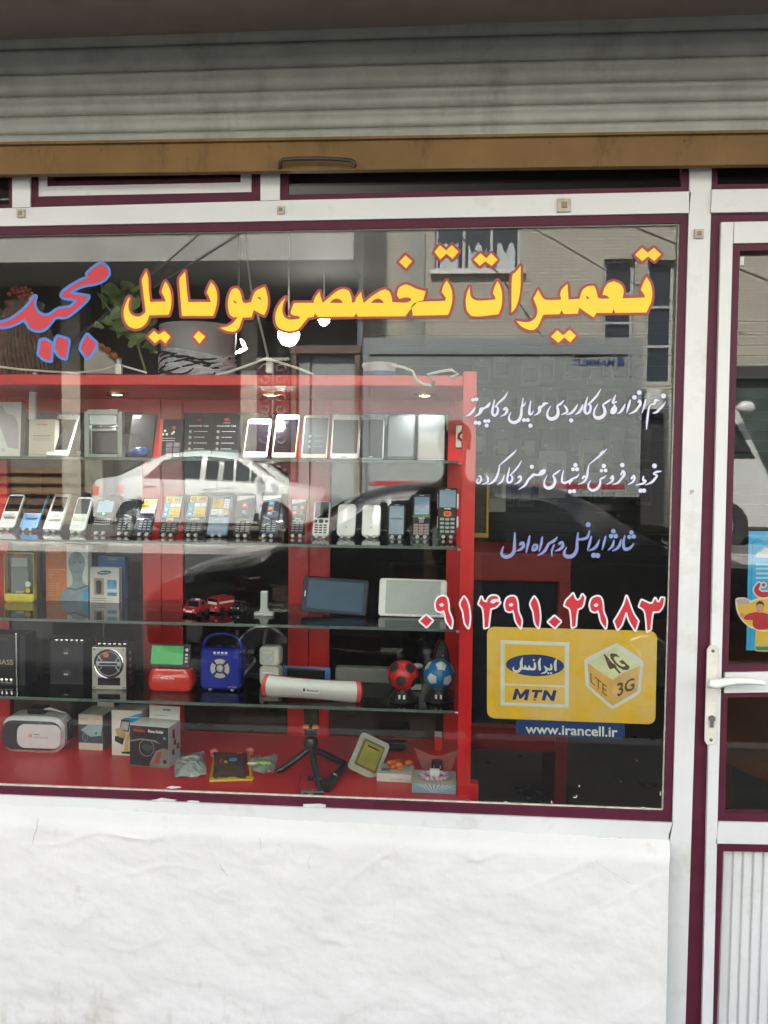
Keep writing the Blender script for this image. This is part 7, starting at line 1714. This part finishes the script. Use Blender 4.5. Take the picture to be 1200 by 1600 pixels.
def ex2(T, w, H, k):
    q = lambda nm, m, pts, y=-.0005: MB().flat([(a*w, c*H) for a, c in pts], y).build(nm, m, T)
    q('blue_banner', m_lc, [(-.12, .82), (.5, .96), (.5, .78), (-.08, .70)]); lines(T, -.02*w, .4*w, [.84*H], .003, -.0007, m_lw)
    q('phone_picture', m_pgr, [(-.18, .80), (.12, .79), (.06, .52), (-.24, .56)]); q('phone_screen', mat('print_screen', (.35, .38, .38), .4, var=.4, vs=40), [(-.16, .76), (.08, .75), (.03, .55), (-.21, .58)], -.0008)
    q('hand_tan', plain('print_tan', (.45, .30, .14), .5), [(-.38, .58), (-.24, .62), (-.02, .5), (-.06, .36), (-.32, .42)], -.0007); q('black_grip', m_ink, [(-.38, .44), (-.08, .38), (-.14, .24), (-.40, .32)], -.0009)
    q('yellow_arm', plain('print_yellow', (.55, .40, .05), .5), [(.02, .5), (.14, .52), (.04, .30), (.06, .10), (-.10, .10), (-.06, .30)], -.0008); q('foot_black', m_ink, [(-.16, .09), (.12, .10), (.2, .04), (-.18, .05)], -.0009)
box3('phone_holder_box', 'white box with blue banner and phone holder picture, partly behind the steering wheel box', 173, 224, 1110, 1181, .07, m_bxw, 0, ex2)
def ex3(T, w, H, k):
    rp('front_print', mat('print_nearblack', (.016, .017, .022), .4, var=.4, vs=14), T, -w*.498, .001, w*.498, H*.985, 0, .0004)
    txt('Mobile', T, -.25*w, .87*H, .29*w, .075*H, -.0008, m_lr, bold=.03); txt('Phone Holder', T, .18*w, .87*H, .40*w, .075*H, -.0008, m_lw, bold=.04)
    MB().tube([(-.06*w+.19*w*math.cos(a), -.001, .46*H+.205*H*math.sin(a)) for a in [2*PI*i/28 for i in range(29)]], .0010, 6).build('picture_wheel', m_inkg, T)
    b = MB(); b.flat([(-.20*w, .50*H), (-.10*w, .54*H), (.08*w, .52*H), (.10*w, .44*H), (-.02*w, .36*H), (-.14*w, .40*H)], -.0007); b.build('picture_hub', plain('print_slate2', (.05, .07, .08), .4), T)
    b = MB(); b.flat([(-.48*w, .62*H), (-.2*w, .68*H), (.16*w, .66*H), (.3*w, .58*H), (.12*w, .62*H), (-.2*w, .64*H), (-.48*w, .58*H)], -.0007); b.build('picture_dash', m_inkg, T)
    MB().flat([(.02*w, .002), (.02*w, .1*H), (.18*w, .40*H), (.36*w, .48*H), (.497*w, .46*H), (.497*w, .002)], -.0006).build('inset', plain('print_warmgrey', (.20, .19, .18), .5, var=.3), T)
    MB().flat([(.12*w, .12*H), (.22*w, .38*H), (.34*w, .40*H), (.26*w, .09*H)], -.0009).build('picture_holder', plain('print_brick', (.30, .06, .04), .5), T); MB().prism(circ(.41*w, .15*H, .05*w, n=16), -.001, -.0007).build('picture_base', m_pgr, T)
    MB().prism(circ(.40*w, .72*H, .035*w, n=14), -.0009, -.0005).build('logo', m_lc, T)
    MB().box(w*.5+.0001, w*.5+.0006, .001, .075, H*.01, H*.99).build('side_print', plain('print_lilac', (.50, .48, .52), .5), T)
    b = MB()
    for (yy, z, hh) in ((.022, .68, .2), (.03, .5, .12), (.02, .28, .12), (.05, .36, .12)): b.add([(w*.5+.0009, yy, z*H), (w*.5+.0009, yy+.02, (z-.05)*H), (w*.5+.0009, yy+.016, (z+hh)*H), (w*.5+.0009, yy+.004, (z+hh)*H)], [(0, 1, 2, 3)])
    b.build('side_mark', plain('wine_print', (.20, .02, .05), .5), T)
    MB().box(-w*.30, w*.5, .074, .0765, H+.0002, H+22*k).build('hanger_flap', m_bxw, T); MB().box(.06*w, .26*w, .0735, .0739, H+14*k, H+17*k).build('hanger_hole', m_inkg, T); lines(T, -.2*w, .2*w, [H+5*k], .002, .0735, m_inkg)
b3 = box3('steering_wheel_box', 'black-fronted phone holder box with steering wheel picture and white hanging flap', 199, 267, 1134, 1198, .08, m_bxw, -8, ex3)
# plastic packets
m_film = mat('cloudy_film', (.45, .46, .48), .15, var=.35, vs=30)
def packet(name, label, poly, y, film, lift=.012, seed=1, cat='packet', tilt=.6):
    rr = random.Random(seed); pts = [PZ(a, c, zfl+.001) for a, c in poly]; c0 = sum(pts, Vector())/len(pts); T = thing(name, label, cat, Vector((c0.x, c0.y, zfl)))
    n = 10; vs = []
    a, b2, c, d = [p-Vector((c0.x, c0.y, zfl)) for p in pts]
    for i in range(n+1):
        for j in range(n+1):
            u, v = i/n, j/n; p = a.lerp(b2, u).lerp(d.lerp(c, u), v); e = math.sin(PI*u)*math.sin(PI*v)
            vs.append(Vector((p.x, p.y, .003+lift*e**.6+rr.uniform(-.0022, .0022)+.003*math.sin(u*9+v*6))))
    bt = [Vector((v.x, v.y, .0005)) for v in vs]
    MB().add(vs, [(i*(n+1)+j, (i+1)*(n+1)+j, (i+1)*(n+1)+j+1, i*(n+1)+j+1) for i in range(n) for j in range(n)]).build('film', film, T)
    return T, c0
T, c0 = packet('earphone_packet', 'crumpled clear packet with coiled white cable on the red cabinet floor', [(274, 1180), (319, 1176), (323, 1212), (272, 1216)], .1, m_film, .014, 3)
b = MB()
for i in range(3): b.tube([((.016+.004*i)*math.cos(a)*1.15, (.02+.004*i)*math.sin(a), .0165+.001*i) for a in [2*PI*j/20 for j in range(17+i)]], .0014, 5)
b.build('coil', plain('coil_grey', (.55, .56, .58), .4), T)
MB().tube([(-.02, .025, .014), (.0, .03, .015), (.02, .026, .014)], .002, 5).build('plug', m_pgr, T)
def pouch():
    pts = [PZ(a, c, zfl) for a, c in ((329, 1223), (393, 1221), (388, 1180), (336, 1182))]; c0 = sum(pts, Vector())/4; T = thing('yellow_frame', 'yellow plastic frame with pink corner tabs lying under the brown pouch', 'frame', Vector((c0.x, c0.y, zfl)))
    q = [p-c0 for p in pts]; q = [Vector((p.x, p.y, .005)) for p in q]
    b = MB()
    for i in range(4): b.tube([q[i], q[(i+1) % 4]], .0042, 8)
    b.tube([q[0]*.8, q[1]*.8], .004, 8); b.build('frame', plain('toy_yellow', (.70, .45, .012), .35), T)
    b = MB()
    for p in q[:2]: b.ball(p*.9+Vector((0, .006, 0)), .013, .010, .005, 10, 6)
    b.build('corner', MATS['toy_yellow'], T)
    b = MB()
    for p in q[2:]: b.ball(p*1.08+Vector((0, .004, .006)), .014, .010, .010, 10, 8); b.ball(p*1.0, .016, .012, .006, 10, 8)
    b.build('pink_tab', plain('pink_rubber', (.55, .12, .13), .4), T)
    pts = [PZ(a, c, zfl+.016) for a, c in ((334, 1214), (384, 1214), (386, 1176), (333, 1176))]; c1 = sum(pts, Vector())/4; T = thing('brown_pouch', 'brown crumpled wristband pouch with blue flower lying on the yellow frame', 'pouch', Vector((c1.x, c1.y, zfl+.010)))
    a, b2, c, d = [p-c1 for p in pts]; n = 14; vs = []
    for i in range(n+1):
        for j in range(n+1):
            u, v = i/n, j/n; pin = 1-.10*math.sin(PI*u)*abs(v-.5)*2-.10*math.sin(PI*v)*abs(u-.5)*2; p = a.lerp(b2, u).lerp(d.lerp(c, u), v)*pin; vs.append(Vector((p.x, p.y, .003+.013*(math.sin(PI*u)*math.sin(PI*v))**.5+.004*v+random.uniform(-.0022, .0022))))
    MB().add(vs, [(i*(n+1)+j, (i+1)*(n+1)+j, (i+1)*(n+1)+j+1, i*(n+1)+j+1) for i in range(n) for j in range(n)], True).build('body', mat('brown_felt', (.085, .038, .025), .8, var=.3, vs=60, bump=.5), T)
    b = MB()
    for i in range(8): a_ = 2*PI*i/8; b.ball((.010+.0075*math.cos(a_), -.001+.0075*math.sin(a_), .021), .0055, .0055, .003, 8, 6)
    b.ball((.010, -.001, .024), .004, .004, .003, 8, 6); b.build('blue_flower', plain('flower_blue', (.02, .26, .62), .4), T)
    b = MB(); b.bbox(-.012, -.002, -.022, -.016, .017, .0205, .001); b.bbox(-.014, -.006, -.012, -.008, .018, .021, .001); b.build('yellow_trim', plain('trim_olive', (.42, .34, .03), .5), T)
    MB().bbox(-.030, -.024, -.006, .014, .014, .0175, .001).build('red_trim', m_lr, T)
pouch()
T, c0 = packet('green_packet', 'small clear packet with lime green earplugs left of the tripod', [(393, 1184), (435, 1180), (428, 1209), (389, 1206)], .1, mat('pale_film', (.36, .36, .34), .2, var=.25, vs=30), .010, 5)
MB().ball((.002, -.018, .012), .026, .010, .006, 12, 8).build('green_insert', plain('lime', (.32, .60, .08), .4), T); MB().ball((-.03, -.022, .010), .016, .008, .005, 10, 6).build('white_end', m_lw, T)
def tripod():
    base = PZ(490, 1200, zfl); T = thing('mini_tripod', 'black mini tripod with orange-trimmed phone clamp standing in the cabinet', 'tripod', Vector((base.x, base.y, zfl)))
    y = base.y; k = pxs(y); B = Vector((base.x, y, zfl)); m_k = plain('tripod_black', (.018, .019, .022), .35)
    hub = P(486, 1160, y)-B
    MB().lathe([(2*k, -13*k), (9*k, -11*k), (11.5*k, -4*k), (11.5*k, 2*k), (9*k, 8*k), (3*k, 10.5*k)], 'z', hub, 20).build('hub', m_k, T)
    MB().lathe([(3.4*k, 9*k), (3.4*k, 12*k), (2*k, 12.4*k)], 'z', hub, 14).build('ball_joint', m_chrome, T)
    fl = PZ(432, 1208, zfl)-B; fr = PZ(541, 1194, zfl)-B; ff = PZ(500, 1236, zfl)-B
    for f_, nm in ((fl, 1), (ff, 0), (fr, 2)):
        s_ = hub+Vector((0, -.002, -8*k)); mid = s_.lerp(f_, .5); dirv = (f_-s_)
        MB().tube([s_, s_.lerp(f_, .2), mid, s_.lerp(f_, .85), f_+Vector((0, 0, .004))], [4.2*k, 5.0*k, 5.4*k, 4.8*k, 3.2*k], 10).build('leg', m_k if nm else plain('tripod_teal', (.012, .035, .035), .35), T)
    p0 = (hub+Vector((0, -.002, -8*k))).lerp(ff, .40); p1 = (hub+Vector((0, -.002, -8*k))).lerp(ff, .72)
    d = (p1-p0); q = d.to_track_quat('X', 'Z'); v, f = text2d('YUNTENG', .03)
    nrm = Vector((0, -1, .0)); up = d.cross(nrm).normalized(); b = MB(); mid = (p0+p1)/2+Vector((0, -.0125, .002)); b.add([mid+d*a*1.0-up*c*3.6*k for a, c in v], f); b.build('leg_print', m_lw, T)
    # clamp on top
    c = hub+Vector((0, 0, 12*k)); b = MB(); b.bbox(c.x-10*k, c.x+10*k, -.012, .012, c.z+.001, c.z+12*k, .004); b.bbox(c.x-12*k, c.x+12*k, .0, .012, c.z+12.2*k, c.z+34*k, .003); b.bbox(c.x-12*k, c.x+12*k, -.012, .010, c.z+34.2*k, c.z+42*k, .003); b.build('clamp', m_k, T)
    b = MB(); b.bbox(c.x-12*k, c.x-3*k, -.014, -.0, c.z+12.2*k, c.z+17*k, .001); b.bbox(c.x+3*k, c.x+12*k, -.014, -.0, c.z+12.2*k, c.z+17*k, .001); b.build('orange_trim', plain('trim_orange', (.62, .20, .07), .4), T)
tripod()
def clip():
    pts = PZ(505, 1232, zfl); T = thing('phone_clip', 'black spring clip with silver wire lying at the foot of the tripod', 'clip', Vector((pts.x, pts.y, zfl))); B = T.location; m_k = MATS['tripod_black']
    g = lambda a, c, z: PZ(a, c, zfl+z)-B
    b = MB(); b.tube([g(508, 1232, .01), g(518, 1220, .012), g(530, 1206, .014), g(538, 1194, .016)], [.016, .017, .013, .010], 8); b.tube([g(506, 1218, .02), g(482, 1216, .016)], .006, 8); b.tube([g(505, 1238, .008), g(470, 1238, .008)], .006, 8); b.build('body', m_k, T)
    MB().lathe([(.003, -.002), (.008, 0), (.003, .002)], 'y', g(523, 1212, .024), 14).build('pivot', m_inkg, T)
    MB().tube([g(482, 1214, .018), g(478, 1210, .02), g(474, 1217, .018), g(470, 1211, .02), g(469, 1222, .015), g(466, 1230, .012), g(470, 1235, .010)], .0012, 6).build('spring_wire', m_chrome, T)
    b = MB(); b.tube([g(471, 1240, .006), g(490, 1235, .012)], .0024, 6); b.tube([g(480, 1242, .004), g(496, 1239, .006)], .0020, 6); b.build('silver_tab', m_lw, T)
clip()
def blister():
    p = PZ(563, 1217, zfl); p.y += .02; T = thing('memory_card_pack', 'tilted clear plastic pack holding a gold-green card right of the tripod', 'pack', Vector((p.x, p.y, zfl+.004)), (-R(52), R(24), 0)); k = pxs(p.y); w = 52*k; H = 72*k
    MB().rplate(0, H/2, w, H, 7*k, -.008, 0, .002).build('tray', plain('tray_cloudy', (.42, .42, .37), .25, var=.12), T)
    MB().rplate(1*k, H/2, w*.72, H*.72, 3*k, -.0095, -.0078, .0006).build('recess', plain('card_bronze', (.16, .13, .05), .4), T)
    MB().rplate(2*k, H*.49, w*.60, H*.60, 1.5*k, -.0125, -.0096, .0008).build('card', mat('card_gold', (.38, .36, .08), .35, metal=.3, var=.1, vs=30), T)
    b = MB(); b.bbox(-.16*w, .24*w, -.0155, -.0126, H*.66, H*.70, .0006); b.build('card_clip', m_gold, T)
blister()
def right_things():
    p = PZ(616, 1222, zfl); T = thing('white_carton', 'flat white carton lying behind the clear pack with an orange bag on it', 'box', Vector((p.x, p.y, zfl)), (0, 0, R(-2))); k = pxs(p.y); w = 56*k; H = 13*k
    MB().bbox(-w/2, w/2, 0, .085, 0, H, .001).build('body', m_bxw, T); lines(T, -.1*w, .25*w, [H*.35], .0018, -.0001, m_inkg); MB().box(-w*.40, -w*.14, .02, .045, H, H+.0006).build('top_mark', m_inkg, T)
    T2_ = thing('orange_bag', 'small bag of orange sweets-like earbuds on the white carton', 'bag', Vector((p.x+6*k, p.y+.04, zfl+H+.0003)))
    b = MB(); rr = random.Random(4)
    for i in range(12): b.ball(((rr.uniform(-17, 17))*k, rr.uniform(-.016, .016), rr.uniform(4, 11)*k), rr.uniform(5, 8)*k, .012, rr.uniform(4, 6)*k, 10, 7)
    b.build('body', mat('orange_film', (.62, .13, .015), .2, var=.25, vs=50, bump=.4, bs=120), T2_)
    p = PZ(678, 1240, zfl); T = thing('jewellery_box', 'pale blue patterned gift box with bead bracelet beside the right post', 'box', Vector((p.x, p.y, zfl))); k = pxs(p.y); w = 70*k; H = 15*k; dp = .11
    MB().bbox(-w/2, w/2, 0, dp, 0, H, .001).build('body', plain('giftbox_cream', (.50, .46, .40), .5), T); rp('front_print', plain('giftbox_blue', (.20, .36, .48), .5), T, -w*.5, .0005, w*.5, H*.99, 0, .0004)
    b = MB()
    for i in range(13):
        a = R(20+140*i/12); b.flat([(math.cos(a-.035)*2*k, math.sin(a)*.5*k+.0005), (math.cos(a-.03)*38*k, min(H*.98, math.sin(a)*26*k)), (math.cos(a+.03)*38*k, min(H*.97, math.sin(a)*26*k+.0006))], -.0006)
    b.build('sunray_print', m_lw, T)
    b = MB()
    for i in range(18):
        a = 2*PI*i/18; b.ball((22*k*math.cos(a), dp*.42+.026*math.sin(a), H+4*k+1.5*k*(i % 2)*.2), 4.1*k, n=12, m=8)
    T3_ = thing('bead_bracelet', 'pink and lilac bead bracelet lying on the gift box', 'bracelet', T.location+Vector((0, 0, .0004))); b.build('bead', mat('bead_pink', (.52, .36, .46), .25, var=.3, vs=55), T3_)
    MB().bbox(-8*k, 8*k, dp*.5, dp*.5+.012, H, H+12*k, .002).build('clasp', m_lw, T3_)
    T4_ = thing('watch_face', 'small dark square watch in a sheer pink wrap behind the bracelet', 'watch', T.location+Vector((4*k, dp*.75, H+.0006)))
    MB().bbox(-9*k, 9*k, -.004, .008, 2*k, 23*k, .003).build('case', mat('watch_plum', (.04, .015, .04), .2), T4_); b = MB()
    b.box(-6*k, -4.5*k, -.0046, -.0041, 9*k, 14*k); b.box(4.5*k, 6*k, -.0046, -.0041, 9*k, 14*k); b.build('hand', m_psil, T4_)
    rr = random.Random(9); n = 16; vs = []
    for i in range(n+1):
        for j in range(6):
            a = PI*1.02*i/n-.03; h_ = j/5; ra = (20+16*h_+4*rr.random())*k
            vs.append((-ra*math.cos(a), .012+.02*math.sin(a)+.004*rr.random(), (2+(19+17*abs(math.cos(PI*i/n))**1.5+3*rr.random())*h_)*k))
    MB().add(vs, [(i*6+j, (i+1)*6+j, (i+1)*6+j+1, i*6+j+1) for i in range(n) for j in range(5)], True).build('sheer_wrap', sheer('sheer_pink', (.50, .30, .27), .34), T4_)
    p = PZ(688, 1172, zfl+.02); T = thing('red_lighter', 'bright red stick lighter standing behind the sheer wrap', 'lighter', Vector((p.x, .44, zfl))); k = pxs(.44); x_ = P(685, 1160, .44).x; T.location.x = x_
    H_ = fit_len(T.location.copy(), 1150, 0); MB().bbox(-6*k, 6*k, -.006, .006, 0, H_, .002).build('body', plain('lighter_red', (.55, .02, .012), .3), T); MB().bbox(-6*k, 5*k, -.0065, .0065, H_+.0002, H_+7*k, .001).build('cap', m_psil, T)
    p = PZ(608, 1185, zfl); T = thing('black_case', 'flat black case lying at the back of the cabinet floor', 'case', Vector((p.x, .42, zfl))); T.location.x = P(610, 1185, .42).x; k = pxs(.42)
    MB().bbox(-26*k, 24*k, -.01, .03, 0, 14*k, .003).build('body', m_bxb, T); MB().bbox(-22*k, 20*k, -.0108, -.0101, 6*k, 7*k, .0002).build('zip', m_pgr, T)
def sheer(name, col, a):
    m = bpy.data.materials.new(name); m.use_nodes = True; t = m.node_tree; n = t.nodes; bs = n['Principled BSDF']; bs.inputs['Base Color'].default_value = tuple(col)+(1,); bs.inputs['Roughness'].default_value = .5
    tr = n.new('ShaderNodeBsdfTransparent'); mx = n.new('ShaderNodeMixShader'); nz = n.new('ShaderNodeTexNoise'); nz.inputs['Scale'].default_value = 60; mr = n.new('ShaderNodeMapRange'); mr.inputs[3].default_value = a-.15; mr.inputs[4].default_value = a+.15
    t.links.new(nz.outputs['Fac'], mr.inputs[0]); t.links.new(mr.outputs[0], mx.inputs[0]); t.links.new(tr.outputs[0], mx.inputs[1]); t.links.new(bs.outputs[0], mx.inputs[2]); t.links.new(mx.outputs[0], n['Material Output'].inputs[0]); return m
right_things()
# ================================================================== the photographer, mirrored as a dark figure
def skin_mesh(chains, sub=2):
    """chains: lists of (x, y, z, r); chains after the first start on an existing joint given by its exact position"""
    vs = []; rad = []; ed = []; idx = {}
    def vid(p):
        k = tuple(round(c, 4) for c in p[:3])
        if k not in idx: idx[k] = len(vs); vs.append(p[:3]); rad.append(p[3])
        return idx[k]
    for c in chains:
        for a, b2 in zip(c[:-1], c[1:]): ed.append((vid(a), vid(b2)))
    me = bpy.data.meshes.new('skin'); me.from_pydata(vs, ed, []); o = bpy.data.objects.new('skin', me); COL.objects.link(o)
    o.modifiers.new('s', 'SKIN'); o.modifiers.new('d', 'SUBSURF').levels = sub
    sk = me.skin_vertices[0].data
    for i, r_ in enumerate(rad): sk[i].radius = (r_, r_) if not isinstance(r_, tuple) else r_
    sk[0].use_root = True
    dg = bpy.context.evaluated_depsgraph_get(); dg.update(); out = bpy.data.meshes.new_from_object(o.evaluated_get(dg))
    res = ([v.co.copy() for v in out.vertices], [list(p.vertices) for p in out.polygons])
    bpy.data.objects.remove(o); bpy.data.meshes.remove(me); bpy.data.meshes.remove(out); return res
def photographer():
    T = thing('person', 'photographer in dark jacket and trousers holding up a phone, mirrored as a dark figure', 'person', (0.02, -2.66, 0))
    hipz, y0 = .98, 0.0
    pel = (0, 0, hipz, (.15, .11)); sp = (0, .0, 1.18, (.15, .105)); ch = (0, .0, 1.40, (.175, .115)); nk = (0, .0, 1.585, (.062, .062)); hb = (0, .02, 1.69, (.072, .085)); hd = (0, .025, 1.79, (.082, .102)); ht = (0, .01, 1.88, (.062, .078))
    body = [[pel, sp, ch, nk, hb, hd, ht]]; jk = [[(0, 0, .90, (.165, .125)), pel[:3]+((.168, .125),), sp[:3]+((.165, .12),), ch[:3]+((.19, .128),), (0, 0, 1.53, (.09, .085))]]; tr = [[(0, 0, hipz+.01, (.155, .115)), (0, 0, hipz-.06, (.15, .115))]]; shoes = MB()
    for s in (-1, 1):
        sh_ = (s*.185, .0, 1.49, .062); el = (s*.265, .13, 1.235, .044); wr_ = (s*.075, .305, 1.50, .028); hnd = (s*.052, .345, 1.565, (.022, .034))
        body.append([ch, sh_, el, wr_, hnd]); jk.append([ch[:3]+((.19, .128),), sh_[:3]+(.080,), (s*.235, .07, 1.36, .066), el[:3]+(.062,), (s*.15, .235, 1.385, .05), (s*.088, .295, 1.485, .040)])
        hip = (s*.095, 0, .90, .09); kn = (s*.115, .02, .50, .058); an = (s*.12, -.02, .09, .036); toe = (s*.14, .13, .035, (.040, .03))
        body.append([pel, hip, kn, an, toe]); tr.append([(0, 0, hipz-.06, (.15, .115)), (s*.10, 0, .84, .108), (s*.117, .02, .50, .076), (s*.122, -.015, .13, .066)])
        # five fingers round the phone edge
        for i in range(4):
            z = 1.545+.024*i; ln = (.86, 1., .95, .78)[i]
            body.append([hnd, (s*.056, .362, z, .0095), (s*.052, .386, z+.004, .0088), (s*.034*1.0, .392, z+.006, .0082), (s*(.034-.018*ln), .390, z+.007, .0070)])
        body.append([hnd, (s*.050, .350, 1.535, .0115), (s*.034, .355, 1.555, .010), (s*.018, .358, 1.578, .0088)])
        shoes.ball((s*.135, .075, .048), .052, .145, .048, 18, 10)
    v, f = skin_mesh(body); b = MB().add(v, f, True)
    for s in (-1, 1):
        b.ball((s*.031, .117, 1.802), .013, .008, .009, 12, 8); b.ball((s*.084, .02, 1.79), .012, .022, .033, 12, 8)
    b.add([(-.012, .118, 1.80), (.012, .118, 1.80), (.018, .120, 1.758), (-.018, .120, 1.758), (0, .142, 1.762), (0, .122, 1.81)], [(0, 5, 4), (5, 1, 4), (1, 2, 4), (2, 3, 4), (3, 0, 4)], True)
    b.tube([(-.024, .112, 1.735), (0, .119, 1.737), (.024, .112, 1.735)], .006, 8)
    b.build('body', mat('skin', (.30, .16, .10), .5, var=.1), T)
    v, f = skin_mesh(jk); MB().add(v, f, True).build('jacket', mat('jacket_cloth', (.018, .019, .024), .85, var=.2, bump=.3), T)
    v, f = skin_mesh(tr); MB().add(v, f, True).build('trousers', mat('trouser_cloth', (.02, .02, .028), .85, var=.2), T)
    shoes.build('shoes', mat('shoe_leather', (.015, .012, .01), .4), T)
    b = MB(); b.ball((0, -.015, 1.835), .098, .112, .098, 24, 14); b.v = [Vector((q.x, q.y if q.z > 1.80 or q.y < .05 else .05, max(q.z, 1.74 if q.y < .02 else 1.815))) for q in b.v]; b.build('hair', mat('black_hair', (.012, .01, .009), .6, var=.3, vs=90), T)
    T2_ = thing('camera_phone', 'dark phone held up in both hands by the mirrored photographer', 'phone', (.02-.02, -2.275, 1.60))
    MB().rplate(0, 0, .074, .15, .010, -.004, .004, .0015).build('body', m_pgr, T2_); b = MB(); b.lathe([(.0005, .006), (.006, .0055), (.0065, .0041)], 'y', (0, 0, .05), 14); b.build('lens', m_scr, T2_)
    MB().rplate(0, 0, .068, .13, .004, -.0048, -.0041).build('screen', m_scr, T2_)
photographer()
